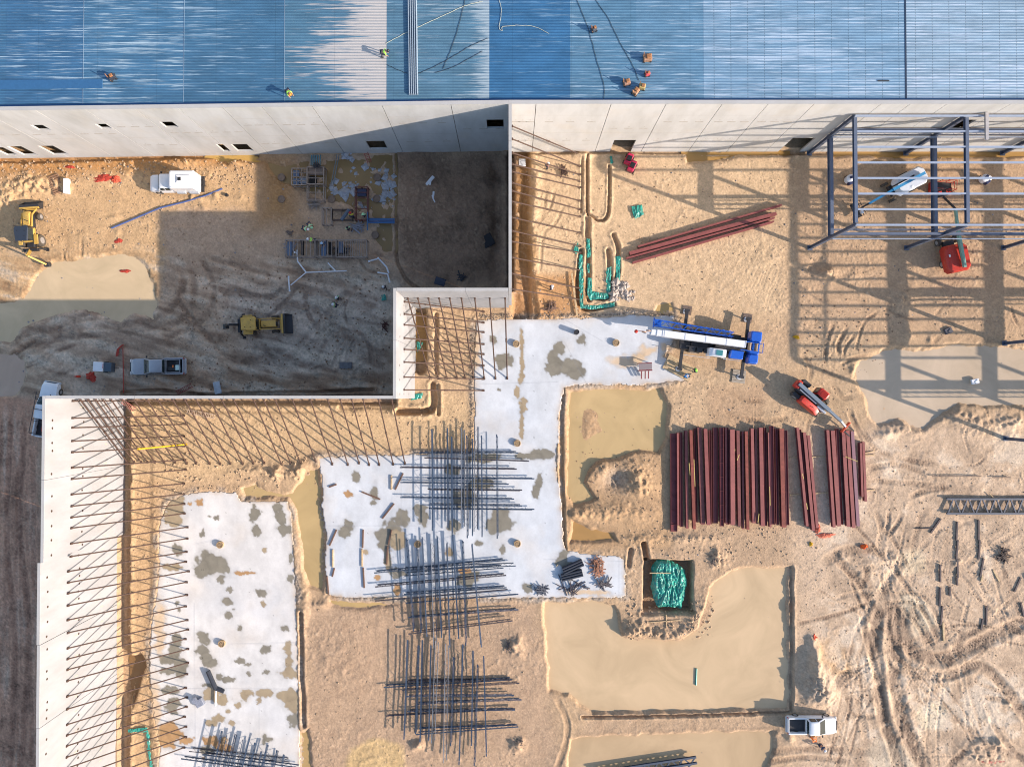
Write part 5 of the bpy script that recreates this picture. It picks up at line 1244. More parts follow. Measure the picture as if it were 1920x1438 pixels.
# ------------------------------------------------------------------ maroon beam stacks
def rbeam(label, u0, v0, u1, v1, w, kind, z, group, m=None, stiff=0, depth=.55):
    a = Vector(P(u0, v0, z + .3)); b_ = Vector(P(u1, v1, z + .3)); a.z = b_.z = 0
    c = (a + b_) / 2; d = b_ - a; L = d.length; ang = math.atan2(d.y, d.x)
    mb = MB(); h = depth
    if kind == 'f':
        for s in (-1, 1): mb.box((0, 0, s * (h / 2 - .015)), (L, w, .03))
        mb.box((0, 0, 0), (L, .03, h - .06))
        for k in range(stiff):
            x = -L / 2 + L * (k + .5) / stiff; mb.box((x, 0, h / 2 + .008), (.10, w + .02, .016)); mb.box((x, 0, 0), (.03, w, h - .06))
    else:
        hh = .34
        for s in (-1, 1): mb.box((0, s * (w / 2 - .02), 0), (L, .04, hh))
        mb.box((0, 0, -.02), (L, w - .08, .03))
        for k in range(max(stiff, 0)):
            x = -L / 2 + L * (k + .5) / stiff; mb.box((x, 0, 0), (.03, w - .08, hh - .02))
        h = hh
    o = mb.build('steel_beam', m or M_MAROON, None); o.location = (c.x, c.y, z + h / 2); o.rotation_euler = (0, 0, ang)
    return tag(o, label, 'steel beam', group)
MAR = [M_MAROON, mat('primer_red_dull', alb((136, 76, 72)), .6, var=.2, vscale=1.3, dirt=.25, dirtcol=tuple(alb((104, 60, 52)))), mat('primer_red_pale', alb((166, 98, 92)), .5, var=.14, vscale=1.2), mat('primer_red_rusty', alb((144, 72, 60)), .65, var=.25, vscale=2, dirt=.3, dirtcol=tuple(alb((112, 46, 34))))]
BE = [(152, 155, 150, 990, 58, 's', 7), (183, 187, 145, 930, 16, 'f', 0), (214, 218, 140, 950, 24, 's', 0), (255, 265, 125, 960, 22, 'f', 0), (295, 325, 120, 965, 26, 'f', 0), (333, 349, 110, 910, 16, 's', 0), (368, 398, 95, 925, 38, 'f', 7), (420, 448, 110, 930, 32, 'f', 0),
      (465, 470, 120, 925, 16, 's', 0), (510, 508, 100, 920, 46, 's', 0), (562, 566, 100, 945, 34, 's', 7), (594, 597, 100, 920, 14, 'f', 0), (612, 618, 100, 930, 20, 's', 0), (650, 655, 115, 930, 40, 'f', 0), (698, 712, 125, 940, 28, 'f', 0), (737, 745, 130, 965, 16, 'f', 0),
      (768, 783, 130, 970, 26, 'f', 0), (820, 835, 105, 915, 28, 'f', 0), (850, 862, 110, 920, 18, 'f', 0), (893, 910, 100, 940, 34, 'f', 0), (934, 943, 100, 940, 20, 's', 0), (960, 976, 140, 950, 16, 'f', 0), (990, 1003, 85, 930, 34, 's', 0), (1032, 1042, 110, 930, 22, 's', 0), (1072, 1092, 110, 950, 42, 'f', 7), (1113, 1130, 125, 935, 24, 's', 0)]
for i, (xt, xb, yt, yb, w, k, s) in enumerate(BE):
    look = 'maroon steel beam lying on its side' if k == 's' else ('maroon beam with cross plates' if s else 'maroon steel beam')
    rbeam('%s, %s from the west in the widest stack' % (look, ordn(i + 1)), 1230 + xt / 4.571, 780 + yt / 4.571, 1230 + xb / 4.571, 780 + yb / 4.571, w / 4.571 * PX * .95, k, .12 + (.25 if i % 3 == 1 and w > 20 else 0), 'beams of the widest stack', M_MAROON2 if k == 's' else MAR[(i * 7 + 3) % 4], s)
BE2 = [(1208, 1290, 100, 940, 22, 'f'), (1237, 1308, 115, 950, 14, 's'), (1266, 1343, 140, 978, 26, 'f'), (1300, 1376, 165, 955, 24, 'f')]
for i, (xt, xb, yt, yb, w, k) in enumerate(BE2):
    rbeam('%s slanting maroon beam from the west in the narrow middle stack' % ordn(i + 1), 1230 + xt / 4.571, 780 + yt / 4.571, 1230 + xb / 4.571, 780 + yb / 4.571, w / 4.571 * PX, k, .12, 'beams of the narrow stack')
BE3 = [(1465, 1520, 120, 950, 24, 'f'), (1508, 1562, 125, 940, 34, 'f'), (1552, 1592, 110, 930, 24, 's'), (1598, 1642, 115, 945, 30, 'f'), (1635, 1688, 125, 955, 30, 'f'), (1675, 1726, 130, 940, 28, 'f'), (1748, 1762, 230, 690, 18, 'f'), (1770, 1790, 220, 730, 20, 'f')]
for i, (xt, xb, yt, yb, w, k) in enumerate(BE3):
    rbeam('%s maroon beam from the west in the easternmost stack, below the telehandler fork' % ordn(i + 1), 1230 + xt / 4.571, 780 + yt / 4.571, 1230 + xb / 4.571, 780 + yb / 4.571, w / 4.571 * PX, k, .12, 'beams of the easternmost stack', mat('lilac_beam', alb((150, 110, 120)), .5, var=.1) if i == 5 else None, 7 if i == 3 else 0)
for i, (a, b_, c, d, w) in enumerate([(1196, 463, 1465, 385, .22), (1180, 476, 1455, 401, .42), (1174, 485, 1452, 409, .2), (1186, 493, 1450, 416, .22)]):
    rbeam('%s of four long maroon beams lying diagonally near the square teal tarp' % ordn(i + 1), a, b_, c, d, w, 'f', .1, 'long diagonal beams', None, 0, .5)
def board(u0, v0, u1, v1, w=.14, h=.09, z=.06, m=None, label=None, name='timber', cat='timber', group=None):
    a = Vector(P(u0, v0, z)); b_ = Vector(P(u1, v1, z))
    c = (a + b_) / 2; d = b_ - a
    q = MB(); q.cbox((0, 0, 0), (d.length, w, h), min(.012, h * .2)); o = q.build(name, m or M_WOODD, None); o.location = c; o.rotation_euler = (0, math.atan2(-(d.z), d.length), math.atan2(d.y, d.x))
    return tag(o, label, cat, group)
for i, (a, b_, c, d) in enumerate([(1292, 868, 1294, 891), (1301, 861, 1303, 912), (1378, 842, 1372, 878), (1386, 852, 1382, 863), (1397, 834, 1401, 846), (1443, 912, 1444, 948), (1423, 963, 1421, 980), (1512, 943, 1514, 955), (1585, 856, 1608, 865), (1504, 888, 1507, 898)]):
    board(a, b_, c, d, .07, .05, .85, mat('yellow_lath', (.62, .47, .16), .7), '%s small yellow wooden strip on the maroon beams, from the west' % ordn(i + 1), 'wood_strip', 'wood strip', 'strips on the beams')
for i, (a, b_, c, d) in enumerate([(1481, 928, 1640, 918), (1480, 858, 1640, 853), (1620, 850, 1640, 845)]):
    board(a, b_, c, d, .12, .1, .05, M_WOOD, '%s timber bearer crossing under the eastern beam stacks' % ordn(i + 1), group='bearers')

# ------------------------------------------------------------------ open web joists
def joist(label, u0, v0, u1, v1, z, tilt, group, m, depth=.42):
    a = Vector(P(u0, v0, z)); b_ = Vector(P(u1, v1, z)); d = b_ - a; L = d.length
    mb = MB(); n = max(8, int(L / .62))
    for s in (-1, 1):
        for q in (-.045, .045): mb.bar((0, q, s * depth / 2), (L, q, s * depth / 2), .045, .05)
    for k in range(n):
        s = 1 if k % 2 else -1
        mb.bar((L * k / n, 0, s * depth / 2), (L * (k + 1) / n, 0, -s * depth / 2), .03)
    mb.bar((-.25, 0, depth / 2), (.1, 0, depth / 2), .14, .07); mb.bar((L - .1, 0, depth / 2), (L + .25, 0, depth / 2), .14, .07)
    o = mb.build('open_web_joist', m, None); o.location = a; o.rotation_euler = (tilt, 0, math.atan2(d.y, d.x))
    return tag(o, label, 'roof joist', group)
STK = {
 'northern joist stack': ([(810, 808, 811, 990), (839, 807, 840, 985), (868, 806, 868, 987), (893, 802, 892, 992), (847, 822, 848, 1000), (876, 820, 877, 1004), (903, 820, 904, 1002), (932, 818, 933, 1005), (886, 826, 886, 1000)],
   [(790, 848, 968, 848), (800, 858, 988, 864), (754, 876, 965, 879), (805, 888, 990, 891), (805, 896, 998, 897), (755, 904, 950, 907), (806, 917, 975, 919), (806, 924, 990, 926), (755, 932, 960, 935), (806, 945, 975, 947), (808, 953, 998, 955), (790, 862, 940, 856)]),
 'middle joist stack': ([(763, 1012, 776, 1178), (792, 1010, 800, 1188), (820, 1008, 828, 1190), (849, 1006, 860, 1192), (783, 1030, 790, 1180), (811, 1022, 816, 1210), (868, 1016, 874, 1205), (885, 1022, 902, 1208), (838, 1020, 843, 1208)],
   [(706, 1072, 943, 1049), (760, 1066, 963, 1058), (708, 1098, 945, 1077), (730, 1104, 965, 1086), (762, 1076, 940, 1062), (708, 1126, 948, 1105), (765, 1130, 968, 1114), (715, 1155, 950, 1135), (770, 1156, 968, 1142), (770, 1186, 957, 1162), (762, 1112, 946, 1100)]),
 'southern joist stack': ([(764, 1202, 758, 1380), (792, 1202, 788, 1385), (819, 1204, 812, 1388), (838, 1210, 834, 1425), (868, 1210, 861, 1428), (785, 1212, 780, 1370), (808, 1212, 804, 1382), (851, 1234, 846, 1392), (887, 1222, 884, 1392), (896, 1248, 890, 1430), (907, 1232, 912, 1412)],
   [(724, 1286, 956, 1272), (758, 1292, 970, 1279), (765, 1276, 954, 1273), (726, 1313, 958, 1300), (785, 1318, 974, 1310), (766, 1304, 960, 1302), (728, 1341, 962, 1328), (764, 1346, 974, 1338), (768, 1332, 962, 1329), (784, 1374, 968, 1360), (790, 1364, 966, 1358)]),
 'southwestern joist stack': ([(416, 1372, 396, 1460), (442, 1378, 420, 1466), (468, 1384, 446, 1470), (502, 1398, 478, 1480), (428, 1382, 410, 1460), (452, 1386, 436, 1464), (478, 1394, 462, 1480), (490, 1410, 474, 1490), (532, 1416, 518, 1500), (520, 1408, 500, 1490)],
   [(360, 1405, 540, 1424), (385, 1412, 560, 1436), (345, 1420, 520, 1444), (370, 1428, 560, 1452)])}
for nm, (ns, ew) in STK.items():
    lo = SLAB_SD[min(np.searchsorted(gv, (ns[0][1] + ns[0][3]) / 2), len(gv) - 1), np.searchsorted(gu, ns[0][0])] < 0
    rs = random.Random(len(nm))
    for i, q in enumerate(ew):
      if i % 4 != 3: joist('%s west-east joist from the north in the %s' % (ordn(i + 1), nm), *q, .26 + (.26 if i % 2 else 0.0), rs.choice([0, .25, -.3, .8, 0]), 'joists of the ' + nm, M_JOIST if rs.random() < .45 else M_JOISTD)
    for i, q in enumerate(ns): joist('%s north-south joist on top of the %s' % (ordn(i + 1), nm), *q, .85 + (.0 if i % 3 else .06), rs.choice([0, .2, -.2, 1.1, 0]), 'joists of the ' + nm, M_JOIST)

# lattice girders on the ground
def girder(label, u0, v0, u1, v1, z, width, n):
    a = Vector(P(u0, v0, z)); b_ = Vector(P(u1, v1, z)); d = b_ - a; L = d.length; mb = MB()
    for y in (-width / 2, width / 2): ibeam(mb, (0, y, 0), (L, y, 0), .26, .22)
    for k in range(n):
        s = 1 if k % 2 else -1
        mb.bar((L * (k + .15) / n, s * width / 2, 0), (L * (k + .95) / n, -s * width / 2, 0), .14, .14)
    o = mb.build('lattice_girder', mat('slate_girder', alb((84, 92, 108)), .5, var=.1), None); o.location = a; o.rotation_euler = (0, 0, math.atan2(d.y, d.x)); tag(o, label, 'lattice girder')
girder('dark lattice girder lying on the mud at the right picture edge', 1775, 949, 2010, 949, .3, 1.75, 18)
girder('dark lattice truss poking into the pond at the bottom picture edge', 1306, 1424, 1120, 1452, .25, .7, 16)
girder('second thinner lattice truss beside the one in the bottom pond', 1298, 1436, 1130, 1462, .3, .6, 14)

# ------------------------------------------------------------------ small site objects
def cyl(name, u, v, r, h, m, label, cat, group=None, z=.03, top=None):
    t = MB(); t.lathe([(r * .98, 0), (r, .02), (r, h - .02), (r * .97, h), (r * .80, h), (r * .78, h - .04), (.01, h - .04)], (0, 0, 0), 20); o = t.build(name, m, None, True); o.location = (*P(u, v, h / 2)[:2], z); tag(o, label, cat, group)
    if top:
        q = MB(); rs = random.Random(int(u))
        for k in range(7): a = k * .9; q.tube((r * .5 * math.cos(a), r * .5 * math.sin(a), h - .05), (r * .5 * math.cos(a), r * .5 * math.sin(a), h + .18), .02, 5)
        q.build('rebar_dowel', M_RUST, o)
    return o
PIERS = [(968, 645, 'near the notch braces'), (1155, 643, 'beside the crane jib tip'), (970, 831, 'north-east of the northern joist stack'), (783, 1020, 'under the middle joist stack corner'), (970, 1019, 'between the joist stacks and the pond'), (413, 1021, 'above the large stain on the west slab'), (416, 1206, 'in the middle of the west slab'), (420, 1388, 'amid the southwestern joists')]
for u, v, w in PIERS: cyl('column_pier', u, v, .42, .32, M_CONC2, 'round tan column pier with dowels, ' + w, 'column pier', 'slab column piers', top=1)
M_CPIER = mat('muddy_pier', alb((140, 122, 108)), .9, var=.2)
for i, (u, v, w) in enumerate([(527, 332, 'west of the tray forms, northern one'), (527, 373, 'west of the tray forms, southern one'), (621, 373, 'right beside the tray forms'), (707, 332, 'northern one east of the tall cage'), (706, 372, 'middle one east of the tall cage'), (703, 440, 'south of the blue pipes')]):
    cyl('column_pier', u, v, .45, .30, M_CPIER, 'round muddy pier in the courtyard pond, ' + w, 'column pier', 'courtyard piers', z=-.2)
cyl('standing_drum', 1081, 623, .30, .85, M_BLK, 'dark drum standing alone on the pale slab, casting a shadow', 'drum')
cyl('bucket', 425, 366, .2, .35, M_BLK, 'small black bucket on the sand at the east end of the blue pipe', 'bucket', z=0)
def pipe(name, pts, r, m, label, cat, z=.1, n=8, group=None):
    q = MB(); q.path([PV(u, v, zz[0] if zz else z) for u, v, *zz in pts], r, n); o = q.build(name, m, None, True)
    return tag(o, label, cat, group)
pipe('pipe', [(209, 428), (250, 411), (300, 390), (345, 379), (385, 367), (417, 354)], .10, mat('blue_pipe', alb((92, 112, 168)), .4), 'long bent blue pipe lying on the sand below the utility truck', 'pipe')
pipe('pipe', [(1306, 1253), (1305, 1284)], .10, mat('green_pipe', (.02, .30, .24), .4), 'short green pipe floating in the middle of the south pond', 'pipe', z=-.36)
P1 = [[(557, 469, .5), (558, 490, .5), (574, 511, .4)], [(574, 511, .4), (545, 535, .4)], [(574, 511, .4), (650, 508, .4)], [(615, 493, .4), (630, 509, .4)], [(541, 519, .6), (543, 545, .6)], [(552, 473, .6), (558, 476, .5)]]
q = MB()
for pts in P1: q.path([PV(u, v, z) for u, v, z in pts], .075 if len(pts) < 3 and pts[0][0] not in (541, 552) else .09, 8)
q.tube(PV(541, 519, .6), PV(541, 519, 1.1), .11); q.tube(PV(543, 545, .6), PV(543, 545, 1.0), .12); q.tube(PV(552, 473, .5), PV(552, 473, 1.0), .11)
tag(q.build('drain_pipe', M_PVC, None, True), 'branched white drain pipe assembly in the courtyard mud south of the long cage', 'pipe')
q = MB()
for pts in [[(692, 490, .5), (710, 485, .5), (725, 501, .5), (729, 512, .4)], [(708, 511, .4), (727, 514, .5), (731, 530, .5)]]: q.path([PV(u, v, z) for u, v, z in pts], .10, 8)
q.tube(PV(692, 490, .5), PV(692, 490, 1.0), .13); q.tube(PV(709, 484, .5), PV(709, 484, 1.0), .12)
tag(q.build('drain_pipe', M_PVC, None, True), 'bent white drain pipe in the mud just northwest of the notch wall corner', 'pipe')
for i, (v0) in enumerate([411, 413.5, 416, 418.5]):
    pipe('conduit', [(688, v0 - 1), (740, v0)], .07, mat('blue_conduit', alb((60, 116, 176)), .4), '%s from the north of four blue conduits ending at the courtyard pond' % ordn(i + 1), 'conduit', z=.35, group='blue conduits')
for i in range(6):
    pipe('conduit', [(584 + i * 3.4, 291), (583 + i * 3.4, 311)], .07, mat('teal_conduit', alb((86, 140, 158)), .4), '%s from the west of six short teal conduits rising at the warehouse wall' % ordn(i + 1), 'conduit', z=.5, group='teal conduits')
for i, du in enumerate((0, 4)):
    pipe('conduit', [(632 + du, 290), (621 + du, 345)], .06, mat('grey_conduit', alb((120, 134, 140)), .4), '%s long thin grey conduit running south from the warehouse wall' % ('western' if i == 0 else 'eastern'), 'conduit', z=.3, group='grey conduits')
M_CAGE = mat('form_steel', alb((164, 150, 140)), .7, var=.2)
def cage(label, u0, v0, u1, v1, nx, ny, z=.9, m=None, fill=(), r=.07):
    a = P(u0, v0, z); b_ = P(u1, v1, z); t = thing('rebar_cage', label, 'rebar cage', ((a[0] + b_[0]) / 2, (a[1] + b_[1]) / 2, 0))
    w, h = abs(b_[0] - a[0]) / 2, abs(b_[1] - a[1]) / 2; q = MB()
    for zz in (z, .15):
        for s in (-1, 1): q.bar((-w, s * h, zz), (w, s * h, zz), r * 1.4); q.bar((s * w, -h, zz), (s * w, h, zz), r * 1.4)
    for sx in (-1, 0, 1):
        for sy in (-1, 1): q.bar((sx * w, sy * h, -.2), (sx * w, sy * h, z), r * 1.4)
    q.build('cage_frame', m or M_CAGE, t)
    q = MB()
    for k in range(1, nx): x = -w + 2 * w * k / nx; q.bar((x, -h, z), (x, h, z), r)
    for k in range(1, ny): y = -h + 2 * h * k / ny; q.bar((-w, y, z), (w, y, z), r)
    q.build('cage_bar', m or M_CAGE, t)
    for (fx, fy, fw, fh, mm) in fill:
        q = MB(); q.cbox((-w + 2 * w * fx, h - 2 * h * fy, z * .6), (fw, fh, .3), .03); q.build('form_panel', mm, t)
    return t
M_FP = mat('form_board', alb((150, 132, 120)), .8, var=.15); M_FB = mat('form_blue', alb((110, 130, 160)), .6, var=.1)
cage('long rusty cage with cross bars and a yellow-vested worker at its top edge', 535, 450, 590, 481, 7, 1, 1.0, fill=[(.12, .5, .5, 1.7, M_FB), (.55, .45, .3, 1.7, M_DARK)])
cage('dark cage section with a blue-grey panel in the centre of the long row', 591, 450, 630, 481, 5, 1, 1.0, fill=[(.38, .5, .6, 1.9, M_FB), (.7, .5, .4, 1.6, M_DARK), (.8, .95, 1.6, .45, M_FP)])
cage('east end cage of the long row, with many thin bars', 631, 450, 687, 482, 13, 1, 1.0, fill=[(.12, .4, .5, 1.4, M_FB), (.1, .95, 1.9, .45, M_FP)])
cage('upright form box with a tan board on top near the six teal conduits', 576, 313, 607, 345, 2, 3, 1.2, fill=[(.5, .2, 1.9, .9, M_FP), (.3, .7, .9, .8, M_DARK)])
cage('tray form holding rows of small tubes, west of the tan board', 547, 316, 575, 347, 3, 4, 1.0, fill=[(.25, .25, .7, .7, M_FB), (.25, .75, .7, .7, M_FB), (.7, .7, .8, .7, mat('tube_white', alb((150, 160, 175)), .5))])
cage('empty two-bay form south of the tan board box', 576, 346, 607, 376, 2, 2, .9, fill=[(.3, .9, 1.1, .3, M_FP)])
cage('narrow grey form beside the worker in the yellow-orange vest', 604, 390, 621, 421, 2, 1, .9, M_CAGE)
cage('dark square form linking the narrow form to the tall cage', 622, 393, 660, 412, 2, 1, .6, mat('dark_form', alb((100, 86, 80)), .7))
cage('tall dark red cage holding a blue-black box in the courtyard pond', 666, 351, 689, 412, 1, 6, .9, mat('dark_red_form', alb((110, 62, 56)), .7), fill=[(.5, .15, 1.1, .9, mat('navy_box', alb((46, 56, 92)), .5))])
pipe('pipe', [(689, 398), (689, 432)], .09, mat('blue_riser', alb((62, 104, 150)), .4), 'blue pipe running north-south past the four conduit ends', 'pipe', z=1.0)
pipe('pipe', [(655, 393), (640, 413)], .22, mat('slate_pipe', alb((90, 108, 130)), .5), 'thick slate pipe lying diagonally beside the yellow-orange vest worker', 'pipe', z=.8)
pipe('pipe', [(662, 427), (675, 438)], .08, mat('pale_pipe', alb((150, 160, 180)), .4), 'short pale pipe lying diagonally southeast of a green-vested worker', 'pipe', z=.4)

def ladder(label, u0, v0, u1, v1, z, m, n=9, w=.45):
    a = Vector(P(u0, v0, z)); b_ = Vector(P(u1, v1, z)); d = b_ - a; L = d.length; mb = MB()
    for y in (-w / 2, w / 2): mb.bar((0, y, 0), (L, y, 0), .06, .08)
    for k in range(n): x = L * (k + .5) / n; mb.bar((x, -w / 2, 0), (x, w / 2, 0), .04)
    o = mb.build('ladder', m, None); o.location = a; o.rotation_euler = (0, 0, math.atan2(d.y, d.x)); return tag(o, label, 'ladder')
ladder('dark red ladder standing at the warehouse wall over the courtyard pond', 686, 287, 693, 305, 1.2, mat('red_ladder', alb((170, 60, 60)), .6), 6)
ladder('maroon ladder lying beside the ditch in the courtyard shade', 331, 737, 360, 722, .3, mat('maroon_ladder', alb((150, 60, 60)), .6), 10)
ladder('pink ladder leaning inside the corner of the long white wall', 229, 752, 252, 768, .6, mat('pink_ladder', alb((214, 140, 130)), .6), 9)
ladder('pale ladder lying on the sand among the slanting braces', 350, 771, 403, 781, .3, mat('pale_ladder', alb((214, 190, 170)), .6), 16)
def pallet(label, u, v, ang, L=2.2, W=1.0, m=None):
    t = thing('pallet', label, 'pallet', (*P(u, v, .1)[:2], .02), R(ang)); q = MB()
    for k in range(9): q.box((-L / 2 + L * (k + .5) / 9, 0, .16), (L / 9 * .6, W, .03))
    q.build('top_slats', m or mat('pallet_wood', alb((170, 130, 100)), .8, var=.3), t); q = MB()
    for y in (-W / 2 + .05, 0, W / 2 - .05): q.box((0, y, .07), (L, .08, .13))
    q.build('stringer', M_WOODD, t); return t
pallet('long brown slatted pallet on the sand beside a small white box', 105, 346, -70, 2.4, 1.3)
pallet('smaller broken pallet with dark slats west of the long one', 72, 349, -65, 1.3, .9)
q = MB(); q.cbox((0, 0, .3), (.55, 1.8, .6), .04); o = q.build('storage_box', M_WHITE, None); o.location = (*P(124, 349, .4)[:2], 0); tag(o, 'slim white box standing on the sand east of the pallets', 'box')
t = thing('equipment_trailer', 'low white and dark grey equipment box in courtyard shade near a red heap', 'trailer', (*P(194, 688, .6)[:2], 0), R(-3))
q = MB(); q.cbox((-.42, 0, .55), (1.2, 1.15, 1.0), .05); q.build('box_body', M_WHITE, t); q = MB(); q.cbox((.65, 0, .5), (.92, 1.12, .85), .05); q.build('generator_hood', mat('slate_hood', (.07, .10, .13), .5), t); q = MB(); q.box((.13, .1, 1.03), (.1, .6, .03)); q.build('red_stripe', M_TAIL, t)
q = MB(); q.bar((1.1, 0, .35), (1.7, 0, .35), .08); q.build('drawbar', M_BLK, t)
for s in (-1, 1): wheel(t, .1, s * .62, .28, .16)
def rag(name, u, v, ru, rv, h, m, label, cat, seed=1, z=0.0, n=26, rag_=.35, amp=1.0):
    """crumpled sheet: an irregular disc with folds"""
    rs = np.random.RandomState(seed); vs = [(0, 0, h)]; fs = []
    K = 7; ph = rs.rand(6) * 6.3
    for k in range(1, K + 1):
        for j in range(n):
            a = 2 * math.pi * j / n; rr = 1 + rag_ * (.5 * math.sin(2 * a + ph[0]) + .35 * math.sin(3 * a + ph[1]) + .3 * math.sin(5 * a + ph[2]))
            r = k / K * rr; zz = h * (1 - (k / K) ** 2) + amp * h * .6 * math.sin(7 * a + 5 * k / K + ph[3]) * (k / K) * .6 + rs.uniform(-.12, .12) * h
            vs.append((r * ru * PX * math.cos(a), r * rv * PX * math.sin(a), max(zz, .02)))
    for j in range(n): fs.append((0, 1 + j, 1 + (j + 1) % n))
    for k in range(K - 1):
        for j in range(n): fs.append((1 + k * n + j, 1 + (k + 1) * n + j, 1 + (k + 1) * n + (j + 1) % n, 1 + k * n + (j + 1) % n))
    q = MB(); q.add(vs, fs); o = q.build(name, m, None); o.location = (*P(u, v, h / 2)[:2], z)
    s = o.modifiers.new('t', 'SOLIDIFY'); s.thickness = .02
    return tag(o, label, cat)
rag('plastic_heap', 170, 706, 10, 9, .35, M_NET, 'round dark red heap of netting next to the low equipment box', 'netting', 3)
rag('plastic_netting', 222, 452, 8, 4, .12, M_NET, 'small red scrap of netting on sand above the western mud pool', 'netting', 4)
rag('plastic_netting', 233, 508, 9, 3.5, .12, M_NET, 'red scrap of netting floating on the western mud pool', 'netting', 5, z=-.18)
rag('plastic_netting', 196, 334, 24, 7, .2, M_NET, 'wide orange-red netting strewn on sand near the yellow hose', 'netting', 6)
rag('plastic_netting', 217, 336, 8, 9, .3, mat('bright_netting', (.62, .10, .05), .8, var=.3), 'bright orange netting bunch at the east end of the strewn netting', 'netting', 16)
rag('plastic_netting', 131, 313, 8, 3, .2, M_NET, 'small red netting scrap beside the trench under the warehouse wall', 'netting', 26)
rag('plastic_netting', 1548, 1004, 18, 4, .2, mat('salmon_net', (.65, .20, .12), .8, var=.2), 'salmon netting trailing east from the foot of the narrow stack', 'netting', 8)
rag('plastic_netting', 1534, 992, 5, 9, .3, mat('salmon_net', (.65, .20, .12), .8), 'salmon netting hanging at the southern tips of the narrow stack', 'netting', 9)
rag('plastic_netting', 1525, 1198, 8, 9, .35, mat('bright_netting', (.62, .10, .05), .8), 'crumpled orange netting on the bank east of the south pond', 'netting', 19)
rag('orange_bag', 1621, 1025, 6, 5, .4, mat('bright_orange', (.85, .16, .03), .7), 'bright orange bag on dark ruts southeast of the beam stacks', 'bag', 11)
rag('plastic_netting', 1850, 1427, 34, 5, .1, mat('faded_net', (.42, .16, .12), .8, var=.3), 'faded red netting lying in the bottom right corner ruts', 'netting', 12)
rag('yellow_bag', 1521, 1020, 4, 3.5, .2, M_YEL, 'small yellow bag on sand south of the narrow beam stack', 'bag', 13)
rag('yellow_bag', 1494, 632, 6, 3.5, .3, M_YEL, 'yellow sheet scrap at the western frame shadow, east of the crane', 'bag', 14)
q = MB(); q.cbox((0, 0, .3), (.5, .5, .6), .05); q.tube((0, 0, .6), (0, 0, .95), .12); o = q.build('fire_extinguisher', mat('ext_red', (.6, .06, .03), .4), None); o.location = (*P(146, 706, .4)[:2], 0); o.rotation_euler = (0, 0, .1); o.scale = (.5, .5, 1.1); tag(o, 'slim red extinguisher standing west of the dark red heap', 'extinguisher')
def netfence(label, pts, h, m):
    q = MB(); ps = [P(u, v, 0) for u, v in pts]
    for a, b_ in zip(ps[:-1], ps[1:]):
        A, B = Vector(a), Vector(b_); A.z = max(A.z, 0); n = max(2, int((B - A).length / .25))
        for k in range(n + 1): p = A.lerp(B, k / n); q.bar(p, p + Vector((.45, .05, h)), .035)
        for z in np.linspace(.05, 1, 8): q.bar(A + Vector((.45 * z, .05 * z, h * z)), B + Vector((.45 * z, .05 * z, h * z)), .04)
    return tag(q.build('barrier_netting', m, None), label, 'barrier netting')
netfence('tall sagging red barrier netting west of the loaded pickup', [(231, 737), (231, 700), (230, 652)], .75, M_NET)
netfence('hooked top end of red barrier netting beyond the loaded pickup', [(228, 647), (219, 655), (217, 668)], .3, M_NET)
# tarps
def tarp(name, poly, z, label, amp=.18, fr=9, base=0.0, m=None, seed=5, dir_=(1, .15)):
    a = np.array(poly, float); x0, y0 = a.min(0); x1, y1 = a.max(0); st = .55
    uu, vv = np.meshgrid(np.arange(x0 - 1, x1 + 2, st), np.arange(y0 - 1, y1 + 2, st))
    d = sdist(uu + 1.2 * fbm(uu / 4, vv / 4, 2, seed), vv + 1.2 * fbm(uu / 4, vv / 4, 2, seed + 9), poly)
    f = 1 - np.abs(fbm((uu * dir_[0] + vv * dir_[1]) / fr, (vv * dir_[0] - uu * dir_[1]) / (fr * 3), 3, seed + 3)) * 2
    zz = z + amp * f + amp * .35 * fbm(uu / 3, vv / 3, 2, seed + 5)
    if base: zz = zz - base * sstep(-8, 0, d)
    X, Y, _ = P(uu, vv, z)
    o = grid_mesh(name, X, Y, zz, d[:-1, :-1] < 0, m or M_TEAL); tag(o, label, 'tarp')
    s = o.modifiers.new('t', 'SOLIDIFY'); s.thickness = .02; return o
M_TARP = mat('shiny_teal_tarp', (.03, .29, .23), .3, var=.2, vscale=1.5, dirt=.35, dirtcol=(.25, .27, .2))
tarp('tarp', [(1232, 1050), (1252, 1048), (1272, 1058), (1285, 1070), (1290, 1090), (1286, 1110), (1282, 1128), (1278, 1142), (1255, 1138), (1235, 1139), (1226, 1122), (1221, 1100), (1224, 1080), (1222, 1065)], -.15, 'large wrinkled teal tarp covering the square pit', .30, 8, .6, M_TARP, dir_=(1, .05))
tarp('tarp', [(1183, 387), (1203, 383), (1207, 402), (1190, 411)], .18, 'square teal tarp on sand above the diagonal beams', .10, 5, .1, M_TARP, 8)
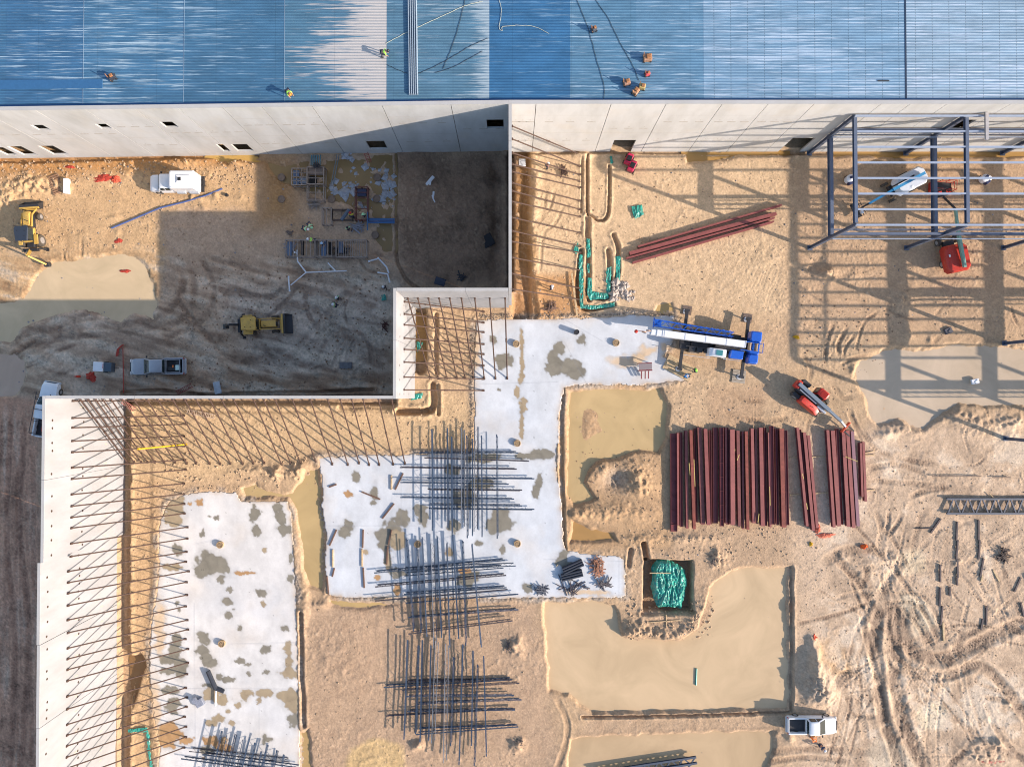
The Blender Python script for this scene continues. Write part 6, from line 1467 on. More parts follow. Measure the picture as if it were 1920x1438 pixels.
TS = [([(1085, 478), (1092, 478), (1094, 520), (1093, 572), (1087, 572), (1085, 520)], 'western teal tarp strip along the outer formed trench', 0), ([(1074, 470), (1084, 452), (1085, 472), (1080, 476)], 'small triangular teal tarp at brace feet west of the trenches', 0), ([(1099, 448), (1106, 448), (1107, 482), (1100, 483)], 'short faint teal tarp at the head of the inner trench', 0), ([(1101, 494), (1106, 494), (1105, 512), (1101, 512)], 'tiny teal tarp between two pieces of the inner trench lining', 0),
      ([(1101, 521), (1109, 521), (1110, 546), (1140, 550), (1141, 560), (1106, 562), (1101, 552)], 'teal tarp lining the bottom corner of the U-shaped trench', 0), ([(1136, 503), (1146, 500), (1144, 552), (1137, 552)], 'teal tarp on the eastern arm of the U-shaped trench', 0), ([(1154, 480), (1163, 480), (1162, 525), (1155, 525)], 'easternmost teal tarp strip beside the rubble heap', 0), ([(1088, 571), (1120, 573), (1152, 566), (1153, 575), (1104, 580), (1088, 578)], 'low teal tarp strip in shadow south of the U-shaped trench', 0),
      ([(771, 740), (792, 736), (791, 746), (771, 750)], 'teal tarp scrap at the foot of the notch wall corner', .0), ([(240, 1367), (276, 1362), (280, 1380), (282, 1412), (286, 1438), (281, 1440), (277, 1412), (274, 1372), (240, 1372)], 'teal tarp edging the small pit at the white wall foot', .0), ([(781, 640), (792, 642), (788, 654), (782, 660)], 'teal scrap in the puddle under the notch braces', -.3), ([(1143, 293), (1147, 292), (1150, 305), (1144, 307)], 'tiny teal scrap beside two crimson machines at the warehouse door', .1), ([(714, 553), (722, 552), (724, 562), (716, 564)], 'dark teal bundle on courtyard mud by the notch wall', .2)]
for i, (poly, lab, z) in enumerate(TS): tarp('tarp', poly, z + .12, lab, .09, 3.5, .05, M_TARP, 20 + i)
# timbers on the slab and the mud
SB = [(734, 891, 734, 918), (741, 918, 756, 887), (678, 922, 713, 936), (717, 972, 739, 944), (618, 1023, 631, 993), (624, 1063, 624, 1030), (623, 1081, 627, 1065), (680, 1027, 681, 993), (679, 1062, 679, 1029), (683, 1102, 681, 1064), (728, 1022, 734, 993), (725, 1058, 727, 1024), (613, 1080, 616, 1114), (617, 913, 631, 908)]
for i, (a, b_, c, d) in enumerate(SB): board(a, b_, c, d, .17, .12, .12, M_WOOD if i in (0, 5, 8) else mat('slab_timber', alb((120, 92, 78)), .8, var=.2), '%s loose timber from the list of boards strewn west on the middle slab' % ordn(i + 1) if False else 'narrow timber on the middle slab, %s' % ['upright pale one left of the joists', 'leaning dark one touching the pale one', 'rust-brown one crossing a wet stain', 'dark diagonal one above the big stain', 'dark slanting one at the west edge', 'pale one below the slanting dark one', 'short one below the pale western one', 'upper one of the central line', 'middle one of the central line', 'lowest one of the central line', 'upper one on the big stain', 'lower one below the big stain', 'one on the southwest slab corner', 'short one near the north-west corner'][i], group='slab timbers')
ST = [(1763, 1058, 1763, 1091, 'westernmost upright pair, upper'), (1763, 1101, 1762, 1136, 'westernmost upright pair, lower'), (1767, 1136, 1764, 1171, 'below the westernmost pair'), (1768, 1167, 1770, 1202, 'touching the pale pool'), (1795, 978, 1793, 1013, 'top of the second column'), (1796, 1012, 1793, 1048, 'second in the second column'), (1795, 1048, 1796, 1083, 'third in the second column'), (1794, 1083, 1795, 1097, 'short stub ending the second column'), (1781, 1100, 1781, 1117, 'short lone one between columns'),
      (1835, 975, 1835, 1012, 'top one under the girder'), (1837, 1012, 1835, 1048, 'second one under the girder'), (1844, 1047, 1838, 1081, 'slanting third one under the girder'), (1842, 1078, 1840, 1090, 'small pale one beside the slanting third'), (1745, 999, 1764, 972, 'diagonal one near the white puddle'), (1850, 1136, 1849, 1172, 'upright one by the dark curved ruts'), (1843, 1160, 1839, 1180, 'short slanting one by the dark curved ruts'), (1914, 1082, 1902, 1109, 'slanting one at the right picture edge'), (1914, 1130, 1920, 1156, 'lowest one at the right picture edge'), (1716, 991, 1750, 990, 'thin horizontal one'), (1862, 1068, 1874, 1090, 'pale one south of the scrap heap')]
for a, b_, c, d, lab in ST: board(a, b_, c, d, .2 if 'thin' not in lab else .08, .14, .10, mat('mud_timber', alb((96, 84, 84)), .8, var=.2) if 'pale' not in lab else M_WOOD, 'dark timber on the eastern mud, ' + lab if 'pale one' not in lab else 'timber on the eastern mud, ' + lab, group='mud timbers')
for i, (a, b_, c, d, lab) in enumerate([(1748, 893, 1840, 893, 'thin dark rod lying west-east above the lattice girder'), (1860, 895, 1895, 895, 'short thin rod east of the long rod above the girder'), (1855, 925, 1870, 940, 'pale board resting across the lattice girder'), (1202, 1168, 1300, 1160, 'long pale pole lying south of the covered pit'), (1249, 1152, 1250, 1200, 'pale pole crossing the bank south of the covered pit'), (1218, 1074, 1258, 1074, 'pale batten lying across the big teal tarp'), (1072, 512, 1082, 592, 'grey scaffold plank lying by the tarped trenches'), (1520, 670, 1520, 671, '')]):
    if lab: board(a, b_, c, d, .22 if 'scaffold' in lab else .10, .08, .25 if 'tarp' in lab or 'girder' in lab else .12, M_WOOD if 'pale' in lab or 'rod' not in lab else M_WOODD, lab, 'board' if 'rod' not in lab else 'rod', 'board' if 'rod' not in lab else 'rod')
def scrap(label, u, v, ru, rv, n, m_list, seed, z=.1, L=(.4, 1.6)):
    rs = random.Random(seed); q = MB()
    for k in range(n):
        a = rs.uniform(0, 6.28); r = rs.random() ** .7; x, y = r * ru * PX * math.cos(a), r * rv * PX * math.sin(a); b_ = rs.uniform(0, 3.14); l = rs.uniform(*L) / 2; zz = z + rs.uniform(0, .35) * (1 - r)
        q.bar((x - l * math.cos(b_), y - l * math.sin(b_), zz), (x + l * math.cos(b_), y + l * math.sin(b_), zz + rs.uniform(-.08, .2)), rs.uniform(.06, .14), .05)
    o = q.build('scrap_heap', m_list, None); o.location = P(u, v, 0); return tag(o, label, 'scrap heap')
scrap('heap of reddish lumber offcuts on the slab corner by the pit', 1120, 1062, 13, 17, 46, mat('offcut_wood', alb((172, 122, 96)), .8, var=.4, vscale=3), 2)
scrap('tangle of dark offcuts and straps south of the reddish heap', 1130, 1092, 14, 8, 18, mat('dark_offcut', alb((92, 86, 90)), .8, var=.3), 3)
scrap('dark rods scattered along the south slab edge', 1078, 1100, 28, 7, 16, M_JOISTD, 4, L=(.8, 3.2))
scrap('low pile of dark grey debris at the slab south edge near the pond', 1015, 1105, 12, 6, 22, mat('dark_debris', alb((88, 92, 104)), .7), 5)
scrap('round heap of rusty rebar offcuts on the eastern mud', 1880, 1040, 9, 12, 30, mat('rebar_offcut', alb((80, 66, 62)), .8, var=.3), 6)
scrap('small pile of reinforcing scrap between trench and braces', 1055, 322, 5, 6, 16, M_RUST, 7)
scrap('pile of dark spoil timbers south of the tarped trench', 1032, 577, 11, 8, 20, mat('spoil_timber', alb((140, 112, 96)), .8, var=.4), 8)
scrap('dark heap of scrap in the centre sand east of the middle stack', 955, 1212, 8, 12, 16, M_WOODD, 9, L=(.3, .8))
scrap('dark scrap heap left of the bottom track, near the south joists', 973, 1392, 10, 10, 22, M_WOODD, 10, L=(.3, .9))
scrap('dark hole scrap pile north-east of the teal pit', 1342, 1048, 12, 12, 30, M_WOODD, 12, L=(.3, .9))
scrap('dark bundle of tools in the courtyard beside the notch wall', 722, 612, 5, 8, 14, mat('dark_maroon', alb((90, 50, 44)), .8), 13, L=(.3, .8))
scrap('dark straps and hoses heaped on courtyard earth by the dividing wall', 866, 520, 9, 8, 20, mat('black_hose', alb((60, 60, 66)), .7), 14, L=(.4, 1.2))
scrap('dark coils and hoses on the tan board of the upright form box', 600, 317, 6, 4, 22, mat('black_hose', alb((60, 60, 66)), .7), 31, z=1.3, L=(.3, .8))
scrap('loose grey form bars lying between the tray form and the narrow form', 590, 384, 10, 5, 16, M_CAGE, 32, L=(.5, 1.6))
scrap('loose bars and boards beside the slate pipe in the courtyard', 672, 425, 9, 6, 18, mat('pale_bar', alb((150, 150, 160)), .7), 33, L=(.5, 1.8))
scrap('small heap of dark fittings west of the long cage row', 545, 437, 5, 3, 12, M_WOODD, 34, L=(.3, .8))
scrap('tangle of dark bars inside the long cage row, under its tan boards', 645, 470, 14, 5, 26, mat('black_hose', alb((60, 60, 66)), .7), 35, z=.3, L=(.4, 1.4))
scrap('loose pale bars stacked inside the western cage of the long row', 548, 466, 8, 6, 22, mat('pale_bar', alb((150, 150, 160)), .7), 36, z=.4, L=(.6, 1.6))
# bundles
for i, (u, v, a, lab) in enumerate([(1074, 1061, 24, 'black corrugated tubes bundled on the slab, upper bundle'), (1072, 1077, 14, 'black corrugated tubes bundled on the slab, lower bundle')]):
    q = MB()
    for k in range(6): q.tube((-1.3, (k % 3 - 1) * .3, .16 + (k // 3) * .26), (1.3, (k % 3 - 1) * .3, .16 + (k // 3) * .26), .14, 10)
    o = q.build('tube_bundle', mat('black_tube', (.03, .035, .05), .5), None, True); o.location = P(u, v, 0); o.rotation_euler = (0, 0, R(a)); tag(o, lab, 'tube bundle')
for i, (a, b_, c, d, r_, m_, lab) in enumerate([(390, 1258, 405, 1292, .28, mat('black_tube', (.03, .035, .05), .5), 'thick black tube roll on the west slab'), (404, 1290, 420, 1296, .24, mat('black_tube', (.03, .035, .05), .5), 'short black tube lying across the roll end on the west slab'), (405, 1294, 404, 1323, .09, M_PVC, 'white pole pointing south from the black tubes'), (1043, 1062, 1046, 1058, .05, M_WOOD, 'small bent board tip at the tube bundles')]):
    pipe('tube', [(a, b_), (c, d)], r_, m_, lab, 'tube', z=.25)
q = MB(); q.cbox((0, 0, .25), (1.0, .9, .45), .05, .5); q.box((-.5, .3, .45), (.6, .5, .3), .8); o = q.build('wire_crate', mat('grey_crate', alb((150, 156, 172)), .5, var=.3, vscale=8), None); o.location = P(376, 1315, 0); tag(o, 'grey wire crate with a lid on the west slab below the brace feet', 'crate')
t = thing('tool_stand', 'maroon steel work stand on the slab west of the crane mat', 'work stand', (*P(1209, 693, .5)[:2], .04), R(2))
q = MB(); q.box((0, .35, .95), (1.55, .7, .06)); q.build('table_top', mat('stand_grey', alb((150, 138, 140)), .5), t); q = MB(); q.bar((-.8, -.1, .9), (.8, -.1, .9), .16, .2); q.bar((-.8, .75, .9), (.8, .75, .9), .12); q.build('side_rail', M_MAROON2, t)
for x in (-.45, .0, .4): q = MB(); q.bar((x, -.2, .7), (x, -1.1, .45), .12); q.build('leg', M_MAROON2, t)
for x, y in ((-.75, -.1), (.75, -.1), (-.75, .75), (.75, .75)): q = MB(); q.bar((x, y, 0), (x, y, .9), .1); q.build('leg', M_MAROON2, t)
for u, v, lab in ((1179, 299, 'crimson scissor machine nearer the warehouse door'), (1185, 312, 'second crimson machine, south-east of the first by the door')):
    t = thing('small_loader', lab, 'small machine', (*P(u, v, .6)[:2], 0), R(65)); q = MB(); q.cbox((0, 0, .65), (1.3, .8, .7), .08); q.build('body', mat('crimson_paint', (.50, .02, .08), .45, var=.1), t); q = MB(); q.cbox((-.1, 0, 1.3), (.5, .6, .6), .05); q.build('seat', M_BLK, t); q = MB(); q.bar((.65, -.35, .3), (.65, .35, .3), .1, .5); q.build('blade', M_BLK, t)
    for s in (-1, 1):
        for x in (-.42, .42): wheel(t, x, s * .46, .24, .16)
for u, v, lab, a in ((1592, 337, 'white and navy equipment cart under the frame west bay', 20), (1845, 336, 'small white barrel cart with dark lid east of the frame', 40)):
    t = thing('equipment_cart', lab, 'equipment cart', (*P(u, v, .6)[:2], 0), R(a)); q = MB(); q.lathe([(.3, .3), (.5, .35), (.5, 1.0), (.3, 1.1), (.02, 1.12)], (0, 0, 0), 12); q.cbox((.4, -.3, .7), (.5, .5, .6), .05); q.build('tank', M_WHITE, t, True); q = MB(); q.cbox((-.1, -.5, .8), (.6, .35, .5), .04); q.cbox((.1, .1, 1.18), (.4, .3, .12), .02); q.build('engine', mat('navy_box2', (.02, .03, .10), .5), t)
    for s in (-1, 1): wheel(t, 0, s * .5, .22, .12)
t = thing('scissor_lift', 'small dark red scissor lift with open rails under the frame', 'scissor lift', (*P(1766, 350, 1)[:2], 0), R(-4)); q = MB(); q.box((0, 0, .5), (2.4, 1.1, .5)); q.build('base', M_RED, t)
q = MB()
for z in (1.0, 1.5, 2.0):
    for y in (-.55, .55): q.bar((-1.2, y, z), (1.2, y, z), .05)
    for x in (-1.2, 1.2): q.bar((x, -.55, z), (x, .55, z), .05)
for x in (-1.2, -.4, .4, 1.2):
    for y in (-.55, .55): q.bar((x, y, .9), (x, y, 2), .05)
q.build('guard_rail', M_RED, t); q = MB(); q.box((0, 0, .9), (2.3, 1.05, .05)); q.build('platform', M_BLK, t)
for s in (-1, 1):
    for x in (-.9, .9): wheel(t, x, s * .5, .25, .18)
for u, v, w, l, a, m_, lab in ((1779, 620, .9, .7, .4, mat('slate_sheet', alb((92, 92, 100)), .7), 'dark folded sheets on sand in the frame shadow'), (913, 452, 1.6, 1.5, .5, mat('black_mat', (.015, .015, .02), .6), 'black square mat in the dark courtyard by the dividing wall'), (825, 528, 1.3, .9, -.3, mat('navy_mat', (.03, .04, .07), .6), 'dark bluish bag near the north side of the short wall'), (407, 727, .8, 1.5, .2, mat('pale_sheet', (.45, .50, .55), .5, var=.2), 'pale crumpled sheet by the edge-on wall'), (1830, 715, .9, .6, .2, M_WHITE, 'small white cooler in the east pond shallows'), (806, 339, .4, 1.4, -.7, M_PVC, 'white offcut on dark courtyard earth'), (812, 371, .25, 1.6, -.1, M_PVC, 'long white offcut on dark courtyard earth'), (876, 428, .35, .5, .3, mat('blue_can', (.03, .12, .25), .4), 'small blue can on dark courtyard earth'), (648, 685, 1.5, .8, 0, mat('grey_tube_pack', (.16, .16, .17), .6, var=.3), 'grey pack of rods on the courtyard mud'), (979, 305, .8, .9, 0, M_CHROME, 'grey concrete footing block at the top of the dividing wall'), (1170, 283 + 3, .2, .2, 0, M_CHROME, '')):
    if not lab: continue
    q = MB(); q.cbox((0, 0, .12), (w, l, .22), .04, a); q.box((w * .2, -l * .1, .26), (w * .5, l * .6, .06), a + .5); o = q.build('site_item', m_, None); o.location = (*P(u, v, .2)[:2], -.1 if u > 1820 else 0); tag(o, lab, 'site item')
    o.name = {'da': 'sheet_pile', 'bl': 'rubber_mat', 'pa': 'plastic_sheet', 'sm': 'cooler', 'wh': 'offcut', 'lo': 'offcut', 'gr': 'rod_pack'}.get(lab[:2], 'site_item')
# rubble, gravel and clods
def stones(name, label, spots, m, cat='rubble', kind='stuff'):
    rs = np.random.RandomState(7); V_ = []; F_ = []; base = np.array([(1, 0, 0), (0, 1, 0), (-1, 0, 0), (0, -1, 0), (0, 0, 1), (0, 0, -1)], float)
    fc = [(0, 1, 4), (1, 2, 4), (2, 3, 4), (3, 0, 4), (1, 0, 5), (2, 1, 5), (3, 2, 5), (0, 3, 5)]
    for (u0, v0, u1, v1, n, s0, s1) in spots:
        for k in range(n):
            u = rs.uniform(u0, u1); v = rs.uniform(v0, v1)
            s = s0 + (s1 - s0) * rs.rand() ** 3; x, y, _ = P(u, v, 0); z = hgt(u, v)
            b_ = base * (s * rs.uniform(.6, 1.3, (6, 3))); a = rs.uniform(0, 6.3); c, q = math.cos(a), math.sin(a)
            o = len(V_)
            for p in b_: V_.append((x + p[0] * c - p[1] * q, y + p[0] * q + p[1] * c, z + p[2] * .7 + s * .2))
            F_ += [tuple(i + o for i in f) for f in fc]
    mb = MB(); mb.v = V_; mb.f = F_
    o = mb.build(name, m, None); tag(o, label, cat, None, kind); return o
M_STONE = mat('pale_stone', alb((192, 164, 134)), .95, var=.35, vscale=1.2)
stones('loose_stones', 'loose pale stones and clods scattered over the sandy ground', [(0, 300, 480, 470, 1500, .03, .16), (0, 300, 480, 345, 500, .05, .22), (960, 290, 1480, 590, 900, .03, .13), (1480, 290, 1920, 640, 800, .03, .13), (240, 748, 880, 850, 900, .03, .14), (300, 850, 620, 925, 300, .04, .22), (565, 1130, 1010, 1438, 500, .03, .12), (1500, 860, 1920, 1438, 2200, .02, .12), (1180, 990, 1480, 1060, 400, .04, .16), (1170, 1120, 1340, 1200, 350, .05, .22), (1060, 740, 1250, 1020, 260, .03, .14), (300, 480, 735, 740, 500, .03, .13), (1240, 720, 1600, 800, 300, .03, .12), (240, 900, 298, 1438, 300, .03, .15)], M_STONE)
stones('concrete_rubble', 'heap of broken pale concrete at the east end of the tarped trenches', [(1146, 528, 1176, 562, 120, .12, .5), (1176, 545, 1190, 566, 24, .1, .4)], mat('broken_concrete', alb((190, 178, 168)), .9, var=.3, vscale=2))
stones('gravel_verge', 'dark gravel strip along the north edge of the middle slab', [(895, 588, 1260, 602, 1400, .04, .12), (882, 620, 896, 850, 900, .04, .12), (960, 600, 985, 640, 160, .04, .1)], mat('grey_gravel', alb((150, 136, 122)), .95, var=.4, vscale=3))
stones('pond_lumps', 'broken pale lumps poking out of the courtyard pond', [(640, 285, 660, 300, 14, .15, .6), (655, 310, 740, 390, 60, .1, .5), (640, 340, 665, 370, 26, .2, .7), (715, 340, 738, 372, 34, .2, .7), (618, 335, 632, 362, 22, .15, .55)], mat('pale_lump', alb((188, 192, 200)), .8, var=.2))

stones('site_litter', 'tiny scraps and litter bits strewn across the whole site', [(0, 300, 700, 735, 220, .04, .16), (960, 290, 1920, 640, 260, .04, .14), (1250, 640, 1920, 1060, 70, .04, .14), (1000, 1060, 1920, 1438, 60, .04, .14), (600, 860, 1180, 1116, 70, .03, .1), (290, 940, 555, 1438, 60, .03, .1)], mat('litter', alb((150, 146, 146)), .8, var=.8, vscale=.4), 'litter')
stones('dark_clods', 'small dark mud clods thrown up along the wheel ruts', [(1600, 1000, 1900, 1438, 160, .04, .13), (1500, 560, 1700, 700, 260, .04, .14), (330, 480, 730, 735, 900, .04, .16), (1080, 840, 1240, 960, 300, .04, .14)], mat('dark_clod', alb((150, 122, 98)), .95, var=.3, vscale=1), 'mud clods')

# roof things
def on_roof(u, v, h=.0): x, y, _ = P(u, v, ROOFZ + h); return (x, y, ROOFZ + .01)
t = thing('deck_sheet_bundle', 'bundle of shiny deck sheets lying north-south on the roof', 'metal sheets', (*on_roof(774, 78)[:2], ROOFZ + .05), R(90.9))
for k in range(5):
    q = MB(); y = (k - 2) * .2
    q.prism([(y - .09, 0), (y - .06, .10), (y + .0, .11), (y + .03, .02), (y + .09, .02), (y + .09, 0)], -5.6, 4.3, 'x'); q.build('deck_sheet', mat('bare_galv', alb((172, 190, 206)), .35, metal=.2), t)
    q = MB(); q.prism([(y - .06, .115), (y - .03, .2), (y + .02, .2), (y + .05, .115)], -5.5, 4.3, 'x'); q.build('deck_sheet', mat('bare_galv', alb((172, 190, 206)), .35, metal=.2), t)
M_CAB = mat('black_cable', (.015, .02, .03), .6); M_CABW = mat('pale_rope', (.55, .55, .42), .7)
def cable(pts, m, lab, r=.022):
    c = curve_pts(pts, 10); rs = np.random.RandomState(len(lab))
    q = MB(); q.path([Vector(P(u + rs.uniform(-.5, .5), v + rs.uniform(-.5, .5), ROOFZ + .05)) for u, v in c], r, 5); tag(q.build('cable', m, None), lab, 'cable')
cable([(1080, -5), (1104, 58), (1118, 110), (1132, 160), (1132, 186)], M_CAB, 'thin black cable snaking south past the dark welder on the roof')
cable([(1113, -5), (1140, 35), (1165, 85), (1185, 120), (1198, 152)], M_CAB, 'thin black cable leading to the tan toolboxes on the roof')
cable([(724, 82), (765, 60), (820, 35), (870, 12), (905, 3)], M_CABW, 'pale rope stretched from the white-decked roof worker eastwards')
cable([(935, -4), (940, 22), (936, 52), (942, 58), (945, 50), (995, 49), (1030, 64)], M_CABW, 'pale looped rope on the darkest blue roof bay')
cable([(726, 122), (750, 133), (766, 138), (790, 136), (840, 112), (880, 88), (915, 72)], M_CAB, 'black cable passing the sheet bundle end in long curve')
cable([(815, 137), (850, 126), (905, 96)], M_CAB, 'short black cable ending in a coil east of the sheet bundle')
cable([(872, 0), (860, 50), (845, 95), (830, 130)], M_CAB, 'faint black cable running south to the roof coil')
def toolbox(u, v, lab, c, s=.9, a=0.2):
    s *= .85
    t = thing('roof_tool_cart', lab, 'tool cart', on_roof(u, v, .3), a)
    q = MB(); q.cbox((0, 0, .35), (s, s * .8, .5), .05); q.build('body', mat('cart_' + str(c), c, .6, var=.3, vscale=6), t)
    q = MB(); q.cbox((s * .1, 0, .66), (s * .5, s * .5, .16), .03); q.bar((-s * .5, -s * .4, .1), (-s * .5, s * .4, .9), .06); q.build('gear', mat('cart_gear', (.34, .15, .06), .6, var=.4, vscale=9), t)
    for x in (-1, 1):
        for y in (-1, 1): q = MB(); q.lathe([(.03, -.04), (.11, -.04), (.11, .04), (.03, .04)], (x * s * .4, y * s * .42, .11), 8, 'y'); q.build('caster', M_BLK, t)
toolbox(1214, 109, 'square tan and orange tool cart, northernmost on the roof', (.36, .20, .12), 1.0, .05)
toolbox(1175, 155, 'dark-sided tan tool cart with long shadow on the roof', (.30, .17, .12), .8, .3)
toolbox(1192, 172, 'slanted orange-brown tool cart nearest the roof edge', (.38, .21, .12), .8, .9)
toolbox(1204, 163, 'yellowish ribbed box beside the slanted cart on the roof', (.45, .36, .14), .75, -.2)
toolbox(1214, 139, 'small round red machine on the roof below the square cart', (.55, .07, .08), .55, .2)
toolbox(1114, 55, 'small dark welder with orange gear on the eastern cable', (.05, .06, .08), .6, .4)
toolbox(210, 145, 'small dark machine alone on the western roof', (.03, .035, .05), .75, .5)
q = MB(); q.cbox((0, 0, .05), (1.2, .1, .06), .01); o = q.build('steel_angle', M_BLK, None); o.location = on_roof(1656, 152); tag(o, 'short dark steel angle lying alone on the pale eastern roof', 'steel angle')
q = MB(); q.cbox((0, 0, .03), (12.4, .95, .03), .01); o = q.build('deck_sheet', mat('deep_blue_deck', alb((62, 112, 158)), .4, var=.08), None); o.location = (*on_roof(80, 159)[:2], ROOFZ + .03); o.rotation_euler = (0, 0, .01); tag(o, 'long plain deep-blue deck sheet laid at the west roof edge', 'metal sheet')

# ------------------------------------------------------------------ people
def person(label, loc, rz, pose='stand', vest=M_HIVIS, hat=None, legs=M_JEANS, group=None):
    t = thing('person', label, 'person', loc, rz, group)
    hips = Vector((0, 0, .92)); lean = {'stand': .08, 'bend': 1.15, 'kneel': .55}[pose]
    drop = {'stand': 0, 'bend': -.06, 'kneel': -.42}[pose]; hips.z += drop
    def up(x, y, z):   # torso point rotated forward about the hips
        v = Vector((x, y, z)); return hips + Matrix.Rotation(lean, 3, 'Y') @ v
    sk = {}; E = []; V_ = []; Rr = []
    def add(n, p, r, par=None):
        sk[n] = len(V_); V_.append(Vector(p)); Rr.append(r)
        if par is not None: E.append((sk[par], sk[n]))
    add('pel', hips, .15); add('waist', up(0, 0, .2), .125, 'pel'); add('chest', up(0, 0, .42), .155, 'waist'); add('neck', up(0, 0, .58), .06, 'chest')
    hd = Vector((.03, 0, .1)) if pose == 'stand' else Vector((.10, 0, .03)); nb = up(0, 0, .58)
    add('jaw', nb + hd * .8, .075, 'neck'); add('head', nb + hd * 1.6, .095, 'jaw'); add('crown', nb + hd * 2.2, .07, 'head')
    add('nose', nb + hd * 1.2 + (Vector((.10, 0, 0)) if pose == 'stand' else Vector((.02, 0, -.1))), .015, 'jaw')
    for s, n in ((1, 'l'), (-1, 'r')):
        add(n + 'sh', up(0, s * .19, .48), .07, 'chest')
        if pose == 'stand': el = up(.05, s * .27, .2); wr = up(.24, s * .22, .08 + .06 * s)
        else: el = up(.18, s * .25, .38) - Vector((0, 0, .12)); wr = el + Vector((.12, -s * .04, -.24))
        add(n + 'el', el, .048, n + 'sh'); add(n + 'wr', wr, .034, n + 'el'); f = (wr - el).normalized(); sd_ = f.cross(Vector((0, 0, 1))).normalized()
        pal = wr + f * .07; add(n + 'pa', pal, .036, n + 'wr')
        for k in range(4): b0 = pal + f * .03 + sd_ * (k - 1.5) * .021; add(n + 'f%d' % k, b0 + f * (.05 + .01 * (k in (1, 2))), .009, n + 'pa'); add(n + 'g%d' % k, b0 + f * (.075 + .012 * (k in (1, 2))) - Vector((0, 0, .02)), .008, n + 'f%d' % k)
        add(n + 'th', wr + f * .05 + sd_ * .05 * s, .010, n + 'wr'); add(n + 'ti', wr + f * .085 + sd_ * .065 * s, .009, n + 'th')
        hp = hips + Vector((0, s * .10, -.06)); add(n + 'hp', hp, .095, 'pel')
        if pose == 'kneel': kn = Vector((.25 if s > 0 else .02, s * .13, .42 if s > 0 else .1)); an = Vector((.22 if s > 0 else -.38, s * .14, .09))
        else: kn = Vector((.06 + .05 * s, s * .12, .5)); an = Vector((-.02 + .10 * s, s * .14, .09))
        add(n + 'kn', kn, .062, n + 'hp'); add(n + 'an', an, .042, n + 'kn'); add(n + 'to', an + Vector((.17, 0, -.045)), .04, n + 'an')
    def skin(name, names, m, k):
        idx = {n: i for i, n in enumerate(names)}; inv = {v: k_ for k_, v in sk.items()}
        me = bpy.data.meshes.new(name); es = [(idx[inv[a]], idx[inv[b_]]) for a, b_ in E if inv[a] in idx and inv[b_] in idx]
        me.from_pydata([V_[sk[n]] for n in names], es, []); o = bpy.data.objects.new(name, me); COL.objects.link(o); o.parent = t; me.materials.append(m)
        sm_ = o.modifiers.new('skin', 'SKIN'); sv = me.skin_vertices[0].data
        for n, i in idx.items(): r = Rr[sk[n]] * k; sv[i].radius = (r, r)
        sv[0].use_root = True
        ss = o.modifiers.new('sub', 'SUBSURF'); ss.levels = 1; ss.render_levels = 1
        return o
    skin('body', list(sk), M_SKIN, 1.0)
    skin('trousers', ['pel', 'lhp', 'lkn', 'lan', 'rhp', 'rkn', 'ran'], legs, 1.22)
    skin('jacket', ['waist', 'chest', 'lsh', 'lel', 'rsh', 'rel'], vest, 1.28)
    hc = nb + hd * 1.9
    q = MB(); q.lathe([(.165, -.01), (.165, .01), (.125, .02), (.12, .07), (.085, .12), (.02, .14)], tuple(hc), 14); q.build('hard_hat', hat or M_WHITE, t, True)
    q = MB()
    for s in (-1, 1): q.cbox((sk and V_[sk[('l' if s > 0 else 'r') + 'an']].x + .06, V_[sk[('l' if s > 0 else 'r') + 'an']].y, .06), (.3, .11, .11), .02)
    q.build('boots', M_BLK, t)
    return t
M_OH = mat('orange_hat', (.8, .25, .03), .4); M_BH = mat('blue_hat', (.03, .2, .5), .4); M_YH = mat('yellow_hat', (.8, .6, .05), .4)
person('person in lime vest standing on the whitish roof bay, long shadow', on_roof(715, 98, .9), R(0), 'bend', M_HIVIS, M_BLK)
person('person in lime vest crouching near the roof edge above the white wall', on_roof(538, 169, .9), R(-55), 'bend', M_HIVIS, M_OH)
GP = lambda u, v: ground_at(u, v, .9)
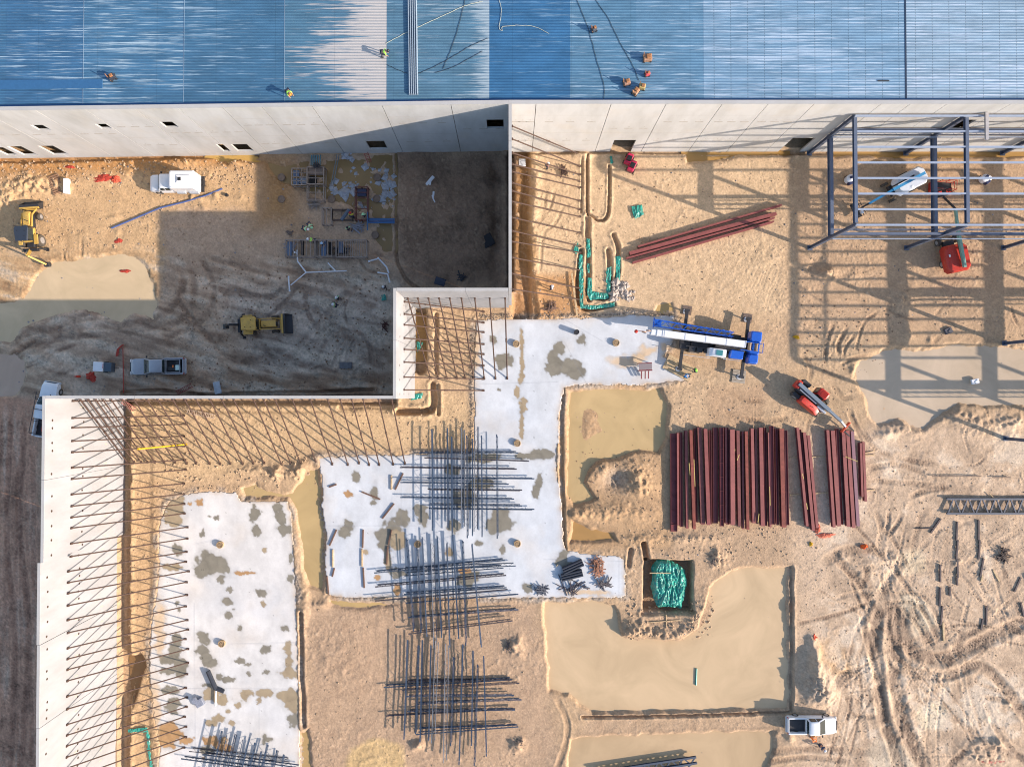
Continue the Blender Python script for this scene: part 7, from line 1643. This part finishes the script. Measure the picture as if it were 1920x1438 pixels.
person('person in mint vest and dark trousers, left one of the courtyard pair', GP(568, 427), R(-20), 'bend', M_HIV2, M_WHITE)
person('person in mint vest, right one of the courtyard pair west of the narrow form', GP(578, 419), R(-50), 'bend', M_HIV2, M_HIV2)
person('person bending in bright yellow-green vest over the long cage row', GP(589, 451), R(170), 'bend', M_HIVIS, M_WHITE)
person('person with pale blue hard hat standing inside the long cage row', GP(606, 457), R(-90), 'stand', M_FB, mat('pale_blue_hat', (.4, .6, .8), .4))
person('person in yellow and orange vest at the narrow form east side', GP(659, 404), R(90), 'stand', mat('yellow_vest', (.75, .75, .05), .7), M_RED)
person('person in mint vest with blue sleeves at the blue pipe end', GP(683, 403), R(-80), 'stand', M_HIV2, M_HIV2)
person('person in mint vest with black hat south of the thick slate pipe', GP(653, 428), R(-60), 'stand', M_HIV2, M_BLK)
person('person with white hard hat, northern one of two in open courtyard mud', GP(632, 558), R(-50), 'stand', M_HIV2, M_WHITE)
person('person in pale green vest, southern one of two in open courtyard mud', GP(628, 572), R(180), 'stand', mat('pale_green_vest', (.4, .75, .35), .7), M_WHITE)
person('person with white hat at the green bundle near the notch corner', GP(720, 538), R(-80), 'stand', M_BLK, M_WHITE)
person('person in green shirt on sand just south of the crane', GP(1304, 694), R(200), 'stand', mat('green_shirt', (.12, .5, .12), .8), M_HIVIS)
person('person in blue kneeling at the tip of the crane mat', GP(1292, 704), R(190), 'kneel', mat('blue_shirt', (.03, .22, .45), .8), M_BH)
person('person in orange jacket leaning by the white pickup door', GP(1527, 1388), R(100), 'bend', M_ORANGE, M_OH, M_ORANGE)
person('person in white and navy crouching with a load south of the pickup', GP(1542, 1401), R(-50), 'kneel', mat('navy_shirt', (.04, .07, .14), .8), M_WHITE)
person('person in pale shirt at the brace feet by the warehouse', GP(1026, 311), R(20), 'stand', mat('pale_shirt', (.6, .35, .35), .8), M_WHITE)
person('person in white coat standing among braces beside the scaffold plank', GP(1034, 539), R(10), 'stand', mat('white_shirt', (.6, .62, .68), .8), M_WHITE)
